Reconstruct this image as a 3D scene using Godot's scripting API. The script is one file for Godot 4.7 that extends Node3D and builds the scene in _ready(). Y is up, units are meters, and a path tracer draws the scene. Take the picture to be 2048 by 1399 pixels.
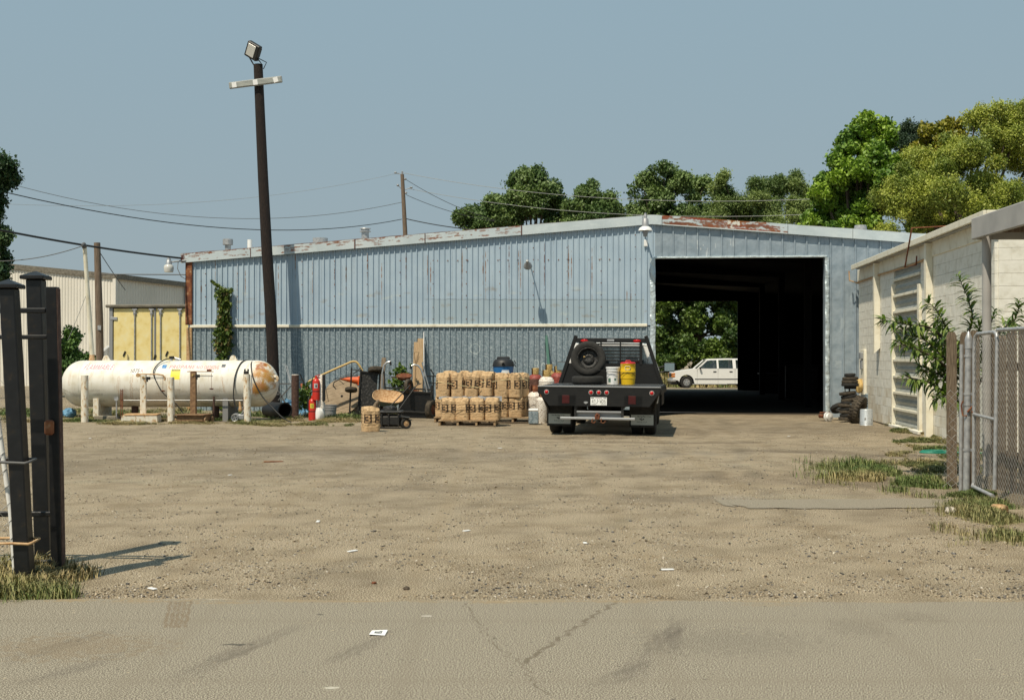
extends Node3D
# A metal warehouse yard: gravel yard, blue-grey metal warehouse, propane tank, flatbed truck, sacks on pallets.
# World: metres, camera at the origin 1.5 m up looking along -z. The buildings share one frame, turned YARD_TURN and set 31 m away.

const YARD_TURN := -0.0977
var yard := Transform3D(Basis(Vector3.UP, YARD_TURN), Vector3(0, 0, -31))
var mt := {}          # materials by name
var counts := {}      # names in use
var pad_noise := FastNoiseLite.new()
var rng := RandomNumberGenerator.new()


class MB:
	# collects triangles; polygons are given anticlockwise as seen from outside
	var v := PackedVector3Array()
	var n := PackedVector3Array()
	var t := PackedVector2Array()
	var c := PackedColorArray()
	var col := Color(1, 1, 1)
	var x := Transform3D()

	func tri(a: Vector3, b: Vector3, d: Vector3, na: Vector3, nb: Vector3, nd: Vector3, ta := Vector2(0, 1), tb := Vector2(1, 1), td := Vector2(1, 0)) -> void:
		if (b - a).cross(d - a).dot(na + nb + nd) < 0.0:
			var q := b; b = d; d = q
			q = nb; nb = nd; nd = q
			var k := tb; tb = td; td = k
		v.append(x * a); v.append(x * d); v.append(x * b)
		n.append((x.basis * na).normalized()); n.append((x.basis * nd).normalized()); n.append((x.basis * nb).normalized())
		t.append(ta); t.append(td); t.append(tb)
		c.append(col); c.append(col); c.append(col)

	func quad(a: Vector3, b: Vector3, d: Vector3, e: Vector3, ta := Vector2(0, 1), tb := Vector2(1, 1), td := Vector2(1, 0), te := Vector2(0, 0)) -> void:
		var m := (d - a).cross(e - b).normalized()
		tri(a, b, d, m, m, m, ta, tb, td)
		tri(a, d, e, m, m, m, ta, td, te)

	func fan(p: Array, centre: Vector3) -> void:
		var mid := Vector3.ZERO
		for q in p:
			mid += q
		mid /= p.size()
		var m: Vector3 = (p[1] - p[0]).cross(p[2] - p[0]).normalized()
		if m.dot(mid - centre) < 0.0:
			p.reverse()
			m = -m
		for i in range(1, p.size() - 1):
			tri(p[0], p[i], p[i + 1], m, m, m)

	func box(at: Vector3, s: Vector3, ch := 0.0, b := Basis()) -> void:
		var h := s / 2.0
		ch = minf(ch, minf(h.x, minf(h.y, h.z)) * 0.8)
		var k := h - Vector3(ch, ch, ch)
		var P := func(sx: float, sy: float, sz: float, a: int) -> Vector3:
			var q := Vector3(sx * k.x, sy * k.y, sz * k.z)
			q[a] = [sx, sy, sz][a] * h[a]
			return at + b * q
		for a in 3:
			for s1 in [-1.0, 1.0]:
				var f := []
				for e in [[-1.0, -1.0], [1.0, -1.0], [1.0, 1.0], [-1.0, 1.0]]:
					var g := [0.0, 0.0, 0.0]
					g[a] = s1
					g[(a + 1) % 3] = e[0]
					g[(a + 2) % 3] = e[1]
					f.append(P.call(g[0], g[1], g[2], a))
				fan(f, at)
		if ch > 0.0:
			for a in 3:
				var a1 := (a + 1) % 3
				var a2 := (a + 2) % 3
				for s1 in [-1.0, 1.0]:
					for s2 in [-1.0, 1.0]:
						var g := [0.0, 0.0, 0.0]
						g[a1] = s1
						g[a2] = s2
						var f := []
						for e in [[-1.0, a1], [1.0, a1], [1.0, a2], [-1.0, a2]]:
							g[a] = e[0]
							f.append(P.call(g[0], g[1], g[2], e[1]))
						fan(f, at)
			for sx in [-1.0, 1.0]:
				for sy in [-1.0, 1.0]:
					for sz in [-1.0, 1.0]:
						fan([P.call(sx, sy, sz, 0), P.call(sx, sy, sz, 1), P.call(sx, sy, sz, 2)], at)

	func bar(a: Vector3, b: Vector3, w: float, h: float, ch := 0.0, up := Vector3.UP) -> void:
		var d := (b - a).normalized()
		var s := d.cross(up)
		s = s.normalized() if s.length() > 0.01 else Vector3.RIGHT
		box((a + b) / 2.0, Vector3(w, h, a.distance_to(b)), ch, Basis(s, s.cross(d), -d))

	func lathe(p: PackedVector2Array, segs := 16, from := 0.0, to := TAU) -> void:
		# p: (radius, height) from bottom to top, outside to the right of the way
		var m := []
		var run := [0.0]
		for i in p.size() - 1:
			var e := p[i + 1] - p[i]
			m.append(Vector2(e.y, -e.x).normalized())
			run.append(run[i] + e.length())
		var total: float = maxf(run[-1], 1e-6)
		for i in p.size() - 1:
			var n0: Vector2 = m[i]
			var n1: Vector2 = m[i]
			if i > 0 and m[i - 1].dot(m[i]) > 0.6:
				n0 = (m[i - 1] + m[i]).normalized()
			if i < m.size() - 1 and m[i + 1].dot(m[i]) > 0.6:
				n1 = (m[i + 1] + m[i]).normalized()
			var v0: float = 1.0 - run[i] / total
			var v1: float = 1.0 - run[i + 1] / total
			for j in segs:
				var a0 := from + (to - from) * j / segs
				var a1 := from + (to - from) * (j + 1) / segs
				var d0 := Vector3(cos(a0), 0, sin(a0))
				var d1 := Vector3(cos(a1), 0, sin(a1))
				var q00 := d0 * p[i].x + Vector3.UP * p[i].y
				var q01 := d1 * p[i].x + Vector3.UP * p[i].y
				var q10 := d0 * p[i + 1].x + Vector3.UP * p[i + 1].y
				var q11 := d1 * p[i + 1].x + Vector3.UP * p[i + 1].y
				var u0 := float(j) / segs
				var u1 := float(j + 1) / segs
				var N00 := d0 * n0.x + Vector3.UP * n0.y
				var N01 := d1 * n0.x + Vector3.UP * n0.y
				var N10 := d0 * n1.x + Vector3.UP * n1.y
				var N11 := d1 * n1.x + Vector3.UP * n1.y
				if p[i].x > 1e-5:
					tri(q00, q10, q01, N00, N10, N01, Vector2(u0, v0), Vector2(u0, v1), Vector2(u1, v0))
				if p[i + 1].x > 1e-5:
					tri(q01, q10, q11, N01, N10, N11, Vector2(u1, v0), Vector2(u0, v1), Vector2(u1, v1))

	func rod(a: Vector3, b: Vector3, r: float, segs := 8, r2 := -1.0) -> void:
		tube([a, b], [r, r if r2 < 0.0 else r2], segs)

	func tube(p: Array, rad: Variant, segs := 8, caps := true, closed := false) -> void:
		var k := p.size()
		var tang := []
		for i in k:
			var q0: Vector3 = p[(i - 1 + k) % k] if closed else p[maxi(i - 1, 0)]
			var q1: Vector3 = p[(i + 1) % k] if closed else p[mini(i + 1, k - 1)]
			tang.append((q1 - q0).normalized())
		var side: Vector3 = tang[0].cross(Vector3.UP)
		if side.length() < 0.05:
			side = tang[0].cross(Vector3.RIGHT)
		side = side.normalized()
		var rings := []
		var norms := []
		for i in k:
			side = (side - tang[i] * side.dot(tang[i])).normalized()
			var up: Vector3 = side.cross(tang[i])
			var r: float = rad[i] if rad is Array else rad
			var ring := []
			var nn := []
			for j in segs:
				var a := TAU * j / segs
				var d := side * cos(a) + up * sin(a)
				nn.append(d)
				ring.append(p[i] + d * r)
			rings.append(ring)
			norms.append(nn)
		for i in (k if closed else k - 1):
			var i1 := (i + 1) % k
			for j in segs:
				var l := (j + 1) % segs
				tri(rings[i][j], rings[i1][l], rings[i1][j], norms[i][j], norms[i1][l], norms[i1][j])
				tri(rings[i][j], rings[i][l], rings[i1][l], norms[i][j], norms[i][l], norms[i1][l])
		if caps and not closed:
			fan(rings[0].duplicate(), p[0] + tang[0])
			fan(rings[k - 1].duplicate(), p[k - 1] - tang[k - 1])

	func prism(poly: PackedVector2Array, z0: float, z1: float) -> void:
		var area := 0.0
		for i in poly.size():
			area += poly[i].cross(poly[(i + 1) % poly.size()])
		if area < 0.0:
			poly = poly.duplicate()
			poly.reverse()
		var idx := Geometry2D.triangulate_polygon(poly)
		var box2 := Rect2(poly[0], Vector2.ZERO)
		for q in poly:
			box2 = box2.expand(q)
		var U := func(q: Vector2) -> Vector2: return Vector2((q.x - box2.position.x) / box2.size.x, 1.0 - (q.y - box2.position.y) / box2.size.y)
		for i in range(0, idx.size(), 3):
			var a := poly[idx[i]]
			var b := poly[idx[i + 1]]
			var d := poly[idx[i + 2]]
			if (b - a).cross(d - a) < 0.0:
				var e := b
				b = d
				d = e
			tri(Vector3(a.x, a.y, z1), Vector3(b.x, b.y, z1), Vector3(d.x, d.y, z1), Vector3.BACK, Vector3.BACK, Vector3.BACK, U.call(a), U.call(b), U.call(d))
			tri(Vector3(a.x, a.y, z0), Vector3(d.x, d.y, z0), Vector3(b.x, b.y, z0), Vector3.FORWARD, Vector3.FORWARD, Vector3.FORWARD, U.call(a), U.call(d), U.call(b))
		for i in poly.size():
			var a := poly[i]
			var b := poly[(i + 1) % poly.size()]
			quad(Vector3(a.x, a.y, z1), Vector3(a.x, a.y, z0), Vector3(b.x, b.y, z0), Vector3(b.x, b.y, z1))

	func sheet(f: Callable, nu: int, nv: int) -> void:
		# f(u, v) -> Vector3; its outside is where du x dv points
		var p := []
		var m := []
		for i in nu + 1:
			for j in nv + 1:
				var u := float(i) / nu
				var w := float(j) / nv
				p.append(f.call(u, w))
				var du: Vector3 = f.call(u + 0.004, w) - f.call(u - 0.004, w)
				var dv: Vector3 = f.call(u, minf(w + 0.004, 1.0)) - f.call(u, maxf(w - 0.004, 0.0))
				m.append(du.cross(dv).normalized())
		for i in nu:
			for j in nv:
				var a := i * (nv + 1) + j
				var b := a + nv + 1
				var ta := Vector2(float(i) / nu, 1.0 - float(j) / nv)
				var tb := Vector2(float(i + 1) / nu, 1.0 - float(j) / nv)
				var tc := Vector2(float(i + 1) / nu, 1.0 - float(j + 1) / nv)
				var td := Vector2(float(i) / nu, 1.0 - float(j + 1) / nv)
				tri(p[a], p[b], p[b + 1], m[a], m[b], m[b + 1], ta, tb, tc)
				tri(p[a], p[b + 1], p[a + 1], m[a], m[b + 1], m[a + 1], ta, tc, td)

	func ball(at: Vector3, r: Vector3, segs := 12, rough := 0.0, noise: FastNoiseLite = null) -> void:
		var f := func(u: float, w: float) -> Vector3:
			var a := -TAU * u
			var b := PI * (w - 0.5)
			var d := Vector3(cos(b) * cos(a), sin(b), cos(b) * sin(a))
			var k := 1.0
			if noise:
				k += rough * noise.get_noise_3dv(d * 40.0 + at * 30.0)
			return at + d * r * k
		sheet(f, segs, segs / 2)

	func wheel(r: float, w: float, hub: float) -> void:
		# a tyre standing with its axle along z
		var h := w / 2.0
		var keep := x
		x = x * Transform3D(Basis(Vector3.RIGHT, PI / 2), Vector3.ZERO)
		lathe(PackedVector2Array([Vector2(hub, -h * 0.7), Vector2(hub + (r - hub) * 0.15, -h * 0.9), Vector2(hub + (r - hub) * 0.55, -h), Vector2(r - h * 0.28, -h * 0.92), Vector2(r - h * 0.06, -h * 0.75), Vector2(r, -h * 0.35), Vector2(r, h * 0.35), Vector2(r - h * 0.06, h * 0.75), Vector2(r - h * 0.28, h * 0.92), Vector2(hub + (r - hub) * 0.55, h), Vector2(hub + (r - hub) * 0.15, h * 0.9), Vector2(hub, h * 0.7), Vector2(hub, -h * 0.7)]), 28)
		x = keep

	func done(colored := false) -> ArrayMesh:
		var a := []
		a.resize(Mesh.ARRAY_MAX)
		a[Mesh.ARRAY_VERTEX] = v
		a[Mesh.ARRAY_NORMAL] = n
		a[Mesh.ARRAY_TEX_UV] = t
		a[Mesh.ARRAY_TEX_UV2] = t
		if colored:
			a[Mesh.ARRAY_COLOR] = c
		var m := ArrayMesh.new()
		m.add_surface_from_arrays(Mesh.PRIMITIVE_TRIANGLES, a)
		return m


func numbered(called: String, parent: Node) -> String:
	var key := str(parent.get_instance_id()) + called
	var k: int = counts.get(key, 0)
	counts[key] = k + 1
	return called if k == 0 else "%s_%03d" % [called, k]


func obj(called: String, m: Variant, mat: Material, parent: Node = self, colored := false) -> MeshInstance3D:
	var o := MeshInstance3D.new()
	o.name = numbered(called, parent)
	o.mesh = m.done(colored) if m is MB else m
	o.material_override = mat
	parent.add_child(o, true)
	return o


func thing(called: String, label: String, category: String, at := Vector3.ZERO, turn := 0.0, group := "") -> Node3D:
	var o := Node3D.new()
	o.name = numbered(called, self)
	o.position = at
	o.rotation.y = turn
	add_child(o, true)
	tag(o, label, category, group)
	return o


func tag(o: Node3D, label: String, category: String, group := "") -> Node3D:
	o.set_meta("label", label)
	o.set_meta("category", category)
	if group:
		o.set_meta("group", group)
	return o


func dup(o: Node3D, called: String, label: String, at: Vector3, turn := 0.0) -> Node3D:
	var r := o.duplicate() as Node3D
	r.name = numbered(called, self)
	add_child(r, true)
	r.position = at
	r.rotation.y = turn
	r.set_meta("label", label)
	return r


func kind(o: Node, k: String) -> Node:
	o.set_meta("kind", k)
	return o


func lin(r: float, g: float, b: float) -> Color:
	return Color(r, g, b).linear_to_srgb()


func noise(seed_: int, freq: float, octaves := 4, type := FastNoiseLite.TYPE_SIMPLEX_SMOOTH) -> FastNoiseLite:
	var f := FastNoiseLite.new()
	f.seed = seed_
	f.frequency = freq
	f.noise_type = type
	f.fractal_octaves = octaves
	return f


func noise_tex(f: FastNoiseLite, ramp: Array, size := 256) -> NoiseTexture2D:
	var t := NoiseTexture2D.new()
	t.width = size
	t.height = size
	t.seamless = true
	t.seamless_blend_skirt = 0.2
	t.generate_mipmaps = false
	t.noise = f
	if ramp:
		var g := Gradient.new()
		g.offsets = PackedFloat32Array()
		g.colors = PackedColorArray()
		var offs := PackedFloat32Array()
		var cols := PackedColorArray()
		for r in ramp:
			offs.append(r[0])
			cols.append(r[1])
		g.offsets = offs
		g.colors = cols
		t.color_ramp = g
	return t


func mat(called: String, color: Color, rough := 0.7, metal := 0.0) -> StandardMaterial3D:
	var m := StandardMaterial3D.new()
	m.resource_name = called
	m.albedo_color = color
	m.roughness = rough
	m.metallic = metal
	mt[called] = m
	return m


var shared := {}

func noisy(called: String, ramp: Array, per_metre: float, rough := 0.8, bump := 0.0, which := "cloud", metal := 0.0, world := true, size := 256, stretch := Vector3.ONE) -> StandardMaterial3D:
	# colour from a noise ramp laid on by three planes; relief from the same kind of noise
	if not shared.has(which):
		var f: FastNoiseLite
		match which:
			"cloud": f = noise(11, 0.012, 5)
			"grain": f = noise(12, 0.05, 4)
			"fine": f = noise(13, 0.14, 3)
			"grit": f = noise(16, 0.11, 4, FastNoiseLite.TYPE_SIMPLEX)
			"cell":
				f = noise(14, 0.06, 2, FastNoiseLite.TYPE_CELLULAR)
				f.cellular_return_type = FastNoiseLite.RETURN_CELL_VALUE
			"patch": f = noise(15, 0.02, 6, FastNoiseLite.TYPE_SIMPLEX)
		shared[which] = f
		shared[which + "_h"] = noise_tex(f, [], 512)
	var m := mat(called, Color.WHITE, rough, metal)
	m.albedo_texture = noise_tex(shared[which], ramp, size)
	m.uv1_triplanar = true
	m.uv1_world_triplanar = world
	m.uv1_triplanar_sharpness = 4.0
	m.uv1_scale = stretch * per_metre
	if bump > 0.0:
		m.heightmap_enabled = true
		m.heightmap_texture = shared[which + "_h"]
		m.heightmap_scale = bump
	return m


func stained(base: StandardMaterial3D, called: String, img: Image) -> StandardMaterial3D:
	# the same material under a layer of stains or print that follows the mesh's own coordinates
	var m := base.duplicate() as StandardMaterial3D
	m.resource_name = called
	m.detail_enabled = true
	m.detail_blend_mode = BaseMaterial3D.BLEND_MODE_MIX
	m.detail_uv_layer = BaseMaterial3D.DETAIL_UV_2
	m.detail_albedo = ImageTexture.create_from_image(img)
	mt[called] = m
	return m


func printed(called: String, img: Image, rough := 0.6) -> StandardMaterial3D:
	var m := mat(called, Color.WHITE, rough)
	m.albedo_texture = ImageTexture.create_from_image(img)
	return m


func sheet_image(w: int, h: int, fill := Color(0.5, 0.5, 0.5, 0)) -> Image:
	var i := Image.create(w, h, false, Image.FORMAT_RGBA8)
	i.fill(fill)
	return i


func dab(img: Image, x: int, y: int, c: Color) -> void:
	if x >= 0 and y >= 0 and x < img.get_width() and y < img.get_height():
		var o := img.get_pixel(x, y)
		img.set_pixel(x, y, Color(c.r, c.g, c.b, c.a) if o.a <= 0.0 else o.blend(c))


func blot(img: Image, at: Vector2, r: Vector2, c: Color, rough := 0.8, grain := 0.05) -> void:
	var f := noise(int(at.x * 7 + at.y), grain, 4)
	for y in range(int(at.y - r.y), int(at.y + r.y) + 1):
		for x in range(int(at.x - r.x), int(at.x + r.x) + 1):
			var d := ((Vector2(x, y) - at) / r).length()
			var a := clampf((1.0 - d) * 2.0 + f.get_noise_2d(x, y) * 2.0 * rough - rough * 0.4, 0.0, 1.0) * c.a
			if d < 1.0 and a > 0.01:
				dab(img, x, y, Color(c, a * minf(1.0, (1.0 - d) * 4.0)))


func streak(img: Image, x: float, y0: float, y1: float, w: float, c: Color, seed_ := 1) -> void:
	var f := noise(seed_ * 13 + int(x), 0.03, 3)
	for y in range(int(y0), int(y1)):
		var k := (y - y0) / (y1 - y0)
		var a := c.a * (0.25 + 0.75 * sin(PI * pow(k, 0.6))) * clampf(0.75 + f.get_noise_2d(3.0, y) * 1.6, 0.0, 1.0)
		var ww := w * (0.6 + 0.8 * absf(f.get_noise_2d(90.0, y * 0.7)))
		for i in range(int(x - ww), int(x + ww) + 1):
			dab(img, i, y, Color(c, a * clampf(1.2 - absf(i - x) / (ww + 0.5), 0.0, 1.0)))


func line(img: Image, a: Vector2, b: Vector2, w: float, c: Color, wander := 0.0) -> void:
	var k := int(a.distance_to(b)) + 1
	var f := noise(int(a.x), 0.03, 3)
	var side := (b - a).normalized().orthogonal()
	for i in k:
		var p := a.lerp(b, float(i) / k) + side * f.get_noise_1d(i) * wander
		var al := clampf(0.8 + f.get_noise_2d(i * 2.0, 50.0), 0.0, 1.0) * c.a
		for dy in range(-int(w), int(w) + 1):
			for dx in range(-int(w), int(w) + 1):
				if dx * dx + dy * dy <= w * w + 0.5:
					dab(img, int(p.x) + dx, int(p.y) + dy, Color(c, al * 0.6))


func block(img: Image, r: Rect2i, c: Color) -> void:
	img.fill_rect(r, c)


var font_faces := {}

func ink(img: Image, text: String, r: Rect2, c: Color, face := "Droid Sans", bold := true, slant := 0.0) -> void:
	# writes text into a picture, stretched to fill r
	var key := face + str(bold)
	if not font_faces.has(key):
		var sf := SystemFont.new()
		sf.font_names = PackedStringArray([face])
		sf.font_weight = 700 if bold else 400
		font_faces[key] = sf
	var tm := TextMesh.new()
	tm.font = font_faces[key]
	tm.text = text
	tm.font_size = 64
	tm.depth = 0.0
	tm.curve_step = 2.0
	var arr := tm.get_mesh_arrays()
	if arr.is_empty() or arr[Mesh.ARRAY_VERTEX] == null:
		return
	var p: PackedVector3Array = arr[Mesh.ARRAY_VERTEX]
	var idx = arr[Mesh.ARRAY_INDEX]
	if p.is_empty():
		return
	var lo := Vector2(INF, INF)
	var hi := Vector2(-INF, -INF)
	for q in p:
		lo = lo.min(Vector2(q.x, q.y))
		hi = hi.max(Vector2(q.x, q.y))
	var s := r.size / (hi - lo)
	var count: int = p.size() if idx == null else idx.size()
	for i in range(0, count, 3):
		var tri := []
		for k in 3:
			var q: Vector3 = p[i + k] if idx == null else p[idx[i + k]]
			var y := (hi.y - q.y) * s.y
			tri.append(r.position + Vector2((q.x - lo.x) * s.x + slant * (r.size.y - y), y))
		var a: Vector2 = tri[0]
		var b: Vector2 = tri[1]
		var d: Vector2 = tri[2]
		var area := (b - a).cross(d - a)
		if absf(area) < 1e-6:
			continue
		for y in range(int(floor(minf(a.y, minf(b.y, d.y)))), int(ceil(maxf(a.y, maxf(b.y, d.y)))) + 1):
			for x in range(int(floor(minf(a.x, minf(b.x, d.x)))), int(ceil(maxf(a.x, maxf(b.x, d.x)))) + 1):
				var q := Vector2(x + 0.5, y + 0.5)
				var w0 := (b - a).cross(q - a) / area
				var w1 := (d - b).cross(q - b) / area
				var w2 := (a - d).cross(q - d) / area
				if w0 >= -0.001 and w1 >= -0.001 and w2 >= -0.001:
					dab(img, x, y, c)


func ground_y(x: float, d: float) -> float:
	# height of the ground, d metres ahead of the camera: nearly flat, 10 cm higher at the tank, falling away behind the warehouse
	var y := 0.1 * smoothstep(16.0, 25.0, d) * clampf((3.0 - x) / 11.0, 0.0, 1.3)
	if d > 57.0:
		y -= minf(0.022 * (d - 57.0), 0.46)
	if d > 7.6 and d < 60.0:
		var k := smoothstep(7.6, 9.0, d) * (1.0 - smoothstep(29.0, 31.0, d))
		y += (pad_noise.get_noise_2d(x, d) * 0.03 + pad_noise.get_noise_2d(x * 4.0, d * 4.0) * 0.009) * k
	return y


func on(x: float, d: float, lift := 0.0) -> Vector3:
	return Vector3(x, ground_y(x, d) + lift, -d)


func spot(u: float, d: float, lift := 0.0) -> Vector3:
	# a place on the ground d metres ahead, u photograph pixels across
	return on((u - 1024.0) * d / 2400.0, d, lift)


func at(u: float, v: float, d: float) -> Vector3:
	return Vector3((u - 1024.0) * d / 2400.0, 1.5 + (715.0 - v) * d / 2400.0, -d)


func multi(called: String, m: Mesh, material: Material, places: Array, colors: Array, parent: Node) -> MultiMeshInstance3D:
	var mm := MultiMesh.new()
	mm.transform_format = MultiMesh.TRANSFORM_3D
	mm.use_colors = true
	mm.mesh = m
	mm.instance_count = places.size()
	for i in places.size():
		mm.set_instance_transform(i, places[i])
		mm.set_instance_color(i, colors[i])
	var o := MultiMeshInstance3D.new()
	o.name = numbered(called, parent)
	o.multimesh = mm
	o.material_override = material
	kind(o, "stuff")
	parent.add_child(o, true)
	return o


func spin() -> Basis:
	return Basis(Quaternion(Vector3(rng.randfn(), rng.randfn(), rng.randfn()).normalized(), rng.randf() * TAU))


func _ready() -> void:
	rng.seed = 7
	pad_noise.seed = 5
	pad_noise.frequency = 0.25
	pad_noise.fractal_octaves = 3
	# --- camera, sky, sun, exposure
	var cam := Camera3D.new()
	cam.name = "camera"
	cam.fov = 32.5
	cam.far = 900.0
	cam.position = Vector3(0, 1.5, 0)
	cam.rotation_degrees.x = 0.37
	add_child(cam)
	var env := Environment.new()
	env.background_mode = Environment.BG_SKY
	env.tonemap_mode = Environment.TONE_MAPPER_LINEAR
	env.tonemap_exposure = 1.0
	env.sdfgi_enabled = true
	env.ssao_enabled = true
	env.ssil_enabled = true
	var sm := ProceduralSkyMaterial.new()
	sm.sky_top_color = lin(0.275, 0.408, 0.500)
	sm.sky_horizon_color = lin(0.345, 0.407, 0.422)
	sm.sky_curve = 0.15
	sm.ground_bottom_color = lin(0.16, 0.13, 0.10)
	sm.ground_horizon_color = lin(0.30, 0.35, 0.36)
	sm.sun_angle_max = 12.0
	var sky := Sky.new()
	sky.sky_material = sm
	env.sky = sky
	var we := WorldEnvironment.new()
	we.name = "world_environment"
	we.environment = env
	add_child(we)
	var sun := DirectionalLight3D.new()
	sun.name = "sun"
	sun.light_energy = 1.5
	sun.light_color = Color(1.0, 0.95, 0.86)
	sun.light_angular_distance = 0.6
	sun.shadow_enabled = true
	sun.transform = Transform3D(Basis.looking_at(Vector3(0.62, -1.95, -1.0)), Vector3(0, 30, 10))
	add_child(sun)

	make_materials()
	make_ground()
	make_warehouse()
	make_block_building()
	make_far_warehouse()
	make_trees()
	make_poles()
	make_fences()
	make_tank()
	make_box_truck()
	make_flatbed()
	make_cars()
	make_sacks()
	make_junk()
	make_cylinders()
	make_tyres()
	make_small_things()
	make_grass()
	make_vine_and_peach()


func make_materials() -> void:
	noisy("dirt", [[0.26, lin(0.085, 0.065, 0.04)], [0.40, lin(0.195, 0.15, 0.09)], [0.5, lin(0.262, 0.20, 0.12)], [0.6, lin(0.33, 0.262, 0.168)], [0.76, lin(0.68, 0.60, 0.46)]], 0.6, 0.95, 0.7, "grit", 0.0, true, 1024)
	var mottle := noise_tex(noise(33, 0.012, 6), [[0.2, Color(0.87, 0.86, 0.84)], [0.5, Color(0.96, 0.96, 0.955)], [0.8, Color(1, 1, 1)]], 512)
	mt.dirt.detail_enabled = true
	mt.dirt.detail_blend_mode = BaseMaterial3D.BLEND_MODE_MUL
	mt.dirt.detail_uv_layer = BaseMaterial3D.DETAIL_UV_2
	mt.dirt.uv2_scale = Vector3(0.27, 0.27, 1)
	mt.dirt.detail_albedo = mottle
	mt.dirt.vertex_color_use_as_albedo = true
	noisy("concrete", [[0.26, lin(0.085, 0.07, 0.047)], [0.40, lin(0.165, 0.138, 0.098)], [0.5, lin(0.212, 0.18, 0.13)], [0.6, lin(0.268, 0.234, 0.174)], [0.76, lin(0.50, 0.46, 0.36)]], 0.8, 0.9, 0.25, "grit", 0.0, true, 1024)
	noisy("paint_blue", [[0.0, lin(0.325, 0.42, 0.51)], [0.5, lin(0.36, 0.46, 0.55)], [1.0, lin(0.40, 0.50, 0.585)]], 0.35, 0.55, 0.0, "cloud")
	noisy("galvanised", [[0.15, lin(0.15, 0.205, 0.24)], [0.5, lin(0.235, 0.30, 0.34)], [0.85, lin(0.37, 0.43, 0.465)]], 2.2, 0.5, 0.0, "cell", 0.15)
	noisy("gable_metal", [[0.0, lin(0.23, 0.29, 0.34)], [0.5, lin(0.29, 0.355, 0.41)], [1.0, lin(0.35, 0.415, 0.465)]], 0.5, 0.42, 0.5, "patch", 0.2)
	noisy("flashing", [[0.0, lin(0.40, 0.47, 0.50)], [0.5, lin(0.52, 0.60, 0.63)], [1.0, lin(0.62, 0.68, 0.70)]], 0.9, 0.38, 2.5, "cloud", 0.3)
	noisy("fascia", [[0.0, lin(0.43, 0.50, 0.53)], [0.5, lin(0.50, 0.57, 0.60)], [1.0, lin(0.56, 0.62, 0.63)]], 0.4, 0.5, 0.0, "cloud")
	noisy("rust", [[0.0, lin(0.07, 0.022, 0.012)], [0.45, lin(0.16, 0.05, 0.022)], [0.75, lin(0.24, 0.09, 0.035)], [1.0, lin(0.42, 0.30, 0.20)]], 0.8, 0.9, 0.3, "patch")
	noisy("shade_lining", [[0.0, lin(0.003, 0.003, 0.003)], [1.0, lin(0.008, 0.008, 0.008)]], 0.5, 0.95, 0.0, "cloud")  # near-black so the unlit interior is carried by the colour itself
	noisy("roof_metal", [[0.0, lin(0.25, 0.27, 0.28)], [0.6, lin(0.4, 0.42, 0.43)], [1.0, lin(0.3, 0.18, 0.1)]], 0.3, 0.6, 0.0, "cloud")
	noisy("white_block", [[0.0, lin(0.60, 0.57, 0.48)], [0.4, lin(0.72, 0.70, 0.62)], [1.0, lin(0.80, 0.78, 0.71)]], 0.7, 0.85, 0.35, "cloud", 0.0, true, 512)
	noisy("cream_paint", [[0.0, lin(0.58, 0.53, 0.40)], [0.4, lin(0.74, 0.70, 0.57)], [1.0, lin(0.80, 0.77, 0.65)]], 0.9, 0.7, 0.1, "cloud")
	noisy("pale_panel", [[0.0, lin(0.25, 0.265, 0.25)], [0.5, lin(0.32, 0.335, 0.31)], [1.0, lin(0.42, 0.43, 0.39)]], 0.8, 0.5, 0.0, "cloud", 0.0, true, 256, Vector3(1, 6, 1))
	noisy("canopy_grey", [[0.0, lin(0.30, 0.295, 0.285)], [0.5, lin(0.37, 0.36, 0.345)], [1.0, lin(0.42, 0.41, 0.39)]], 0.6, 0.6, 0.0, "cloud")
	noisy("beige_siding", [[0.0, lin(0.64, 0.61, 0.54)], [1.0, lin(0.74, 0.71, 0.64)]], 0.1, 0.6, 0.0, "cloud")
	noisy("white_tank", [[0.0, lin(0.60, 0.55, 0.44)], [0.3, lin(0.69, 0.66, 0.57)], [0.6, lin(0.74, 0.72, 0.65)], [1.0, lin(0.78, 0.76, 0.70)]], 0.5, 0.55, 0.0, "cloud", 0.0, true, 512)
	noisy("rusty_white", [[0.0, lin(0.24, 0.11, 0.045)], [0.24, lin(0.52, 0.36, 0.20)], [0.36, lin(0.67, 0.61, 0.49)], [1.0, lin(0.78, 0.75, 0.67)]], 2.2, 0.75, 0.2, "patch", 0.0, true, 256, Vector3(1, 0.5, 1))
	noisy("brown_paint", [[0.0, lin(0.13, 0.07, 0.035)], [0.6, lin(0.22, 0.13, 0.065)], [1.0, lin(0.30, 0.18, 0.09)]], 2.0, 0.7, 0.0, "patch")
	noisy("brown_pipe", [[0.0, lin(0.05, 0.025, 0.018)], [0.6, lin(0.085, 0.045, 0.033)], [1.0, lin(0.13, 0.08, 0.06)]], 2.0, 0.8, 0.2, "patch")
	noisy("tar_wood", [[0.0, lin(0.006, 0.004, 0.003)], [0.5, lin(0.014, 0.008, 0.006)], [1.0, lin(0.045, 0.022, 0.014)]], 1.2, 0.85, 1.0, "grain", 0.0, true, 256, Vector3(3, 0.25, 3))
	noisy("pole_wood", [[0.0, lin(0.09, 0.065, 0.045)], [0.5, lin(0.17, 0.125, 0.09)], [1.0, lin(0.25, 0.19, 0.14)]], 0.8, 0.9, 0.5, "grain", 0.0, true, 256, Vector3(3, 0.2, 3))
	noisy("grey_wood", [[0.0, lin(0.075, 0.055, 0.036)], [0.5, lin(0.19, 0.145, 0.10)], [1.0, lin(0.33, 0.27, 0.20)]], 1.5, 0.92, 0.5, "grain", 0.0, true, 256, Vector3(4, 0.25, 4))
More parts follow.
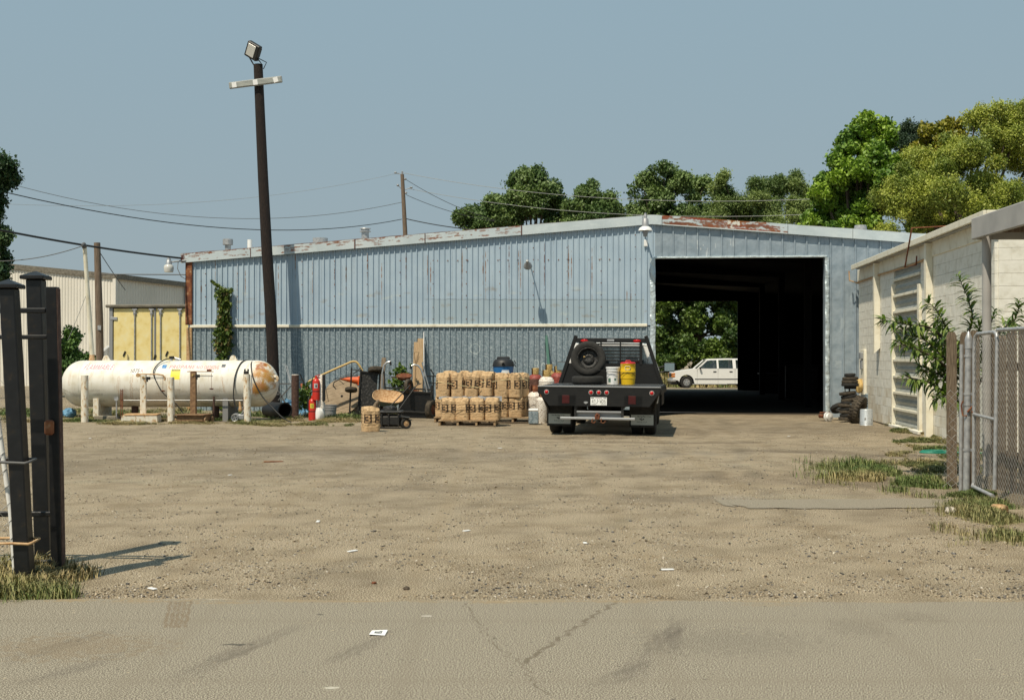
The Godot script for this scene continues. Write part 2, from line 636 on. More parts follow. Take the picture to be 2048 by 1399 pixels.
	noisy("plank_wood", [[0.0, lin(0.24, 0.15, 0.075)], [0.5, lin(0.36, 0.25, 0.14)], [1.0, lin(0.46, 0.34, 0.20)]], 1.2, 0.85, 0.3, "grain", 0.0, true, 256, Vector3(4, 0.25, 4))
	noisy("reel_wood", [[0.0, lin(0.22, 0.16, 0.10)], [0.5, lin(0.34, 0.26, 0.175)], [1.0, lin(0.45, 0.36, 0.25)]], 1.4, 0.9, 0.3, "grain", 0.0, false, 256, Vector3(0.3, 3, 3))
	noisy("black_paint", [[0.0, lin(0.003, 0.0032, 0.004)], [0.62, lin(0.006, 0.0065, 0.0075)], [0.85, lin(0.012, 0.010, 0.008)], [1.0, lin(0.045, 0.026, 0.016)]], 1.6, 0.42, 0.06, "patch")
	noisy("black_steel", [[0.0, lin(0.006, 0.006, 0.006)], [0.6, lin(0.013, 0.013, 0.012)], [1.0, lin(0.035, 0.03, 0.025)]], 1.8, 0.55, 0.1, "patch")
	noisy("black_worn", [[0.0, lin(0.008, 0.008, 0.008)], [0.6, lin(0.02, 0.02, 0.019)], [0.78, lin(0.05, 0.048, 0.045)], [1.0, lin(0.20, 0.19, 0.18)]], 2.5, 0.6, 0.2, "patch")
	noisy("rubber", [[0.0, lin(0.010, 0.0098, 0.009)], [1.0, lin(0.026, 0.025, 0.022)]], 3.0, 0.85, 0.1, "cloud")
	noisy("dusty_rubber", [[0.0, lin(0.025, 0.02, 0.014)], [0.5, lin(0.05, 0.04, 0.028)], [1.0, lin(0.11, 0.085, 0.055)]], 3.0, 0.9, 0.2, "cloud")
	noisy("truck_black", [[0.0, lin(0.004, 0.004, 0.004)], [1.0, lin(0.009, 0.009, 0.0085)]], 2.0, 0.5, 0.0, "cloud")
	noisy("galv_pipe", [[0.0, lin(0.26, 0.27, 0.28)], [0.5, lin(0.40, 0.41, 0.42)], [1.0, lin(0.52, 0.52, 0.51)]], 3.0, 0.42, 0.0, "cloud", 0.35)
	noisy("galv_wire", [[0.0, lin(0.34, 0.33, 0.31)], [1.0, lin(0.62, 0.61, 0.58)]], 2.0, 0.5, 0.0, "cloud", 0.3)
	noisy("yellow_door", [[0.0, lin(0.64, 0.50, 0.18)], [0.3, lin(0.74, 0.61, 0.26)], [0.7, lin(0.77, 0.66, 0.32)], [1.0, lin(0.76, 0.69, 0.42)]], 0.5, 0.6, 0.0, "patch")
	noisy("box_metal", [[0.0, lin(0.10, 0.09, 0.07)], [1.0, lin(0.22, 0.20, 0.16)]], 0.8, 0.6, 0.0, "patch")
	noisy("bark", [[0.0, lin(0.035, 0.026, 0.018)], [0.5, lin(0.08, 0.06, 0.042)], [1.0, lin(0.16, 0.125, 0.09)]], 1.0, 0.95, 1.0, "grain", 0.0, true, 256, Vector3(3, 0.5, 3))
	noisy("paper", [[0.0, lin(0.45, 0.295, 0.155)], [0.5, lin(0.54, 0.37, 0.20)], [1.0, lin(0.62, 0.45, 0.27)]], 1.5, 0.9, 0.35, "grain")
	noisy("rusty_tan", [[0.0, lin(0.30, 0.15, 0.06)], [0.5, lin(0.48, 0.30, 0.15)], [1.0, lin(0.58, 0.42, 0.25)]], 2.5, 0.8, 0.1, "patch")
	noisy("green_worn", [[0.0, lin(0.12, 0.05, 0.03)], [0.4, lin(0.03, 0.06, 0.055)], [1.0, lin(0.05, 0.11, 0.10)]], 2.5, 0.6, 0.1, "patch")
	noisy("cylinder_rust", [[0.0, lin(0.07, 0.03, 0.02)], [0.6, lin(0.13, 0.06, 0.042)], [1.0, lin(0.2, 0.1, 0.07)]], 2.0, 0.75, 0.1, "patch")
	noisy("cylinder_red", [[0.0, lin(0.10, 0.03, 0.02)], [0.5, lin(0.26, 0.04, 0.03)], [1.0, lin(0.36, 0.10, 0.07)]], 3.0, 0.6, 0.1, "patch")
	noisy("cylinder_white", [[0.0, lin(0.12, 0.06, 0.04)], [0.26, lin(0.40, 0.31, 0.24)], [0.36, lin(0.68, 0.64, 0.57)], [1.0, lin(0.76, 0.73, 0.68)]], 3.5, 0.6, 0.1, "patch")
	noisy("collar_yellow", [[0.0, lin(0.10, 0.05, 0.03)], [0.45, lin(0.34, 0.22, 0.07)], [1.0, lin(0.58, 0.46, 0.17)]], 5.0, 0.7, 0.1, "patch")
	noisy("tarp_blue", [[0.0, lin(0.05, 0.16, 0.30)], [1.0, lin(0.16, 0.34, 0.48)]], 2.0, 0.6, 2.0, "cloud")
	noisy("stone", [[0.0, lin(0.35, 0.30, 0.24)], [1.0, lin(0.66, 0.62, 0.56)]], 6.0, 0.9, 0.3, "cloud")
	noisy("bucket_zinc", [[0.0, lin(0.42, 0.45, 0.47)], [1.0, lin(0.62, 0.66, 0.68)]], 4.0, 0.4, 0.0, "cell", 0.4)
	mat("pebble", Color.WHITE, 0.9).vertex_color_use_as_albedo = true
	var leaf := mat("leaf", Color.WHITE, 0.5)
	leaf.vertex_color_use_as_albedo = true
	leaf.backlight_enabled = true
	leaf.backlight = Color(0.45, 0.55, 0.18)
	leaf.cull_mode = BaseMaterial3D.CULL_DISABLED
	var blade := mat("blade", Color.WHITE, 0.7)
	blade.vertex_color_use_as_albedo = true
	blade.backlight_enabled = true
	blade.backlight = Color(0.4, 0.42, 0.2)
	blade.cull_mode = BaseMaterial3D.CULL_DISABLED
	mat("white_paint", lin(0.76, 0.76, 0.74), 0.35)
	mat("white_plastic", lin(0.80, 0.80, 0.79), 0.4)
	mat("black_plastic", lin(0.012, 0.012, 0.013), 0.5)
	mat("dark_hole", lin(0.004, 0.004, 0.004), 0.9)
	mat("chrome", lin(0.6, 0.61, 0.62), 0.3, 0.8)
	mat("alloy", lin(0.50, 0.51, 0.52), 0.35, 0.6)
	mat("grey_metal", lin(0.30, 0.31, 0.32), 0.5, 0.3)
	mat("grey_paint", lin(0.23, 0.23, 0.23), 0.6)
	mat("lens_red", lin(0.50, 0.012, 0.015), 0.25)
	mat("lens_dull", lin(0.17, 0.018, 0.018), 0.4)
	mat("lens_amber", lin(0.55, 0.17, 0.02), 0.25)
	mat("red_paint", lin(0.52, 0.03, 0.018), 0.35)
	mat("red_plastic", lin(0.48, 0.02, 0.025), 0.4)
	mat("yellow_plastic", lin(0.72, 0.46, 0.012), 0.4)
	mat("orange_plastic", lin(0.62, 0.10, 0.015), 0.5)
	mat("faded_orange", lin(0.55, 0.18, 0.09), 0.6)
	mat("hose_yellow", lin(0.55, 0.38, 0.14), 0.6)
	mat("blue_plastic", lin(0.015, 0.13, 0.36), 0.4)
	mat("green_hose", lin(0.02, 0.22, 0.15), 0.5)
	mat("green_paint", lin(0.04, 0.13, 0.10), 0.6)
	mat("cable_black", lin(0.012, 0.012, 0.012), 0.6)
	mat("wire_grey", lin(0.10, 0.10, 0.10), 0.6)
	mat("wire_pale", lin(0.30, 0.31, 0.30), 0.6)
	mat("lamp_glass", lin(0.55, 0.55, 0.52), 0.25)
	mat("strap_cream", lin(0.66, 0.58, 0.33), 0.6)
	mat("twine", lin(0.03, 0.02, 0.012), 0.8)
	var gl := mat("dark_glass", Color(lin(0.03, 0.05, 0.055), 0.4), 0.05)
	gl.transparency = BaseMaterial3D.TRANSPARENCY_ALPHA
	gl.metallic_specular = 0.7
	mat("mirror_glass", lin(0.45, 0.55, 0.58), 0.08, 0.9)
	mat("interior_grey", lin(0.10, 0.11, 0.11), 0.9)


func dirt_shade_tint(x: float, d: float) -> Color:
	# damp, oily and pale places of the yard, plus painted shade on the warehouse floor, as multipliers of the dirt's own colour
	var k := Color(1, 1, 1)
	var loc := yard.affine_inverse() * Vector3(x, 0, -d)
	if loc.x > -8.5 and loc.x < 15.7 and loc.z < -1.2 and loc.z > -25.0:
		return Color(0.22, 0.21, 0.2)  # indoor shade painted into the floor colour
	var w := pad_noise.get_noise_2d(x * 0.6 + 40.0, d * 1.5) * 1.5
	var s := func(cx: float, cd: float, rx: float, rd: float) -> float:
		var q := Vector2((x - cx) / rx, (d - cd) / rd).length() + w * 0.35
		return 1.0 - smoothstep(0.5, 1.1, q)
	var damp := 0.0
	for e in [[3.0, 21.3, 3.0, 0.35, 0.55], [1.2, 22.2, 1.6, 0.35, 0.6], [2.6, 24.2, 2.2, 2.4, 0.35], [4.6, 19.3, 1.4, 0.6, 0.6], [5.6, 18.6, 1.0, 0.6, 0.45], [-1.0, 19.0, 4.0, 1.2, 0.28], [3.2, 15.2, 1.6, 0.9, 0.4], [2.0, 15.6, 1.8, 0.9, 0.3], [-2.5, 25.2, 3.2, 1.0, 0.3], [-0.6, 27.8, 3.5, 2.5, 0.35], [-3.0, 29.0, 6.0, 2.0, 0.35], [4.2, 14.5, 1.3, 0.5, 0.5], [-1.5, 14.0, 2.5, 0.7, 0.18], [1.5, 13.0, 1.5, 0.6, 0.25], [5.2, 26.0, 3.0, 4.0, 0.18], [1.8, 10.8, 0.9, 0.4, 0.2], [-2.0, 11.4, 1.0, 0.5, 0.12]]:
		damp = maxf(damp, s.call(e[0], e[1], e[2], e[3]) * e[4])
	k = k.lerp(Color(0.42, 0.38, 0.36), damp)
	for e in [[-1.6, 8.0, 3.6, 30.0, 1.3], [-0.1, 8.0, 5.1, 30.0, 1.0], [1.2, 8.0, 5.9, 29.0, -1.2], [2.7, 8.0, 7.4, 29.0, -1.5], [-7.0, 21.8, 6.0, 20.0, 0.0], [-7.0, 23.3, 6.0, 21.6, 0.3], [-3.2, 9.0, -2.4, 24.5, 1.9], [-1.6, 9.5, -0.9, 24.5, 1.9], [0.4, 9.0, 1.0, 22.0, 0.8], [2.0, 9.0, 2.5, 22.0, 0.8]]:
		var a := Vector2(e[0], e[1])
		var ab := Vector2(e[2], e[3]) - a
		var t := clampf((Vector2(x, d) - a).dot(ab) / ab.length_squared(), 0.0, 1.0)
		var off := absf((Vector2(x, d) - a - ab * t).dot(ab.orthogonal().normalized()) - e[4] * sin(PI * t) - 0.1 * w)
		if t > 0.01 and t < 0.99:
			k *= 1.0 - 0.13 * (1.0 - smoothstep(0.06, 0.2, off)) * clampf(0.55 + w, 0.0, 1.0)
			k *= 1.0 + 0.10 * (1.0 - smoothstep(0.03, 0.14, absf(off - 0.26))) * clampf(0.4 + w, 0.0, 1.0)
	var grit := 0.0
	for e in [[-3.6, 14.0, 2.0, 0.8, 0.6], [-1.5, 10.8, 1.6, 0.6, 0.5], [0.6, 11.0, 1.2, 0.5, 0.55], [1.4, 9.2, 1.6, 0.5, 0.5], [2.2, 18.5, 3.5, 1.2, 0.4], [-4.0, 18.0, 3.0, 1.0, 0.3], [3.0, 13.0, 1.0, 0.3, 0.7], [3.2, 16.8, 1.1, 0.3, 0.5]]:
		grit = maxf(grit, s.call(e[0], e[1], e[2], e[3]) * e[4])
	k = k.lerp(Color(1.0, 1.06, 1.2), grit)
	var big := pad_noise.get_noise_2d(x * 0.35 - 70.0, d * 0.6) * 0.34 + pad_noise.get_noise_2d(x * 1.7, d * 3.4 + 30.0) * 0.16
	var far := smoothstep(17.0, 24.0, d) * 0.07
	return k * (1.0 + big - far)


func make_ground() -> void:
	var m := MB.new()
	var patch := func(x0: float, x1: float, d0: float, d1: float, sx: float, sd: float) -> void:
		var nx := int(ceil((x1 - x0) / sx))
		var nd := int(ceil((d1 - d0) / sd))
		var p := []
		var k := []
		for i in nx + 1:
			for j in nd + 1:
				var x := lerpf(x0, x1, float(i) / nx)
				var d := lerpf(d0, d1, float(j) / nd)
				p.append(Vector3(x, ground_y(x, d), -d))
				k.append(dirt_shade_tint(x, d))
		for i in nx:
			for j in nd:
				var a := i * (nd + 1) + j
				var b := a + nd + 1
				var e := Vector3.UP
				for q in [[a, b, b + 1], [a, b + 1, a + 1]]:
					for r in [q[0], q[2], q[1]]:
						m.v.append(p[r])
						m.n.append(e)
						m.t.append(Vector2(p[r].x, p[r].z))
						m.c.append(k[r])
	patch.call(-9.0, 9.0, 4.0, 19.0, 0.09, 0.09)
	patch.call(-14.0, 12.0, 19.0, 33.0, 0.14, 0.14)
	patch.call(-300.0, -9.0, 4.0, 19.0, 12.0, 0.5)
	patch.call(9.0, 300.0, 4.0, 19.0, 12.0, 0.5)
	patch.call(-300.0, -14.0, 19.0, 33.0, 12.0, 0.5)
	patch.call(12.0, 300.0, 19.0, 33.0, 12.0, 0.5)
	patch.call(-300.0, 300.0, 33.0, 110.0, 6.0, 1.0)
	patch.call(-300.0, 300.0, -60.0, 4.0, 12.0, 4.0)
	patch.call(-400.0, 400.0, 110.0, 600.0, 20.0, 30.0)
	var st := SurfaceTool.new()
	var mesh := m.done(true)
	st.create_from(mesh, 0)
	st.index()
	st.generate_normals()
	var flat := st.commit()
	kind(obj("ground", flat, mt.dirt), "structure")
	# concrete apron of the street, with its cracks and tyre marks
	var img := sheet_image(2048, 640)
	var P := func(u: float, v: float) -> Vector2:
		var d := 3600.0 / (v - 715.0)
		return Vector2(((u - 1024.0) * d / 2400.0 + 4.0) * 256.0, (7.4 - d) * 262.0)
	var dark := Color(0.22, 0.19, 0.155, 0.55)
	var pts := [[930, 1212], [942, 1232], [962, 1262], [992, 1290], [1012, 1312], [1040, 1336], [1062, 1365], [1085, 1399]]
	for i in pts.size() - 1:
		line(img, P.call(pts[i][0], pts[i][1]), P.call(pts[i + 1][0], pts[i + 1][1]), 1.6, Color(0.33, 0.28, 0.21, 0.5), 14.0)
	pts = [[1235, 1206], [1170, 1250], [1110, 1290], [1045, 1334]]
	for i in pts.size() - 1:
		line(img, P.call(pts[i][0], pts[i][1]), P.call(pts[i + 1][0], pts[i + 1][1]), 4.0, Color(0.36, 0.31, 0.245, 0.28), 10.0)
	for e in [[0, 1338, 290, 1246, 16], [0, 1392, 330, 1290, 18], [300, 1388, 560, 1270, 20], [380, 1350, 560, 1280, 10], [640, 1340, 850, 1240, 14], [420, 1330, 650, 1240, 12], [1240, 1380, 1350, 1262, 18], [1300, 1300, 1400, 1230, 12], [1350, 1330, 1352, 1230, 8], [1160, 1399, 1330, 1310, 14]]:
		var a: Vector2 = P.call(e[0], e[1])
		var b: Vector2 = P.call(e[2], e[3])
		for i in 60:
			var off: Vector2 = Vector2(rng.randf_range(-1, 1), rng.randf_range(-1, 1)) * e[4]
			var t0 := rng.randf() * 0.6
			line(img, a.lerp(b, t0) + off, a.lerp(b, t0 + rng.randf_range(0.1, 0.4)) + off, rng.randf_range(1.0, 4.0), Color(0.32, 0.285, 0.25, 0.032), 8.0)
	for i in 5:
		line(img, P.call(342 + i * 10, 1208), P.call(330 + i * 10, 1262), 3.0, Color(0.42, 0.34, 0.23, 0.22), 3.0)
	blot(img, P.call(470, 1296), Vector2(30, 9), Color(0.16, 0.15, 0.14, 0.7))
	blot(img, P.call(642, 1235), Vector2(10, 5), Color(0.16, 0.15, 0.14, 0.7))
	blot(img, P.call(855, 1238), Vector2(12, 6), Color(0.8, 0.78, 0.74, 0.6))
	blot(img, P.call(660, 1383), Vector2(16, 7), Color(0.8, 0.78, 0.72, 0.6))
	blot(img, P.call(1710, 1262), Vector2(60, 90), Color(0.32, 0.28, 0.23, 0.2))
	blot(img, P.call(1820, 1240), Vector2(70, 60), Color(0.33, 0.28, 0.22, 0.2))
	blot(img, P.call(1450, 1290), Vector2(180, 120), Color(0.28, 0.25, 0.21, 0.2))
	blot(img, P.call(150, 1300), Vector2(170, 110), Color(0.46, 0.38, 0.26, 0.35))
	line(img, P.call(260, 1203), P.call(1060, 1206), 1.5, Color(0.78, 0.74, 0.66, 0.8), 4.0)
	line(img, P.call(840, 1206), P.call(1060, 1208), 3.0, Color(0.84, 0.82, 0.76, 0.9), 2.0)
	for i in 70:
		var ex := rng.randf() * 2048
		blot(img, Vector2(ex, 10 + absf(rng.randfn()) * 14), Vector2(rng.randf_range(20, 90), rng.randf_range(5, 18)), Color(0.56, 0.49, 0.37, rng.randf_range(0.35, 0.85)), 1.0, 0.09)
	for i in 420:
		blot(img, Vector2(rng.randf() * 2048, rng.randf() * 640), Vector2.ONE * rng.randf_range(1.5, 3.5), Color(0.12, 0.10, 0.08, 0.6) if rng.randf() < 0.6 else Color(0.72, 0.66, 0.55, 0.6), 0.2)
	var rd := MB.new()
	var nn := 40
	for i in nn:
		var x0 := lerpf(-4.0, 4.0, float(i) / nn)
		var x1 := lerpf(-4.0, 4.0, float(i + 1) / nn)
		var e0 := 7.36 - 0.012 * (x0 + 3.0) + 0.02 * sin(x0 * 2.3) + 0.012 * sin(x0 * 9.0)
		var e1 := 7.36 - 0.012 * (x1 + 3.0) + 0.02 * sin(x1 * 2.3) + 0.012 * sin(x1 * 9.0)
		var U := func(x: float, d: float) -> Vector2: return Vector2((x + 4.0) / 8.0, (7.4 - d) * 262.0 / 640.0)
		rd.quad(Vector3(x0, 0.022, -5.0), Vector3(x1, 0.022, -5.0), Vector3(x1, 0.022, -e1), Vector3(x0, 0.022, -e0), U.call(x0, 5.0), U.call(x1, 5.0), U.call(x1, e1), U.call(x0, e0))
		rd.quad(Vector3(x1, -0.02, -e1 - 0.01), Vector3(x0, -0.02, -e0 - 0.01), Vector3(x0, 0.022, -e0), Vector3(x1, 0.022, -e1), Vector2(0.01, 0.99), Vector2(0.01, 0.99), Vector2(0.01, 0.99), Vector2(0.01, 0.99))
	for e in [[-300.0, -4.0, -60.0, 7.38], [4.0, 300.0, -60.0, 7.28], [-4.0, 4.0, -60.0, 5.0]]:
		rd.quad(Vector3(e[0], 0.022, -e[2]), Vector3(e[1], 0.022, -e[2]), Vector3(e[1], 0.022, -e[3]), Vector3(e[0], 0.022, -e[3]), Vector2(0.01, 0.99), Vector2(0.01, 0.99), Vector2(0.01, 0.99), Vector2(0.01, 0.99))
	var cm := stained(mt.concrete, "street_concrete", img)
	kind(obj("road", rd, cm), "structure")
	# worn concrete slab in the yard before the small gate
	var sl := MB.new()
	for i in 28:
		var x0 := 2.15 + i * 0.1
		var x1 := x0 + 0.1
		var w0 := 0.02 * sin(x0 * 7.0) + 0.015 * sin(x0 * 17.0)
		var w1 := 0.02 * sin(x1 * 7.0) + 0.015 * sin(x1 * 17.0)
		var f := func(x: float, d: float, dy: float) -> Vector3: return Vector3(x, ground_y(x, d) + dy - 0.016, -d)
		sl.quad(f.call(x0, 11.95 + w0 + (0.25 if i < 2 else 0.0), 0.024), f.call(x1, 11.95 + w1 + (0.1 if i < 2 else 0.0), 0.024), f.call(x1, 12.75 - w1, 0.026), f.call(x0, 12.75 - w0, 0.026))
	kind(obj("slab", sl, mt.concrete), "structure")
	# loose stones over the dirt
	var pm := MB.new()
	pm.ball(Vector3.ZERO, Vector3(1, 0.62, 0.8), 6, 0.7, noise(3, 0.02))
	var places := []
	var cols := []
	for i in 42000:
		var d := 7.5 + pow(rng.randf(), 1.7) * 17.0
		var x := rng.randf_range(-0.46, 0.46) * d
		if d > 25.0 and x < -2.5:
			continue
		if pad_noise.get_noise_2d(x * 3.0 + 9.0, d * 3.0) < rng.randf_range(-0.35, 0.1):
			continue
		var s := 0.004 + 0.010 * pow(rng.randf(), 2.5) + (0.016 * rng.randf() if rng.randf() < 0.012 else 0.0)
		places.append(Transform3D(Basis(Vector3.UP, rng.randf() * TAU).scaled(Vector3(s, s * rng.randf_range(0.6, 1.2), s)), on(x, d, s * 0.2)))
		var g := rng.randf_range(0.55, 1.5)
		cols.append(Color(0.33, 0.265, 0.18) * g if rng.randf() < 0.62 else (Color(0.6, 0.54, 0.45) * rng.randf_range(0.7, 1.1) if rng.randf() < 0.45 else Color(0.12, 0.115, 0.11) * g))
	tag(multi("gravel", pm.done(), mt.pebble, places, cols, self), "loose small stones scattered over the brown dirt yard", "gravel")


# ---------------------------------------------------------------- the metal warehouse
func roof_y(x: float) -> float:
	return 5.09 - (0.0715 * (3.6 - x) if x < 3.6 else 0.0825 * (x - 3.6))


func ribbed(m: MB, x0: float, x1: float, pitch: float, first: float, y0: Callable, y1: Callable, base: float, top: float, high: float, z: float, su: Callable) -> void:
	var xs := []
	var c := first
	var pts := [[x0, 0.0]]
	while c < x1 - base:
		if c > x0 + base:
			for e in [[c - base, 0.0], [c - top, high], [c + top, high], [c + base, 0.0]]:
				pts.append(e)
		c += pitch
	pts.append([x1, 0.0])
	for i in pts.size() - 1:
		var a: float = pts[i][0]
		var b: float = pts[i + 1][0]
		var za: float = z + pts[i][1]
		var zb: float = z + pts[i + 1][1]
		m.quad(Vector3(a, y0.call(a), za), Vector3(b, y0.call(b), zb), Vector3(b, y1.call(b), zb), Vector3(a, y1.call(a), za), su.call(a, y0.call(a)), su.call(b, y0.call(b)), su.call(b, y1.call(b)), su.call(a, y1.call(a)))


func make_warehouse() -> void:
	var w := thing("metal_warehouse", "long blue-grey corrugated metal warehouse with a wide open drive-through doorway", "warehouse")
	w.transform = yard
	# stains and graffiti on the sheets
	var up := sheet_image(2048, 512)
	var UX := func(x: float) -> float: return (x + 8.75) / 12.4 * 2048.0
	var UY := func(y: float) -> float: return (5.2 - y) / 2.9 * 512.0
	var su := func(x: float, y: float) -> Vector2: return Vector2((x + 8.75) / 12.4, (5.2 - y) / 2.9)
	block(up, Rect2i(int(UX.call(-2.1)), int(UY.call(3.0)), int(5.5 / 12.4 * 2048), 200), Color(0.60, 0.67, 0.70, 0.55))
	line(up, Vector2(UX.call(-2.3), UY.call(3.02)), Vector2(UX.call(3.4), UY.call(2.98)), 1.0, Color(0.25, 0.27, 0.28, 0.8), 2.0)
	var orange := Color(0.50, 0.31, 0.11, 1.0)
	var red := Color(0.36, 0.16, 0.07, 1.0)
	for e in [[402, 560, 600, 0], [474, 525, 620, 0], [490, 540, 595, 0], [556, 530, 610, 0], [625, 520, 650, 0], [669, 525, 580, 1], [692, 530, 590, 0], [763, 525, 600, 0], [855, 510, 600, 0], [861, 520, 595, 0], [924, 498, 600, 0], [971, 500, 600, 0], [966, 510, 570, 0], [1018, 490, 602, 1], [1041, 490, 602, 0], [1037, 495, 560, 0], [1089, 485, 602, 1], [1137, 490, 602, 0], [1143, 500, 570, 0], [1184, 495, 602, 0], [1254, 580, 602, 0], [1262, 575, 602, 0], [380, 540, 600, 1], [430, 520, 560, 0], [590, 500, 560, 0], [735, 505, 560, 0], [812, 505, 570, 0]]:
		var k: float = (e[0] - 1024.0) / 2400.0
		var x: float = k * 31.0 / (0.9952 + 0.0975 * k)
		var dd := 31.0 - 0.0975 * x
		var ya: float = 1.5 + (715.0 - e[1]) * dd / 2400.0
		var yb: float = 1.5 + (715.0 - e[2]) * dd / 2400.0
		streak(up, UX.call(x), UY.call(ya), UY.call(yb), 2.8 if e[3] else 2.6, red if e[3] else orange, e[0])
	for i in 130:
		var x := rng.randf() * 2048
		var y := rng.randf() * 300 + 60
		streak(up, x, y, y + rng.randf_range(40, 200), rng.randf_range(0.8, 4.0), Color(0.72, 0.76, 0.76, 0.3) if rng.randf() < 0.5 else Color(0.40, 0.42, 0.42, 0.25), i)
	for i in 60:
		blot(up, Vector2(rng.randf() * 2048, rng.randf_range(330, 500)), Vector2(rng.randf_range(6, 40), rng.randf_range(4, 14)), Color(0.55, 0.50, 0.42, 0.3) if i % 3 else Color(0.75, 0.78, 0.76, 0.4))
	var low := sheet_image(2048, 420)
	var LX := func(u: float) -> float:
		var k := (u - 1024.0) / 2400.0
		return UX.call(k * 31.0 / (0.9952 + 0.0975 * k))
	var LY := func(v: float) -> float: return (2.36 - (1.5 + (715.0 - v) * 31.0 / 2400.0)) / 2.56 * 420.0
	var sl := func(x: float, y: float) -> Vector2: return Vector2((x + 8.75) / 12.4, (2.36 - y) / 2.56)
	var white := Color(0.78, 0.82, 0.82, 0.8)
	for a in 40:
		var t0 := TAU * a / 40.0
		var t1 := TAU * (a + 1) / 40.0
		line(low, Vector2(LX.call(950 + 10 * cos(t0)), LY.call(697 + 10 * sin(t0))), Vector2(LX.call(950 + 10 * cos(t1)), LY.call(697 + 10 * sin(t1))), 1.5, Color(white, 0.7))
	line(low, Vector2(LX.call(941), LY.call(703)), Vector2(LX.call(956), LY.call(709)), 2.0, white)
	line(low, Vector2(LX.call(966), LY.call(711)), Vector2(LX.call(976), LY.call(714)), 1.5, Color(white, 0.5))
	blot(low, Vector2(LX.call(982), LY.call(695)), Vector2(6, 9), Color(white, 0.5))
	ink(low, "Bo", Rect2(LX.call(1068), LY.call(719), LX.call(1092) - LX.call(1068), LY.call(743) - LY.call(719)), Color(white, 0.85), "Droid Sans", false)
	ink(low, "l n", Rect2(LX.call(1095), LY.call(728), LX.call(1112) - LX.call(1095), LY.call(744) - LY.call(728)), Color(white, 0.6), "Droid Sans", false)
	for i in 160:
		var x := rng.randf() * 2048
		streak(low, x, rng.randf() * 120, 200 + rng.randf() * 220, rng.randf_range(0.8, 5.0), Color(0.66, 0.70, 0.70, 0.22) if rng.randf() < 0.55 else Color(0.30, 0.32, 0.33, 0.25), i + 400)
	for i in 30:
		blot(low, Vector2(rng.randf() * 2048, rng.randf_range(300, 420)), Vector2(rng.randf_range(20, 80), rng.randf_range(10, 40)), Color(0.45, 0.38, 0.29, 0.35))
	for i in 14:
		blot(low, Vector2(rng.randf() * 2048, rng.randf_range(20, 300)), Vector2(rng.randf_range(6, 24), rng.randf_range(4, 14)), Color(0.75, 0.78, 0.78, 0.3))
	var mup := stained(mt.paint_blue, "painted_sheet", up)
	var mlow := stained(mt.galvanised, "galvanised_sheet", low)
	var n := 14
	for i in n:
		var x0 := -8.52 + i * 0.8714
		var x1 := x0 + 0.8714
		var m := MB.new()
		ribbed(m, x0, x1, 0.14524, x0 + 0.0726, func(_x: float) -> float: return 2.33, func(x: float) -> float: return roof_y(x) - 0.05, 0.024, 0.010, 0.034, 0.004 * (i % 2), su)
		obj("wall_panel", m, mup, w)
		m = MB.new()
		ribbed(m, x0, x1, 0.14524, x0 + 0.0726, func(_x: float) -> float: return -0.2, func(_x: float) -> float: return 2.30, 0.024, 0.010, 0.034, 0.004 * (i % 2), sl)
		obj("lower_wall_panel", m, mlow, w)
	# screws along the laps
	var sc := MB.new()
	for i in n:
		var x0 := -8.52 + i * 0.8714 + 0.0726 + 0.29
		var y := 2.5
		while y < roof_y(x0) - 0.4:
			sc.box(Vector3(x0, y, 0.034), Vector3(0.026, 0.026, 0.012), 0.004)
			y += 0.305
	for i in 22:
		sc.box(Vector3(-2.2 + i * 0.262, 4.02, 0.012), Vector3(0.026, 0.026, 0.016), 0.004)
	kind(obj("screw_rows", sc, mt.rust, w), "stuff")
	var m := MB.new()
	m.box(Vector3(-2.55, 2.33, 0.035), Vector3(12.05, 0.075, 0.05), 0.01)
	obj("belt_trim", m, mt.cream_paint, w)
	m = MB.new()
	m.box(Vector3(-8.61, 3.3, 0.02), Vector3(0.18, 1.86, 0.09), 0.01)
	obj("corner_trim", m, mt.rust, w)
	m = MB.new()
	m.box(Vector3(-8.6, 1.05, 0.015), Vector3(0.15, 2.5, 0.08), 0.01)
	obj("corner_trim", m, mt.rusty_tan, w)
	# gable sheets over and beside the doorway: flat pans
	var gi := sheet_image(1024, 512)
	var gu := func(x: float, y: float) -> Vector2: return Vector2((x - 3.5) / 8.0, (5.2 - y) / 5.4)
	for i in 90:
		var x := rng.randf() * 1024
		streak(gi, x, rng.randf() * 200, 200 + rng.randf() * 300, rng.randf_range(1, 7), Color(0.68, 0.73, 0.75, 0.22) if rng.randf() < 0.5 else Color(0.36, 0.40, 0.42, 0.24), i + 900)
	for e in [[1395, 480, 497], [1402, 494, 500], [1413, 500, 512], [1416, 495, 510], [1431, 486, 496], [1462, 478, 490], [1467, 476, 492], [1407, 488, 491]]:
		var k: float = (e[0] - 1024.0) / 2400.0
		var x: float = k * 31.0 / (0.9952 + 0.0975 * k)
		line(gi, Vector2((x - 3.5) / 8.0 * 1024, (5.2 - (1.5 + (715.0 - e[1]) * 30.4 / 2400.0)) / 5.4 * 512), Vector2((x - 3.5) / 8.0 * 1024, (5.2 - (1.5 + (715.0 - e[2]) * 30.4 / 2400.0)) / 5.4 * 512), 1.0, Color(0.85, 0.87, 0.87, 0.9))
	for i in 20:
		blot(gi, Vector2(rng.randf_range(560, 900), rng.randf() * 500), Vector2(rng.randf_range(4, 14), rng.randf_range(6, 30)), Color(0.75, 0.79, 0.8, 0.4))
	var mg := stained(mt.gable_metal, "gable_sheet", gi)
	var edges := [3.68, 4.60, 5.51, 6.42, 7.33, 7.92, 8.53, 9.44, 10.35, 11.27, 12.2, 13.1, 14.0, 14.9, 15.8]
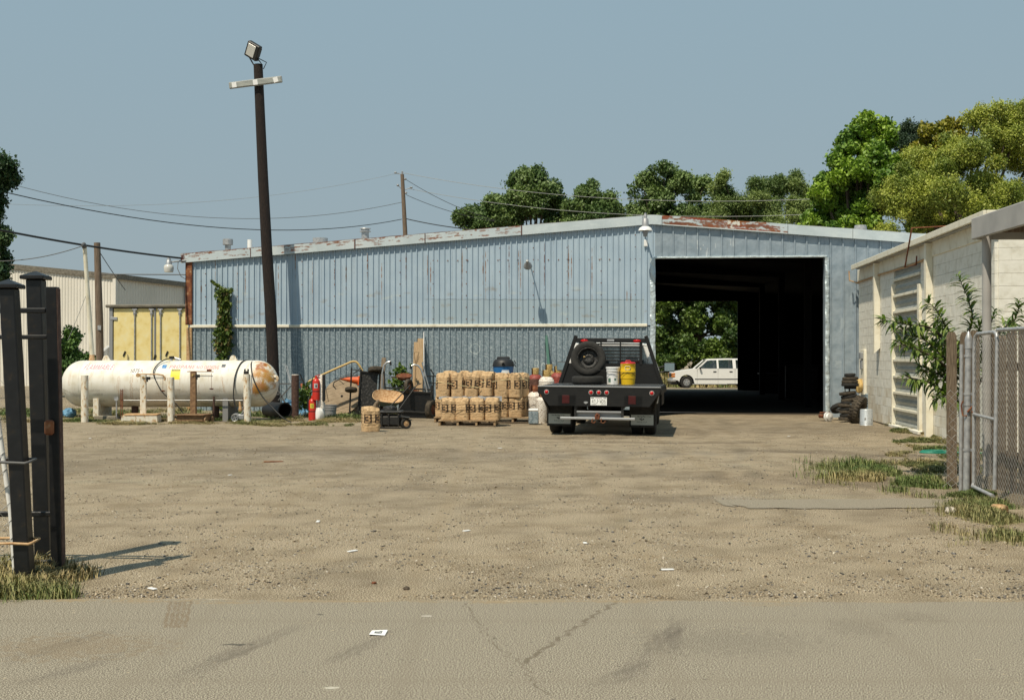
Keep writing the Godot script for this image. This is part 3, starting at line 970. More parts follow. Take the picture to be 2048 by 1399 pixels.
	for i in edges.size() - 1:
		m = MB.new()
		var above: bool = edges[i] < 7.9
		ribbed(m, edges[i], edges[i + 1], 0.305, edges[i] + 0.15, func(_x: float) -> float: return 4.05 if above else -0.12, func(x: float) -> float: return roof_y(x) - 0.05, 0.028, 0.014, 0.034, 0.004 * (i % 2), gu)
		obj("gable_panel", m, mg, w)
	for e in [[3.55, 3.68, 4.08], [7.93, 8.03, 4.05]]:
		m = MB.new()
		var f := func(u: float, q: float) -> Vector3:
			var y: float = -0.05 + q * (e[2] + 0.02)
			return Vector3(lerpf(e[0], e[1], u) + 0.006 * sin(y * 9.0), y, 0.05 + 0.016 * sin(y * 13.0 + u * 3.0) * sin(y * 3.1) + 0.02 * sin(u * PI))
		m.sheet(f, 6, 70)
		obj("door_jamb", m, mt.flashing, w)
		m = MB.new()
		m.box(Vector3((e[0] + e[1]) / 2.0, e[2] / 2.0, -0.11), Vector3(0.12, e[2], 0.26))
		obj("door_post", m, mt.gable_metal, w)
	m = MB.new()
	m.box(Vector3(5.8, 4.05, 0.02), Vector3(4.36, 0.05, 0.09), 0.012)
	obj("door_head", m, mt.flashing, w)
	# fascia in lengths, rusted differently
	var pieces := [[-8.82, -6.9, 1], [-6.9, -4.1, 1], [-4.1, -2.25, 1], [-2.25, 0.27, 1], [0.27, 3.36, 0], [3.36, 3.85, 0], [3.85, 7.0, 2], [7.0, 8.6, 0], [8.6, 10.4, 0], [10.4, 16.1, 0]]
	for i in pieces.size():
		var p: Array = pieces[i]
		var a: float = p[0]
		var b: float = p[1]
		var img := sheet_image(512, 64)
		if p[2] == 1:
			for k in 46:
				blot(img, Vector2(rng.randf() * 512, pow(rng.randf(), 2.2) * 50), Vector2(rng.randf_range(8, 50), rng.randf_range(3, 11)), Color(0.50, 0.30, 0.17, rng.randf_range(0.4, 0.9)))
			block(img, Rect2i(0, 0, 512, 3), Color(0.34, 0.17, 0.1, 0.95))
			block(img, Rect2i(506, 0, 6, 64), Color(0.36, 0.17, 0.1, 0.9))
			if i == 0:
				blot(img, Vector2(10, 32), Vector2(30, 50), Color(0.30, 0.12, 0.08, 1.0))
		elif p[2] == 2:
			for k in 60:
				blot(img, Vector2(rng.randf() * 512, rng.randf() * 64), Vector2(rng.randf_range(20, 80), rng.randf_range(6, 22)), Color(0.42 + rng.randf() * 0.14, 0.22 + rng.randf() * 0.10, 0.13, 0.9))
			block(img, Rect2i(0, 57, 512, 7), Color(0.74, 0.78, 0.79, 0.9))
			for k in 14:
				blot(img, Vector2(rng.randf_range(270, 330), rng.randf() * 60), Vector2(rng.randf_range(4, 12), rng.randf_range(6, 26)), Color(0.82, 0.82, 0.79, 0.95))
		else:
			for k in 16:
				blot(img, Vector2(rng.randf() * 512, rng.randf() * 64), Vector2(rng.randf_range(20, 60), rng.randf_range(4, 14)), Color(0.80, 0.84, 0.85, 0.3))
			block(img, Rect2i(0, 0, 512, 2), Color(0.40, 0.28, 0.2, 0.6))
		m = MB.new()
		var steps := 6
		var poly := PackedVector2Array()
		for k in steps + 1:
			var x := lerpf(a + 0.006, b - 0.006, float(k) / steps)
			poly.append(Vector2(x, roof_y(x) - 0.19))
		for k in steps + 1:
			var x := lerpf(b - 0.006, a + 0.006, float(k) / steps)
			poly.append(Vector2(x, roof_y(x) + 0.055 + 0.006 * sin(k * 2.1 + i)))
		m.prism(poly, 0.03, 0.11 + 0.004 * (i % 2))
		for k in m.t.size():
			var q := m.v[k]
			m.t[k] = Vector2((q.x - a) / (b - a), clampf((roof_y(q.x) + 0.055 - q.y) / 0.245, 0.01, 0.99))
		obj("fascia", m, stained(mt.fascia, "fascia_%d" % i, img), w)
	# roof, closed walls and an inside coloured near-black for shade
	for s in [[-8.82, 3.6], [3.6, 16.1]]:
		m = MB.new()
		var a: float = s[0]
		var b: float = s[1]
		m.x = Transform3D(Basis.IDENTITY, Vector3.ZERO)
		var poly := PackedVector2Array([Vector2(a, roof_y(a) - 0.03), Vector2(b, roof_y(b) - 0.03), Vector2(b, roof_y(b) + 0.05), Vector2(a, roof_y(a) + 0.05)])
		m.prism(poly, -25.4, 0.03)
		obj("roof", m, mt.roof_metal, w)
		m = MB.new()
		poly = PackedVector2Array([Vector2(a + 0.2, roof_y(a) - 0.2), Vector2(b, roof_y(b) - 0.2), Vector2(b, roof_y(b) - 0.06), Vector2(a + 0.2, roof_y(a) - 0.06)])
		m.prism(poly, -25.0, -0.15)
		obj("ceiling_lining", m, mt.shade_lining, w)
	var gable := func(z0: float, z1: float, called: String, mm: Material) -> void:
		var g := MB.new()
		g.prism(PackedVector2Array([Vector2(-8.6, -0.6), Vector2(3.6, -0.6), Vector2(3.6, roof_y(3.6) - 0.08), Vector2(-8.6, roof_y(-8.6) - 0.08)]), z0, z1)
		g.prism(PackedVector2Array([Vector2(3.6, 4.1), Vector2(7.98, 4.1), Vector2(7.98, roof_y(7.98) - 0.08), Vector2(3.6, roof_y(3.6) - 0.08)]), z0, z1)
		g.prism(PackedVector2Array([Vector2(7.98, -0.6), Vector2(15.8, -0.6), Vector2(15.8, roof_y(15.8) - 0.08), Vector2(7.98, roof_y(7.98) - 0.08)]), z0, z1)
		obj(called, g, mm, w)
	gable.call(-0.2, -0.06, "wall_lining", mt.shade_lining)
	gable.call(-25.2, -25.05, "back_wall", mt.shade_lining)
	for e in [[-8.6, 0], [15.8, 0]]:
		m = MB.new()
		m.box(Vector3(e[0], roof_y(e[0]) / 2.0 - 0.35, -12.6), Vector3(0.16, roof_y(e[0]) + 0.4, 25.0))
		obj("side_wall", m, mt.gable_metal, w)
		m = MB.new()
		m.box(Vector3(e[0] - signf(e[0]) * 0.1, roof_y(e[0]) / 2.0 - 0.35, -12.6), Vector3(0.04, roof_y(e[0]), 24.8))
		obj("wall_lining", m, mt.shade_lining, w)
	# partition beside the drive-through lane, frames and racking in the gloom
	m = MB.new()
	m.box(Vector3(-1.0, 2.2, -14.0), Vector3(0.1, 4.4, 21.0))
	obj("partition", m, mt.shade_lining, w)
	for z in [-6.2, -12.5, -18.8]:
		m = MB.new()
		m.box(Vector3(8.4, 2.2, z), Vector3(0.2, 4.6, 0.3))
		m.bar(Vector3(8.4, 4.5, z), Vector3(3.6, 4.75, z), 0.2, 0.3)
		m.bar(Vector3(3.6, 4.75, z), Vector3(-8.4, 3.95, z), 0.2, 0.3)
		obj("frame", m, mt.shade_lining, w)
	for e in [[9.4, -15.0, 1.2], [10.6, -9.0, 1.0], [9.2, -21.0, 0.8]]:
		m = MB.new()
		m.box(Vector3(e[0], e[2] / 2.0, e[1]), Vector3(1.2, e[2], 1.0), 0.03)
		m.box(Vector3(e[0], e[2] + 0.03, e[1]), Vector3(1.4, 0.05, 1.2))
		obj("workbench", m, mt.black_worn, w)
	# stacks and vents on the roof
	for e in [[455, 36.0, 478, 0.09, 0, 0], [499, 36.0, 479, 0.075, 1, 0], [640, 37.0, 476, 0.14, 0, 1], [730, 38.0, 456, 0.12, 2, 1], [1722, 36.0, 449, 0.22, 3, 0]]:
		var p := yard.affine_inverse() * at(e[0], e[2], e[1])
		var base := roof_y(p.x) - 0.02
		var r: float = e[3]
		m = MB.new()
		m.x = Transform3D(Basis.IDENTITY, Vector3(p.x, 0, p.z))
		if e[4] == 0:
			m.lathe(PackedVector2Array([Vector2(r, base), Vector2(r, p.y - 0.16)]), 12)
			m.lathe(PackedVector2Array([Vector2(0.0, p.y - 0.17), Vector2(r * 1.7, p.y - 0.17), Vector2(r * 1.7, p.y), Vector2(0.0, p.y + 0.02)]), 12)
		elif e[4] == 1:
			m.lathe(PackedVector2Array([Vector2(r, base), Vector2(r, p.y), Vector2(r * 0.7, p.y), Vector2(r * 0.7, p.y - 0.1)]), 12)
		elif e[4] == 2:
			m.lathe(PackedVector2Array([Vector2(r * 1.3, base), Vector2(r, base + 0.1), Vector2(r, p.y - 0.1)]), 12)
			m.lathe(PackedVector2Array([Vector2(0, p.y - 0.12), Vector2(r * 1.5, p.y - 0.12), Vector2(r * 1.5, p.y - 0.09), Vector2(0, p.y - 0.09)]), 12)
			m.lathe(PackedVector2Array([Vector2(r * 1.1, p.y - 0.09), Vector2(r * 1.1, p.y - 0.03)]), 12)
			m.lathe(PackedVector2Array([Vector2(0, p.y - 0.03), Vector2(r * 1.5, p.y - 0.03), Vector2(r * 1.4, p.y), Vector2(0, p.y + 0.01)]), 12)
		else:
			m.lathe(PackedVector2Array([Vector2(r * 0.8, base), Vector2(r * 0.8, base + 0.08), Vector2(r, base + 0.12), Vector2(r * 1.05, (base + p.y) / 2), Vector2(r * 0.8, p.y - 0.02), Vector2(0, p.y)]), 14)
		obj("roof_vent", m, mt.white_plastic if e[4] == 1 else mt.galv_pipe, w)
	make_wall_lamps()


func make_wall_lamps() -> void:
	# barn lamp over the doorway
	var p := yard * Vector3(3.42, 4.72, 0.0)
	var l := thing("wall_lamp", "white-shaded barn lamp on the warehouse gable just above the doorway corner", "lamp", p, YARD_TURN, "barn lamps on the warehouse")
	var m := MB.new()
	m.tube([Vector3(0, -0.12, 0.02), Vector3(0, -0.05, 0.2), Vector3(0, 0.0, 0.55)], 0.02)
	obj("arm", m, mt.grey_metal, l)
	m = MB.new()
	m.x = Transform3D(Basis(), Vector3(0, 0, 0.62))
	m.lathe(PackedVector2Array([Vector2(0.0, 0.05), Vector2(0.09, 0.05), Vector2(0.075, 0.26), Vector2(0.045, 0.28), Vector2(0.045, 0.34), Vector2(0.03, 0.36), Vector2(0.03, 0.40), Vector2(0, 0.41)]), 14)
	obj("ballast", m, mt.grey_metal, l)
	m = MB.new()
	m.x = Transform3D(Basis(), Vector3(0, 0, 0.62))
	m.lathe(PackedVector2Array([Vector2(0.17, -0.04), Vector2(0.18, -0.04), Vector2(0.15, 0.03), Vector2(0.08, 0.07)]), 18)
	m.lathe(PackedVector2Array([Vector2(0.07, 0.06), Vector2(0.14, 0.02), Vector2(0.17, -0.04)]), 18)
	obj("shade", m, mt.white_paint, l)
	m = MB.new()
	m.x = Transform3D(Basis(), Vector3(0, 0, 0.62))
	m.lathe(PackedVector2Array([Vector2(0, -0.2), Vector2(0.05, -0.18), Vector2(0.07, -0.08), Vector2(0.07, 0.0)]), 12)
	obj("bulb_cover", m, mt.grey_metal, l)
	m = MB.new()
	m.box(Vector3(0.02, -0.3, 0.06), Vector3(0.10, 0.17, 0.06), 0.012)
	obj("switch_box", m, mt.white_plastic, l)
	# reflector lamp on an arm out of the long wall
	p = yard * Vector3(0.47, 3.86, 0.0)
	l = thing("wall_lamp", "round reflector lamp on a thin arm out from the middle of the blue sheets", "lamp", p, YARD_TURN, "barn lamps on the warehouse")
	m = MB.new()
	m.tube([Vector3(0.02, -0.03, 0.02), Vector3(0.01, 0.0, 0.35), Vector3(0.0, 0.02, 0.66)], 0.014)
	obj("arm", m, mt.grey_metal, l)
	m = MB.new()
	m.x = Transform3D(Basis(Vector3.RIGHT, 0.95) * Basis(Vector3.UP, 0.2), Vector3(0, -0.02, 0.72))
	m.lathe(PackedVector2Array([Vector2(0.105, -0.06), Vector2(0.112, -0.06), Vector2(0.09, 0.02), Vector2(0.04, 0.09), Vector2(0.035, 0.17), Vector2(0, 0.18)]), 18)
	m.lathe(PackedVector2Array([Vector2(0.03, 0.08), Vector2(0.085, 0.015), Vector2(0.105, -0.06)]), 18)
	obj("reflector", m, mt.grey_metal, l)
	m = MB.new()
	m.ball(Vector3(0, -0.015, 0.735), Vector3(0.04, 0.05, 0.04), 10)
	obj("bulb", m, mt.lamp_glass, l)
	# security lamp at the far corner under the eave
	p = yard * Vector3(-8.7, 4.05, 0.0)
	l = thing("security_lamp", "silver security lamp hanging out from the rusty corner of the warehouse eave", "lamp", p, YARD_TURN)
	m = MB.new()
	m.tube([Vector3(0.1, 0.02, 0.05), Vector3(-0.1, 0.0, 0.2), Vector3(-0.3, -0.03, 0.26)], 0.02)
	m.tube([Vector3(-0.14, 0.0, 0.2), Vector3(-0.16, -0.2, 0.2), Vector3(-0.1, -0.4, 0.1), Vector3(0.02, -0.48, 0.0)], 0.01, 6)
	obj("arm", m, mt.grey_metal, l)
	m = MB.new()
	m.x = Transform3D(Basis(), Vector3(-0.36, 0, 0.3))
	m.lathe(PackedVector2Array([Vector2(0, -0.14), Vector2(0.085, -0.14), Vector2(0.07, 0.0), Vector2(0.055, 0.02), Vector2(0.055, 0.06), Vector2(0.03, 0.07), Vector2(0.03, 0.12), Vector2(0, 0.12)]), 14)
	obj("ballast", m, mt.alloy, l)
	m = MB.new()
	m.x = Transform3D(Basis(), Vector3(-0.36, 0, 0.3))
	m.lathe(PackedVector2Array([Vector2(0, -0.30), Vector2(0.11, -0.30), Vector2(0.13, -0.2), Vector2(0.12, -0.13), Vector2(0.085, -0.10)]), 16)
	obj("refractor", m, mt.lamp_glass, l)


func make_block_building() -> void:
	var w := thing("block_building", "cream-white painted concrete block building with flat roof trim and a slatted side panel", "building")
	w.transform = yard
	var X := 8.75
	var m := MB.new()
	m.box(Vector3(X + 0.14, 1.6, 5.8), Vector3(0.24, 3.9, 11.2))
	m.box(Vector3(X + 4.0, 1.6, 11.4 - 0.12), Vector3(7.6, 3.9, 0.2))
	m.box(Vector3(X + 4.0, 1.6, 0.3), Vector3(7.6, 3.9, 0.2))
	m.box(Vector3(X + 7.9, 1.6, 5.6), Vector3(0.24, 3.9, 10.9))
	obj("wall", m, mt.white_block, w)
	noisy("stained_block", [[0.0, lin(0.50, 0.43, 0.32)], [0.5, lin(0.64, 0.60, 0.50)], [1.0, lin(0.72, 0.70, 0.62)]], 0.8, 0.9, 0.35, "cloud")
	var full := MB.new()
	full.box(Vector3.ZERO, Vector3(0.05, 0.196, 0.399), 0.003)
	var half := MB.new()
	half.box(Vector3.ZERO, Vector3(0.05, 0.196, 0.199), 0.003)
	var fm := full.done()
	var hm := half.done()
	var rest := MB.new()
	var made := 0
	for row in 17:
		var y := 0.02 + row * 0.2
		for iv in [[0.2, 4.2], [6.6, 11.4]]:
			var z: float = iv[0]
			while z < iv[1] - 0.01:
				var width := 0.4
				if row % 2 == 1 and (z < iv[0] + 0.01 or z > iv[1] - 0.21):
					width = 0.2
				width = minf(width, iv[1] - z)
				var place := Vector3(X + 0.0008 * sin(row * 5.0 + z * 9.0), y + 0.1, z + width / 2.0)
				if (z > 8.6 and y < 1.5) or made >= 284:
					rest.box(place, Vector3(0.05, 0.196, width - 0.001))
				else:
					made += 1
					var stain := y > 0.35 and y < 0.8 and rng.randf() < 0.75 or y < 0.3 and rng.randf() < 0.5
					var b := obj("block", fm if width > 0.3 else hm, mt.stained_block if stain else mt.white_block, w)
					b.position = place
				z += width
		for i in 3:
			var short := row % 2 == 1 and i == 0
			var place := Vector3(X + (0.13 if short else 0.23 + i * 0.4 - (0.2 if row % 2 else 0.0)), y + 0.1, 11.4)
			if y > 2.2 and i < 2:
				var b := obj("block", hm if short else fm, mt.white_block, w)
				b.position = place
				b.rotation.y = PI / 2
			else:
				rest.box(place, Vector3(0.199 if short else 0.399, 0.196, 0.05))
	kind(obj("block_rows", rest, mt.white_block, w), "stuff")
	# header, roof and its trim
	m = MB.new()
	m.box(Vector3(X - 0.02, 3.545, 5.8), Vector3(0.06, 0.28, 11.3), 0.008)
	obj("header_board", m, mt.cream_paint, w)
	m = MB.new()
	m.box(Vector3(X + 3.9, 3.73, 6.0), Vector3(8.2, 0.03, 11.04))
	m.box(Vector3(X + 3.9, 3.70, 6.0), Vector3(8.1, 0.04, 10.94))
	obj("roof", m, mt.roof_metal, w)
	m = MB.new()
	m.box(Vector3(X - 0.225, 3.735, 6.0), Vector3(0.05, 0.115, 11.2), 0.008)
	m.box(Vector3(X + 3.9, 3.735, 11.575), Vector3(8.19, 0.115, 0.05), 0.008)
	obj("roof_trim", m, mt.cream_paint, w)
	for z in [2.7, 7.5]:
		m = MB.new()
		var low := 1.66 if z < 3.0 else 0.0
		m.prism(PackedVector2Array([Vector2(-0.13, low - 0.06), Vector2(0.0, low + 0.06), Vector2(0.0, 3.66), Vector2(-0.13, 3.66)]), -0.075, 0.075)
		for i in m.v.size():
			m.v[i] += Vector3(X - 0.03, 0, z)
		obj("pilaster", m, mt.cream_paint, w)
	m = MB.new()
	m.tube([Vector3(X - 0.06, 3.37, 0.1), Vector3(X - 0.07, 3.39, 3.0), Vector3(X - 0.06, 3.36, 5.6), Vector3(X - 0.07, 3.40, 7.3)], 0.02, 6)
	m.tube([Vector3(X - 0.28, 3.66, 0.3), Vector3(X - 0.27, 3.42, 0.3), Vector3(X - 0.05, 3.35, 0.35)], 0.018, 6)
	obj("conduit", m, mt.rusty_tan, w)
	m = MB.new()
	m.tube([Vector3(X - 0.26, 4.02, 6.9), Vector3(X - 0.26, 3.30, 6.3), Vector3(X - 0.1, 3.33, 6.55), Vector3(X - 0.1, 3.5, 6.6)], 0.016, 6)
	m.tube([Vector3(X - 0.26, 4.02, 6.9), Vector3(X + 0.6, 4.03, 7.2)], 0.012, 6)
	obj("bent_pipe", m, mt.rust, w)
	# slatted translucent panel between battens
	for k in 10:
		var y0 := 0.06 + k * 0.345
		m = MB.new()
		m.sheet(func(u: float, v: float) -> Vector3: return Vector3(X + 0.015 - 0.012 * sin(v * TAU * 2.5) - 0.02 * (1.0 - v), y0 + v * 0.345, 4.24 + u * 2.32), 4, 16)
		obj("slat", m, mt.pale_panel, w)
		if k > 0:
			m = MB.new()
			m.box(Vector3(X - 0.035, y0, 5.4), Vector3(0.05, 0.055, 2.36), 0.006)
			obj("batten", m, mt.cream_paint, w)
	for e in [[4.2, 0.07, 3.1], [6.6, 0.16, 2.95]]:
		m = MB.new()
		m.box(Vector3(X - 0.03, e[2] / 2.0, e[0]), Vector3(0.1, e[2], e[1]), 0.008)
		obj("jamb", m, mt.cream_paint, w)
	m = MB.new()
	m.box(Vector3(X - 0.05, 0.03, 5.4), Vector3(0.14, 0.07, 2.7), 0.01)
	obj("sill", m, mt.white_block, w)
	# meter board near the warehouse
	m = MB.new()
	m.box(Vector3(X - 0.05, 1.15, 0.95), Vector3(0.07, 1.1, 0.42), 0.01)
	obj("meter_board", m, mt.cream_paint, w)
	m = MB.new()
	m.box(Vector3(X - 0.11, 1.55, 0.95), Vector3(0.08, 0.16, 0.22), 0.012)
	m.box(Vector3(X - 0.10, 1.33, 0.95), Vector3(0.05, 0.22, 0.16), 0.012)
	obj("meter_box", m, mt.grey_metal, w)
	m = MB.new()
	m.ball(Vector3(X - 0.16, 0.82, 0.95), Vector3(0.1, 0.19, 0.12), 10, 0.25, noise(4, 0.03))
	obj("insulation", m, mt.hose_yellow, w)
	m = MB.new()
	m.box(Vector3(X - 0.04, 0.3, 1.0), Vector3(0.05, 0.66, 0.7), 0.01)
	obj("metal_patch", m, mt.galvanised, w)
	m = MB.new()
	m.tube([Vector3(X - 0.1, 3.2, -0.1), Vector3(X - 0.35, 3.0, -0.1), Vector3(X - 0.42, 2.6, -0.1), Vector3(X - 0.2, 2.3, -0.1)], 0.05, 10)
	obj("hose_loop", m, mt.galvanised, w)
	# carport canopy in front, on one round post
	var c := thing("canopy", "grey flat canopy with a deep fascia on a round steel post beyond the small gate", "canopy", Vector3(5.37, 0, -14.0), -0.04)
	m = MB.new()
	m.box(Vector3(0.02, 3.0, 2.5), Vector3(0.05, 0.25, 5.0), 0.01)
	obj("fascia", m, mt.canopy_grey, c)
	m = MB.new()
	m.box(Vector3(2.6, 3.0, 0.02), Vector3(5.1, 0.25, 0.05), 0.01)
	obj("fascia", m, mt.canopy_grey, c)
	m = MB.new()
	m.box(Vector3(2.6, 3.06, 2.5), Vector3(5.0, 0.06, 4.9))
	obj("deck", m, mt.roof_metal, c)
	for i in 5:
		m = MB.new()
		m.box(Vector3(2.6, 2.97, 0.5 + i * 1.0), Vector3(4.95, 0.12, 0.05))
		obj("joist", m, mt.pole_wood, c)
	m = MB.new()
	m.box(Vector3(5.2, 1.45, 2.5), Vector3(0.12, 2.9, 5.0))
	obj("side_wall", m, mt.white_block, c)
	m = MB.new()
	m.x = Transform3D(Basis(), Vector3(0.13, 0, 0.12))
	m.lathe(PackedVector2Array([Vector2(0.051, -0.05), Vector2(0.051, 2.93)]), 18)
	obj("post", m, mt.canopy_grey, c)
	m = MB.new()
	m.x = Transform3D(Basis(), Vector3(0.13, 0, 0.12))
	m.lathe(PackedVector2Array([Vector2(0.13, -0.1), Vector2(0.12, 0.13), Vector2(0.0, 0.15)]), 14)
	obj("footing", m, mt.concrete, c)


func make_far_warehouse() -> void:
	var w := thing("distant_warehouse", "long beige ribbed metal warehouse beyond the yellow box truck", "warehouse", Vector3(-23.2, 0, -70), -0.246)
	var top := func(x: float) -> float: return 6.1 + 0.1 * minf(-x, 30.0 + x)
	var m: MB
	var su := func(_x: float, _y: float) -> Vector2: return Vector2.ZERO
	for i in 14:
		m = MB.new()
		ribbed(m, -1.0 * (i + 1), -1.0 * i, 0.2, -1.0 * (i + 1) + 0.1, func(_x: float) -> float: return -0.8, top, 0.03, 0.016, 0.035, 0.0, su)
		obj("wall_panel", m, mt.beige_siding, w)
	m = MB.new()
	ribbed(m, -30.0, -14.0, 0.2, -29.9, func(_x: float) -> float: return -0.8, top, 0.03, 0.016, 0.035, 0.0, su)
	obj("wall_panel", m, mt.beige_siding, w)
	m = MB.new()
	m.x = Transform3D(Basis(Vector3.UP, PI / 2), Vector3.ZERO)
	ribbed(m, 0.0, 30.0, 0.3, 0.15, func(_x: float) -> float: return -0.8, func(_x: float) -> float: return 6.1, 0.05, 0.02, 0.04, 0.0, su)
	obj("side_wall", m, mt.beige_siding, w)
	m = MB.new()
	m.prism(PackedVector2Array([Vector2(-29.9, -0.8), Vector2(-0.1, -0.8), Vector2(-0.1, 6.0), Vector2(-15, 7.5), Vector2(-29.9, 6.0)]), -30.0, -0.06)
	obj("core", m, mt.beige_siding, w)
	m = MB.new()
	m.prism(PackedVector2Array([Vector2(-15, 7.62), Vector2(-15, 7.92), Vector2(0.2, 6.38), Vector2(0.2, 6.08)]), -30.2, 0.12)
	m.prism(PackedVector2Array([Vector2(-15, 7.62), Vector2(-15, 7.92), Vector2(-30.2, 6.38), Vector2(-30.2, 6.08)]), -30.2, 0.12)
	obj("roof", m, mt.box_metal, w)
	m = MB.new()
	m.box(Vector3(0.06, 2.9, 0.06), Vector3(0.2, 6.4, 0.2))
	obj("corner_trim", m, mt.beige_siding, w)
	for z in [-8.0, -16.0]:
		m = MB.new()
		m.box(Vector3(0.12, 2.9, z), Vector3(0.16, 6.3, 0.2))
		obj("downpipe", m, mt.grey_metal, w)


# ---------------------------------------------------------------- trees
func leaf_cluster(n: int, size: float, seed_: int, slim := 0.55) -> ArrayMesh:
	var r := RandomNumberGenerator.new()
	r.seed = seed_
	var m := MB.new()
	for i in n:
		var p := Vector3(r.randfn(), r.randfn(), r.randfn()).normalized() * pow(r.randf(), 0.45)
		var b := Basis(Quaternion(Vector3(r.randfn(), r.randfn() * 0.5, r.randfn()).normalized(), r.randf() * TAU))
		var l := size * r.randf_range(0.7, 1.3)
		var a := p + b * Vector3(0, 0, -l)
		var q := p + b * Vector3(0, 0, l)
		var e := p + b * Vector3(l * slim, l * 0.18, 0)
		var f := p + b * Vector3(-l * slim, l * 0.18, 0)
		var n1 := b * Vector3(0.3, 1, 0)
		var n2 := b * Vector3(-0.3, 1, 0)
		m.tri(a, q, e, n1, n1, n1)
		m.tri(a, f, q, n2, n2, n2)
	return m.done()


func tree(called: String, label: String, blobs: Array, d: float, trunk_u: float, c1: Color, c2: Color, count: int, cluster: float, mesh: Mesh, group := "trees behind the warehouse", yellow := 0.0) -> void:
	var base := spot(trunk_u, d)
	var t := thing(called, label, "bush" if called.contains("bush") else "tree", base, 0.0, group)
	var balls := []
	for b in blobs:
		var r: float = b[2] * d / 2400.0
		var p := at(b[0], b[1], d + rng.randf_range(-0.5, 0.5) * r * 1.5) - base
		balls.append([p, r])
	var mid := Vector3.ZERO
	for b in balls:
		mid += b[0]
	mid /= balls.size()
	var m := MB.new()
	var r0 := clampf(mid.y * 0.035, 0.06, 0.35)
	var fork := Vector3(mid.x * 0.6, mid.y * 0.62, mid.z * 0.6)
	m.tube([Vector3(0, -0.3, 0), Vector3(fork.x * 0.2, fork.y * 0.5, 0), fork], [r0 * 1.25, r0, r0 * 0.75], 8)
	obj("trunk", m, mt.bark, t)
	for b in balls:
		m = MB.new()
		var tip: Vector3 = b[0]
		var bend := fork.lerp(tip, 0.5) + Vector3(0, -0.15, 0) * tip.distance_to(fork)
		m.tube([fork, bend, tip], [r0 * 0.5, r0 * 0.3, r0 * 0.08], 5)
		obj("limb", m, mt.bark, t)
	# each bough carries several smaller clumps
	var clumps := []
	var sum := 0.0
	for b in balls:
		for i in 8:
			var dir := Vector3(rng.randfn(), rng.randfn() + 0.3, rng.randfn()).normalized()
			var r: float = b[1] * rng.randf_range(0.16, 0.46)
			sum += r * r
			clumps.append([b[0] + dir * b[1] * rng.randf_range(0.3, 1.1), r, sum])
	var gaps := noise(int(trunk_u) + 3, 0.5 / cluster, 2)
	var tone := noise(int(trunk_u) + 9, 0.16 / cluster, 2)
	var places := []
	var cols := []
	var tries := 0
	while places.size() < count and tries < count * 6:
		tries += 1
		var pick := rng.randf() * sum
		var b: Array = clumps[0]
		for e in clumps:
			if pick <= e[2]:
				b = e
				break
		var dir := Vector3(rng.randfn(), rng.randfn(), rng.randfn()).normalized()
		var p: Vector3 = b[0] + dir * b[1] * (1.25 - 0.9 * pow(rng.randf(), 0.9)) * Vector3(1.0, 0.75, 1.0)
		if gaps.get_noise_3dv(p) < -0.04 + rng.randf() * 0.12:
			continue
		var s := cluster * rng.randf_range(0.6, 1.25)
		places.append(Transform3D(spin().scaled(Vector3(s, s, s)), p))
		var k := clampf(0.5 + tone.get_noise_3dv(p) * 1.1 + rng.randf_range(-0.3, 0.3), 0.0, 1.0)
		var c := c1.lerp(c2, k)
		if rng.randf() < yellow:
			c = c.lerp(Color(0.30, 0.26, 0.03), 0.6)
		cols.append(c)
	multi("crown", mesh, mt.leaf, places, cols, t)


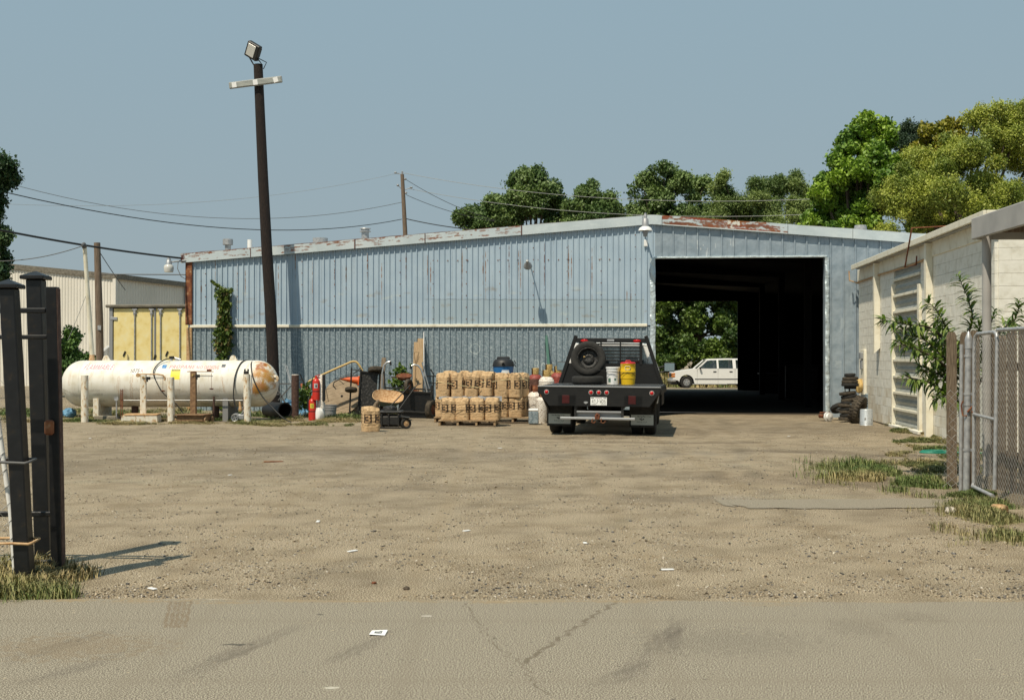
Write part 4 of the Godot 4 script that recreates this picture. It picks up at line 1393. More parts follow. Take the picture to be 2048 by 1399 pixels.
func make_trees() -> void:
	var small := leaf_cluster(20, 0.2, 1, 0.6)
	var broad := leaf_cluster(16, 0.31, 2, 0.75)
	var fine := leaf_cluster(36, 0.145, 3, 0.5)
	var g1 := Color(0.065, 0.12, 0.03)
	var g2 := Color(0.165, 0.24, 0.07)
	tree("pecan_tree", "small round-topped tree nearest the utility pole, above the rusty eave", [[940, 452, 26], [925, 438, 18], [950, 430, 14], [985, 420, 22], [975, 410, 12], [1000, 445, 28], [970, 460, 30]], 90.0, 965.0, g1, g2, 2300, 0.55, small)
	tree("pecan_tree", "dark green tree with a bumpy crown between the small tree and the forked tree", [[1000, 432, 32], [1035, 395, 34], [1028, 366, 16], [1060, 366, 24], [1078, 348, 14], [1092, 358, 18], [1110, 400, 30], [1070, 430, 48], [1120, 440, 30], [1050, 410, 34]], 92.0, 1065.0, g1, g2, 4200, 0.55, small)
	tree("pecan_tree", "open-topped tree with one thin tuft standing up, before the gap of sky", [[1183, 372, 17], [1165, 380, 9], [1178, 402, 24], [1210, 415, 24], [1215, 395, 12], [1180, 440, 36], [1236, 424, 11], [1145, 440, 28], [1150, 415, 14], [1205, 445, 26]], 91.0, 1185.0, g1, g2, 2600, 0.55, small)
	tree("pecan_tree", "tallest dark tree just behind the warehouse ridge", [[1328, 332, 17], [1345, 345, 14], [1350, 366, 26], [1300, 366, 20], [1285, 362, 10], [1274, 392, 16], [1265, 432, 24], [1330, 398, 38], [1395, 380, 28], [1410, 365, 12], [1380, 430, 48], [1300, 440, 44], [1320, 480, 60]], 95.0, 1335.0, g1, g2, 4600, 0.55, small)
	tree("hackberry_tree", "wide pale green tree over the rusty length of fascia", [[1450, 362, 14], [1440, 380, 20], [1455, 412, 42], [1510, 402, 40], [1540, 385, 34], [1590, 372, 20], [1605, 395, 28], [1612, 420, 34], [1560, 430, 56], [1650, 440, 36], [1500, 445, 50], [1420, 450, 40]], 93.0, 1530.0, Color(0.10, 0.16, 0.04), Color(0.25, 0.32, 0.095), 6000, 0.5, fine)
	tree("maple_tree", "bright green broad-leaved tree with a ragged top beside the olive tree", [[1728, 254, 18], [1716, 275, 22], [1768, 258, 20], [1782, 280, 18], [1690, 298, 26], [1745, 310, 44], [1690, 350, 42], [1655, 360, 16], [1648, 385, 18], [1720, 390, 54], [1655, 420, 34], [1775, 370, 44], [1700, 445, 54], [1640, 455, 26], [1765, 440, 54], [1735, 470, 60]], 62.0, 1715.0, Color(0.085, 0.18, 0.02), Color(0.27, 0.40, 0.04), 5600, 0.34, broad)
	tree("cedar_tree", "dark blue-green treetop peeping out between the bright tree and the olive tree", [[1832, 250, 16], [1845, 262, 14], [1815, 272, 18], [1800, 290, 16], [1830, 300, 24], [1825, 350, 40]], 78.0, 1825.0, Color(0.03, 0.06, 0.028), Color(0.05, 0.085, 0.04), 1500, 0.45, fine)
	tree("elm_tree", "yellow-tipped tree whose top shows just above the olive tree", [[1852, 266, 12], [1876, 262, 12], [1902, 258, 12], [1922, 250, 9], [1890, 285, 28], [1840, 300, 20], [1880, 320, 40]], 66.0, 1880.0, Color(0.14, 0.16, 0.015), Color(0.36, 0.31, 0.02), 1500, 0.36, broad, "trees behind the warehouse", 0.5)
	tree("mesquite_tree", "big feathery olive-green tree over the block building roof", [[1850, 340, 60], [1798, 372, 38], [1785, 400, 30], [1900, 310, 46], [1920, 380, 80], [1850, 420, 70], [1965, 262, 32], [1950, 240, 14], [1990, 232, 28], [2010, 290, 62], [2044, 225, 26], [2070, 300, 80], [1985, 420, 80], [1800, 440, 50], [2080, 400, 80], [1900, 460, 70]], 58.0, 1930.0, Color(0.17, 0.23, 0.035), Color(0.42, 0.46, 0.075), 15000, 0.36, fine, "trees behind the warehouse", 0.06)
	var d1 := Color(0.035, 0.075, 0.013)
	var d2 := Color(0.14, 0.21, 0.034)
	tree("oak_tree", "leafy tree filling the upper far doorway behind the white car", [[1340, 625, 44], [1400, 610, 54], [1450, 625, 46], [1370, 650, 40], [1440, 655, 36], [1330, 585, 50], [1480, 600, 50], [1410, 560, 60]], 90.0, 1400.0, d1, d2, 6500, 0.42, broad)
	tree("undergrowth_bush", "tangled dark bushes behind the white car in the far doorway", [[1330, 690, 30], [1360, 705, 32], [1345, 725, 34], [1400, 740, 24], [1450, 720, 30], [1420, 700, 24], [1470, 745, 32], [1320, 740, 30], [1440, 750, 30], [1480, 690, 30]], 87.0, 1405.0, d1, d2, 4500, 0.42, broad)
	tree("pecan_tree", "dark tree edge hanging in beside the black gate posts", [[-22, 345, 36], [6, 325, 10], [-4, 372, 16], [-18, 420, 24], [-6, 408, 8], [-22, 490, 26], [2, 476, 12], [-10, 520, 20], [8, 545, 12], [-16, 552, 22]], 40.0, -30.0, Color(0.03, 0.07, 0.026), Color(0.08, 0.14, 0.05), 2400, 0.3, small, "trees along the street side")
	tree("privet_bush", "loose green bush behind the propane tank's round end", [[128, 690, 22], [140, 672, 12], [150, 715, 22], [178, 722, 11], [115, 735, 28], [165, 738, 18], [135, 740, 26], [100, 700, 30], [195, 728, 9]], 42.0, 135.0, Color(0.06, 0.13, 0.03), Color(0.15, 0.26, 0.06), 1800, 0.26, small, "bushes in the yard")


# ---------------------------------------------------------------- poles and wires
func wire(label: String, a: Vector3, b: Vector3, sag: float, r: float, m: Material, group := "overhead wires") -> void:
	var mb := MB.new()
	var p := []
	var mid := (a + b) / 2.0
	for i in 25:
		var k := i / 24.0
		p.append(a.lerp(b, k) - mid + Vector3.DOWN * sag * 4.0 * k * (1.0 - k))
	mb.tube(p, r, 5)
	var o := obj("overhead_wire", mb, m)
	o.position = mid
	tag(o, label, "wire", group)


func make_poles() -> void:
	var d := 31.0 - 0.0975 * -6.0 - 0.95
	var base := spot(550, d)
	var t := thing("light_pole", "tall leaning black wooden pole with a floodlight on top", "pole", base)
	var m := MB.new()
	var p := [Vector3(0, -0.4, 0)]
	for e in [[546, 740], [542, 640], [533, 500], [525, 350], [519, 220], [515, 128]]:
		p.append(at(e[0], e[1], d) - base)
	m.tube(p, [0.158, 0.152, 0.148, 0.14, 0.132, 0.124, 0.117], 16)
	obj("pole", m, mt.tar_wood, t)
	var top: Vector3 = p[-1]
	m = MB.new()
	var hb := Basis(Vector3.BACK, -0.42) * Basis(Vector3.RIGHT, 0.45) * Basis(Vector3.UP, -0.35)
	var hc := top + Vector3(-0.10, 0.32, 0.12)
	m.box(hc, Vector3(0.40, 0.40, 0.14), 0.02, hb)
	m.box(hc + hb * Vector3(0, 0, -0.1), Vector3(0.30, 0.28, 0.12), 0.03, hb)
	var fl := obj("floodlight", m, mt.black_steel, t)
	m = MB.new()
	m.box(hc + hb * Vector3(-0.02, 0.0, 0.073), Vector3(0.25, 0.30, 0.012), 0.004, hb)
	obj("lens", m, mt.lamp_glass, fl)
	m = MB.new()
	m.tube([hc + hb * Vector3(-0.2, -0.12, 0), top + Vector3(-0.10, -0.02, 0.06), top + Vector3(0.12, -0.02, 0.06), hc + hb * Vector3(0.2, -0.12, 0)], 0.018, 6)
	m.tube([hc + hb * Vector3(0.21, -0.1, 0.0), top + Vector3(0.22, 0.05, 0.02), top + Vector3(0.14, -0.12, 0.02)], 0.012, 6)
	obj("bracket", m, mt.black_steel, fl)
	m = MB.new()
	var bb := Basis(Vector3.BACK, 0.125)
	var bc := at(513, 167, d) - base + Vector3(0, 0, 0.17)
	m.box(bc, Vector3(1.36, 0.17, 0.06), 0.015, bb)
	var sf := obj("strip_light", m, mt.wire_pale, t)
	m = MB.new()
	m.box(bc + bb * Vector3(0, 0.0, 0.035), Vector3(1.30, 0.13, 0.012), 0.004, bb)
	obj("lens", m, mt.pale_panel, sf)
	for x in [-0.54, 0.0, 0.52]:
		m = MB.new()
		m.box(bc + bb * Vector3(x, -0.005, 0.043), Vector3(0.12, 0.13, 0.012), 0.003, bb * Basis(Vector3.BACK, 0.2 if x > 0.3 else 0.0))
		obj("bracket", m, mt.white_plastic, sf)
	# utility pole behind the roof
	d = 90.0
	base = spot(814, d)
	t = thing("utility_pole", "weathered grey utility pole carrying wires, behind the warehouse roof", "pole", base)
	m = MB.new()
	m.tube([Vector3(0, -0.5, 0), at(810, 465, d) - base, at(804, 348, d) - base], [0.19, 0.17, 0.135], 12)
	obj("pole", m, mt.pole_wood, t)
	top = at(804, 348, d) - base
	m = MB.new()
	m.box(top + Vector3(0, 0.1, 0), Vector3(0.12, 0.3, 0.12), 0.03)
	m.rod(top + Vector3(0, 0.0, 0), top + Vector3(-0.5, 0.08, 0), 0.03, 6)
	m.rod(top + Vector3(0.1, -1.2, 0), top + Vector3(0.65, -1.0, 0), 0.03, 6)
	m.rod(top + Vector3(-0.05, -1.1, 0), top + Vector3(-0.3, -0.85, 0), 0.03, 6)
	obj("bracket", m, mt.grey_metal, t)
	for e in [[-0.5, 0.12], [0.68, -1.0], [-0.32, -0.82], [0.28, -1.4], [0.22, -0.35]]:
		m = MB.new()
		m.ball(top + Vector3(e[0], e[1], 0), Vector3(0.11, 0.09, 0.09), 8)
		obj("insulator", m, mt.grey_metal, t)
	# short brown pole left of the yellow box
	base = spot(201, 36.0)
	t = thing("service_pole", "plain dark brown wooden pole beside the yellow box truck", "pole", base)
	m = MB.new()
	m.tube([Vector3(0, -0.4, 0), at(198, 640, 36.0) - base, at(193, 485, 36.0) - base], [0.12, 0.112, 0.095], 12)
	obj("pole", m, mt.pole_wood, t)
	m = MB.new()
	m.box(at(198, 655, 35.88) - base, Vector3(0.1, 0.14, 0.02))
	obj("tag_plate", m, mt.galv_pipe, t)
	wire("thin wire sagging across the sky to the utility pole, uppermost on that side", at(-40, 350, 75), at(803, 404, 90), 1.9, 0.018, mt.wire_grey)
	wire("thick cable sagging low across the sky past the black pole to the utility pole", at(-40, 372, 55), at(803, 438, 90), 1.35, 0.026, mt.cable_black)
	wire("heavy black service cable running down to the rusty warehouse corner", at(-40, 452, 26), at(362, 516, 31.7), 0.06, 0.026, mt.cable_black)
	wire("thin cord from the street to the top of the white vent pipe", at(-40, 521, 27), at(165, 491, 26.9), 0.12, 0.010, mt.wire_grey)
	wire("level wire between the brown pole and the warehouse corner", at(196, 548, 36), at(374, 549, 36), 0.0, 0.016, mt.wire_grey)
	wire("slanting guy wire from the brown pole top to a thin stake", at(196, 500, 36), at(250, 580, 37), 0.03, 0.012, mt.wire_grey)
	wire("thin slanting guy wire before the beige warehouse siding", at(177, 575, 30), at(135, 680, 30), 0.02, 0.006, mt.wire_pale)
	wire("upper black wire dropping from the utility pole to the trees", at(808, 356, 90), at(990, 440, 84), 0.3, 0.02, mt.cable_black)
	wire("lower black wire dropping from the utility pole to the trees", at(812, 389, 90), at(990, 442, 84), 0.25, 0.02, mt.cable_black)
	wire("thick cable leaving the utility pole low over the roof edge", at(812, 437, 90), at(990, 462, 84), 0.15, 0.035, mt.cable_black)
	wire("uppermost pale wire crossing before the trees", at(805, 345, 90), at(1730, 392, 70), 1.0, 0.017, mt.wire_pale)
	wire("lower pale wire crossing before the trees", at(818, 377, 90), at(1730, 422, 70), 1.0, 0.017, mt.wire_pale)
	wire("faint pale wire from the street to the utility pole top", at(-40, 405, 70), at(798, 345, 90), 1.0, 0.010, mt.wire_pale)


# ---------------------------------------------------------------- gates and fences
func chain_link(m: MB, o: Vector3, along: Vector3, length: float, height: float, step := 0.036, r := 0.0017, wob := 0.0) -> void:
	var n := int(length / step)
	var k := int(height / step)
	var side := along.cross(Vector3.UP).normalized()
	for i in n:
		var p := []
		for j in k + 1:
			var q := o + along * step * (i + ((j + i) % 2)) + Vector3.UP * step * j + side * (0.002 if (i + j) % 2 else -0.002)
			if wob > 0.0:
				q += Vector3(sin(j * 0.3 + i * 0.2), 0.3 * sin(j * 0.17 + i), cos(j * 0.23)) * wob
			p.append(q)
		m.tube(p, r, 3, false)


func make_fences() -> void:
	var m: MB
	# black steel posts and the sliding gate between them
	for e in [[-3.150, -3.262, 7.79, 0.05, 1.95, "front black steel gate post with a pyramid cap, bound with wire rope"], [-3.35, -3.42, 8.62, 0.055, 2.06, "rear black steel gate post with a pyramid cap, behind the sliding gate"]]:
		var base := Vector3(e[0], ground_y(e[0], e[2]) - 0.1, -e[2])
		var t := thing("gate_post", e[5], "gate post", base, 0.0, "black gate posts")
		m = MB.new()
		var lean: Vector3 = (Vector3(e[1], 0, 0) - Vector3(e[0], 0, 0)) / e[4]
		var b := Basis(Vector3.RIGHT, Vector3(lean.x, 1, 0), Vector3.BACK)
		m.x = Transform3D(b, Vector3.ZERO)
		m.box(Vector3(0, (e[4] + 0.1) / 2.0, 0), Vector3(e[3] * 2, e[4] + 0.1, e[3] * 2), 0.008)
		obj("post", m, mt.black_paint, t)
		m = MB.new()
		m.x = Transform3D(b, Vector3(lean.x * (e[4] + 0.1), e[4] + 0.1, 0))
		var s: float = e[3] * 1.55
		m.box(Vector3(0, 0.012, 0), Vector3(s * 2, 0.024, s * 2), 0.004)
		var c4 := [Vector3(-s, 0.024, -s), Vector3(s, 0.024, -s), Vector3(s, 0.024, s), Vector3(-s, 0.024, s)]
		for i in 4:
			m.fan([c4[i], c4[(i + 1) % 4], Vector3(0, 0.062, 0)], Vector3.ZERO)
		obj("cap", m, mt.black_paint, t)
	var g := thing("sliding_gate", "rusty-edged black steel sliding gate seen end-on between its posts", "gate", Vector3(-3.08, 0, -8.15))
	m = MB.new()
	m.x = Transform3D(Basis(Vector3.RIGHT, Vector3(-0.022, 1, 0), Vector3.BACK), Vector3.ZERO)
	m.box(Vector3(0.0, 1.02, 0.03), Vector3(0.06, 1.92, 0.012), 0.003)
	m.box(Vector3(-0.03, 1.02, 0.0), Vector3(0.012, 1.92, 0.07), 0.003)
	m.box(Vector3(0.03, 1.02, 0.0), Vector3(0.012, 1.92, 0.07), 0.003)
	obj("stile", m, mt.black_paint, g)
	m = MB.new()
	m.x = Transform3D(Basis(Vector3.RIGHT, Vector3(-0.022, 1, 0), Vector3.BACK), Vector3.ZERO)
	m.box(Vector3(0.038, 1.02, 0.0), Vector3(0.008, 1.9, 0.06), 0.002)
	obj("edge_strip", m, mt.brown_pipe, g)
	for e in [[1.82, 0.035], [1.64, 0.03], [0.44, 0.035], [0.09, 0.08]]:
		m = MB.new()
		m.box(Vector3(-1.55 - e[0] * 0.045, e[0], 0.0), Vector3(3.1, e[1], 0.04), 0.006)
		obj("rail", m, mt.black_paint, g)
	for i in 3:
		m = MB.new()
		m.box(Vector3(-0.75 - i * 0.9, 0.95, 0.0), Vector3(0.04, 1.75, 0.03), 0.005)
		obj("upright", m, mt.black_paint, g)
	m = MB.new()
	m.box(Vector3(-0.04, 1.03, 0.06), Vector3(0.055, 0.1, 0.05), 0.012)
	obj("latch", m, mt.rust, g)
	for e in [[925.0, 0.004, "upper twisted wire rope looped round the front black gate post"], [1087.0, -0.02, "lower rusty wire rope looped round the front black gate post"]]:
		var y: float = 1.5 + (715.0 - e[0]) * 7.7 / 2400.0
		m = MB.new()
		var cx := -3.085 - 0.05 * (y + 0.1) / 1.05
		m.tube([Vector3(-0.32, y + e[1] + 0.01, 0.04), Vector3(-0.06, y, 0.068), Vector3(0.05, y - 0.005, 0.066), Vector3(0.068, y, 0.05), Vector3(0.075, y + 0.012, -0.06), Vector3(-0.06, y + 0.015, -0.07), Vector3(-0.32, y + 0.012, -0.05)], 0.009, 8)
		var o := obj("wire_rope", m, mt.rusty_tan if e[1] < 0 else mt.wire_grey)
		o.position = Vector3(cx - 0.06, 0, -7.79)
		tag(o, e[2], "rope", "wire ropes on the gate post")
	var f := thing("chain_link_fence", "thin white-painted post with chain-link wire beside the black gate posts", "fence", Vector3(-3.28, 0, -7.85))
	m = MB.new()
	m.tube([Vector3(0.045, -0.1, 0), Vector3(0.0, 0.5, 0), Vector3(-0.10, 1.2, 0), Vector3(-0.14, 1.5, 0)], 0.017, 8)
	obj("post", m, mt.white_paint, f)
	m = MB.new()
	for i in 12:
		var y := 0.08 + i * 0.11
		var cx := lerpf(0.04, -0.12, clampf(y / 1.4, 0, 1))
		m.tube([Vector3(cx - 0.03, y - 0.01, 0.018), Vector3(cx, y + 0.012, 0.021), Vector3(cx + 0.025, y + 0.04, 0.012)], 0.0025, 4)
	obj("tie_wire", m, mt.galv_wire, f)
	m = MB.new()
	chain_link(m, Vector3(-0.62, 0.02, 0), Vector3(1, 0, 0), 0.62, 1.35, 0.036, 0.0016, 0.008)
	obj("chain_mesh", m, mt.galv_wire, f)
	m = MB.new()
	m.box(Vector3(-0.06, 0.83, -0.02), Vector3(0.14, 0.03, 0.02), 0.004)
	obj("clamp", m, mt.rust, f)

	# small chain-link gate and the fence running towards the street
	var px := 5.03
	g = thing("walk_gate", "small galvanised chain-link gate with a bent pipe frame beside the picket fence", "gate", Vector3(px, 0.0, -13.3))
	m = MB.new()
	m.tube([Vector3(0.05, 0.12, 0.1), Vector3(0.06, 1.66, 0.1), Vector3(0.065, 1.73, 0.12), Vector3(0.065, 1.76, 0.18), Vector3(0.07, 1.77, 0.62), Vector3(0.07, 1.75, 0.68), Vector3(0.07, 1.68, 0.70), Vector3(0.03, 0.12, 0.72)], 0.021, 10)
	m.tube([Vector3(0.05, 0.12, 0.1), Vector3(0.03, 0.09, 0.12), Vector3(0.02, 0.05, 0.70)], 0.021, 10)
	obj("frame", m, mt.galv_pipe, g)
	m = MB.new()
	m.rod(Vector3(0.05, 0.88, 0.1), Vector3(0.05, 0.85, 0.71), 0.018, 8)
	obj("mid_rail", m, mt.galv_pipe, g)
	m = MB.new()
	chain_link(m, Vector3(0.05, 0.1, 0.1), Vector3(0.0, 0, 1), 0.6, 1.64, 0.033, 0.0023)
	obj("chain_mesh", m, mt.galv_wire, g)
	m = MB.new()
	m.rod(Vector3(0, -0.2, 0.0), Vector3(0.035, 1.70, 0.0), 0.036, 14)
	obj("hinge_post", m, mt.galv_pipe, g)
	m = MB.new()
	m.x = Transform3D(Basis(), Vector3(0.035, 1.70, 0.0))
	m.lathe(PackedVector2Array([Vector2(0.042, -0.1), Vector2(0.042, 0.0), Vector2(0.034, 0.03), Vector2(0.012, 0.085), Vector2(0, 0.1)]), 12)
	obj("post_cap", m, mt.galv_pipe, g)
	for y in [1.52, 1.1, 0.98, 0.48]:
		m = MB.new()
		m.x = Transform3D(Basis(), Vector3(0.018 * y, y, 0.0))
		m.lathe(PackedVector2Array([Vector2(0.041, -0.012), Vector2(0.041, 0.012)]), 12)
		m.box(Vector3(0.04, 0, 0.06), Vector3(0.012, 0.03, 0.1))
		obj("hinge_clamp", m, mt.galv_pipe, g)
	m = MB.new()
	m.tube([Vector3(-0.04, 1.02, 0.02), Vector3(-0.06, 0.97, 0.03), Vector3(-0.045, 0.86, 0.03), Vector3(0.0, 0.86, 0.04)], 0.008, 6)
	m.tube([Vector3(0.0, 0.9, 0.05), Vector3(0.05, 0.96, 0.06), Vector3(0.08, 0.92, 0.1), Vector3(0.03, 0.9, 0.1)], 0.012, 6)
	obj("latch", m, mt.rust, g)
	f = thing("chain_link_fence", "galvanised chain-link fence running on from the small gate towards the street", "fence", Vector3(px, 0.0, -12.55))
	m = MB.new()
	chain_link(m, Vector3(0.05, 0.03, 0.0), Vector3(0, 0, 1), 1.6, 1.76, 0.033, 0.0024)
	obj("chain_mesh", m, mt.galv_wire, f)
	m = MB.new()
	m.rod(Vector3(0.05, 1.79, 0.0), Vector3(0.05, 1.79, 1.7), 0.02, 8)
	obj("top_rail", m, mt.galv_pipe, f)
	m = MB.new()
	m.rod(Vector3(0.05, -0.1, 0.78), Vector3(0.09, 1.82, 0.78), 0.03, 12)
	obj("post", m, mt.galv_pipe, f)
	f = thing("loose_chain_link", "loose curling piece of chain-link wire hanging before the end picket", "fence", Vector3(4.84, 0.05, -13.5))
	m = MB.new()
	chain_link(m, Vector3(0, 0.0, 0), Vector3(1, 0, 0.15), 0.24, 0.62, 0.042, 0.0026, 0.02)
	chain_link(m, Vector3(0.06, 0.62, 0), Vector3(1, 0, 0.15), 0.2, 0.5, 0.042, 0.0026, 0.018)
	obj("chain_mesh", m, mt.galv_wire, f)
	m = MB.new()
	m.rod(Vector3(0.185, -0.15, 0.06), Vector3(0.2, 1.6, 0.06), 0.022, 10)
	obj("post", m, mt.galv_pipe, f)
	f = thing("picket_fence", "weathered grey wooden picket fence behind the chain-link wire", "fence", Vector3(0, 0, 0))
	var boards := [[5.095, 13.9, 1.80, 0.115, 0.0], [5.29, 14.0, 1.80, 0.10, 0.1], [5.42, 14.05, 1.82, 0.115, -0.05]]
	for i in 22:
		boards.append([5.56 + 0.02 * sin(i * 3.0), 13.86 - i * 0.15, 1.79 + 0.04 * sin(i * 5.3), 0.128 + 0.012 * sin(i * 2.2), PI / 2 - 0.02 + 0.08 * sin(i * 4.1)])
	for e in boards:
		m = MB.new()
		var w: float = e[3] / 2.0
		var h: float = e[2]
		m.x = Transform3D(Basis(Vector3.UP, e[4]) * Basis(Vector3.BACK, 0.006 * sin(e[1] * 40.0)), Vector3(e[0], 0, -e[1]))
		m.prism(PackedVector2Array([Vector2(-w, 0.0), Vector2(w, 0.0), Vector2(w, h - 0.05), Vector2(w * 0.55, h), Vector2(-w * 0.55, h), Vector2(-w, h - 0.05)]), -0.009, 0.009)
		obj("picket", m, mt.grey_wood, f)
	for y in [0.4, 1.4]:
		m = MB.new()
		m.box(Vector3(5.60, y, -12.3), Vector3(0.04, 0.09, 3.2))
		obj("rail", m, mt.grey_wood, f)


# ---------------------------------------------------------------- propane tank and the things before it
func make_tank() -> void:
	var base := spot(341, 27.3)
	var t := thing("propane_tank", "long white rust-streaked propane tank lying on low supports", "gas tank", base, 0.0)
	var R := 0.527
	var cy := 0.82
	var half := 2.45
	var cap := 0.46
	var arc := 0.776
	var total := 2 * arc + 2 * (half - cap)
	var img := sheet_image(2048, 1024)
	var TP := func(u: float, v: float) -> Vector2:
		var X := (u - 341.0) * 26.85 / 2400.0
		var h := clampf((766.5 - v) * 26.85 / 2400.0 / R, -1.0, 1.0)
		return Vector2((arc + X + half - cap) / total * 2048.0, (0.5 - asin(h) / PI) * 1024.0)
	var RT := func(u0: float, v0: float, u1: float, v1: float) -> Rect2:
		var a: Vector2 = TP.call(u0, v0)
		return Rect2(a, TP.call(u1, v1) - a)
	var rust := Color(0.62, 0.36, 0.15, 0.55)
	for i in 240:
		var u := 140 + pow(rng.randf(), 0.8) * 390
		var a: Vector2 = TP.call(u, rng.randf_range(730, 780))
		streak(img, a.x, a.y, a.y + rng.randf_range(20, 160), rng.randf_range(0.8, 3.5), Color(0.68, 0.52, 0.28, rng.randf_range(0.15, 0.5)), i)
	for i in 150:
		var a := Vector2(rng.randf() * 2048, rng.randf_range(620, 960))
		streak(img, a.x, a.y, a.y + rng.randf_range(10, 90), rng.randf_range(0.8, 4.0), Color(0.35, 0.31, 0.25, rng.randf_range(0.1, 0.3)), i + 77)
	for i in 70:
		blot(img, Vector2(rng.randf() * 2048, rng.randf_range(540, 980)), Vector2(rng.randf_range(20, 120), rng.randf_range(10, 50)), Color(0.5, 0.45, 0.37, 0.3))
	for e in [[152, 738, 150, 770, 4], [196, 742, 188, 775, 5], [186, 722, 184, 740, 7], [455, 752, 462, 785, 4], [318, 724, 312, 760, 5], [276, 745, 274, 800, 6], [250, 750, 250, 800, 4], [505, 725, 500, 760, 6], [345, 722, 340, 760, 5]]:
		for k in 5:
			line(img, TP.call(e[0] + rng.randf_range(-3, 3), e[1]), TP.call(e[2] + rng.randf_range(-3, 3), e[3]), e[4] * 0.35, Color(0.68, 0.48, 0.22, 0.22), 10.0)
	# rusted round end
	for i in 60:
		var a := Vector2(lerpf(1775, 1970, pow(rng.randf(), 1.3)), rng.randf_range(60, 640))
		blot(img, a, Vector2(rng.randf_range(15, 60), rng.randf_range(30, 110)), Color(0.72, 0.46 + rng.randf() * 0.1, 0.22, rng.randf_range(0.5, 0.9)))
	for i in 14:
		blot(img, Vector2(rng.randf_range(1780, 1860), rng.randf_range(60, 300)), Vector2(rng.randf_range(8, 30), rng.randf_range(20, 70)), Color(0.60, 0.33, 0.14, 0.6))
	# lettering
	var pink := Color(0.82, 0.45, 0.52, 0.85)
	var paper := Color(0.90, 0.89, 0.87, 0.95)
	var r: Rect2 = RT.call(176, 728, 233, 738)
	block(img, Rect2i(int(r.position.x) - 12, int(r.position.y) - 8, int(r.size.x) + 24, int(r.size.y) + 18), paper)
	ink(img, "FLAMMABLE", r, pink, "Droid Sans", true, 0.15)
	ink(img, "/", RT.call(236, 730, 238.5, 738), Color(0.4, 0.38, 0.38, 0.8))
	var c: Vector2 = TP.call(283, 741)
	for y in range(-70, 71):
		block(img, Rect2i(int(c.x) - (70 - absi(y)), int(c.y) + y, 2 * (70 - absi(y)) + 1, 1), Color(0.90, 0.89, 0.86, 1.0))
	ink(img, "1075", RT.call(270, 736, 289, 743.5), Color(0.16, 0.14, 0.15, 0.95), "Droid Sans", true, 0.1)
	ink(img, "A", RT.call(291, 737, 297, 743), Color(0.85, 0.4, 0.42, 0.8))
	c = TP.call(341, 741)
	for y in range(-66, 67):
		block(img, Rect2i(int(c.x) - (66 - absi(y)), int(c.y) + y, 2 * (66 - absi(y)) + 1, 1), Color(0.88, 0.86, 0.82, 0.8))
	r = RT.call(333, 728, 342, 735)
	block(img, Rect2i(r), Color(0.20, 0.48, 0.72, 1.0))
	line(img, r.position + Vector2(6, r.size.y - 6), r.position + Vector2(r.size.x - 6, 6), 2.0, Color(0.75, 0.85, 0.9, 0.8))
	ink(img, "PROPANE", RT.call(347, 728.5, 398, 736), pink, "Droid Sans", true, 0.1)
	ink(img, "NO", RT.call(401, 730, 414, 736), pink, "Droid Sans", true, 0.1)
	ink(img, "SMOKING", RT.call(417, 729.5, 447, 737), Color(0.85, 0.4, 0.44, 0.9), "Droid Sans", true, 0.05)
	r = RT.call(353, 737, 372, 757.5)
	block(img, Rect2i(r), Color(0.93, 0.87, 0.24, 1.0))
	block(img, Rect2i(int(r.position.x) + 6, int(r.position.y) + 4, int(r.size.x) - 12, 26), Color(0.16, 0.15, 0.12, 1.0))
	ink(img, "CAUTION", Rect2(r.position + Vector2(14, 9), Vector2(r.size.x - 28, 16)), Color(0.93, 0.87, 0.24, 1.0))
	for k in 7:
		block(img, Rect2i(int(r.position.x) + 10, int(r.position.y) + 48 + k * 12, int(r.size.x * (0.8 if k % 3 else 0.5)), 3), Color(0.74, 0.68, 0.2, 1.0))
	r = RT.call(452, 727, 460, 733)
	block(img, Rect2i(r), Color(0.36, 0.38, 0.40, 1.0))
	block(img, Rect2i(int(r.position.x), int(r.end.y) - 6, int(r.size.x), 5), Color(0.5, 0.3, 0.2, 1.0))
	for k in 5:
		block(img, Rect2i(int(TP.call(473 + k * 3.4, 738).x), int(TP.call(473, 737 + (k % 2)).y), 14, 5), Color(0.75, 0.42, 0.40, 0.7))
	var m := MB.new()
	m.x = Transform3D(Basis(Vector3(0, -1, 0), Vector3(1, 0, 0), Vector3(0, 0, 1)), Vector3(0, cy, 0))
	var p := PackedVector2Array()
	for i in 11:
		var a := PI / 2 * i / 10.0
		p.append(Vector2(R * sin(a), -half + cap - cap * cos(a)))
	for i in range(1, 12):
		p.append(Vector2(R, lerpf(-half + cap, half - cap, i / 12.0)))
	for i in 11:
		var a := PI / 2 * (1.0 - i / 10.0)
		p.append(Vector2(R * sin(a), half - cap + cap * cos(a)))
	m.lathe(p, 72)
	for i in m.t.size():
		m.t[i] = Vector2(1.0 - m.t[i].y, 1.0 - 2.0 * m.t[i].x)
	var sm := stained(mt.white_tank, "tank_paint", img)
	obj("shell", m, sm, t)
	for x in [-1.92, -0.75, 0.55, 1.95]:
		m = MB.new()
		var ring := []
		for i in 48:
			ring.append(Vector3(x, cy + (R + 0.001) * sin(TAU * i / 48), (R + 0.001) * cos(TAU * i / 48)))
		m.tube(ring, 0.0045, 5, false, true)
		obj("weld_seam", m, mt.white_tank, t)
	for x in [-1.55, 1.35]:
		m = MB.new()
		m.prism(PackedVector2Array([Vector2(-0.45, -0.05), Vector2(0.45, -0.05), Vector2(0.45, 0.5), Vector2(0.3, 0.38), Vector2(0.0, 0.31), Vector2(-0.3, 0.38), Vector2(-0.45, 0.5)]), -0.06, 0.06)
		for i in m.v.size():
			var q := m.v[i]
			m.v[i] = Vector3(x + q.z, q.y, -q.x)
			q = m.n[i]
			m.n[i] = Vector3(q.z, q.y, -q.x)
		obj("saddle", m, mt.grey_paint if x > 0 else mt.rusty_white, t)
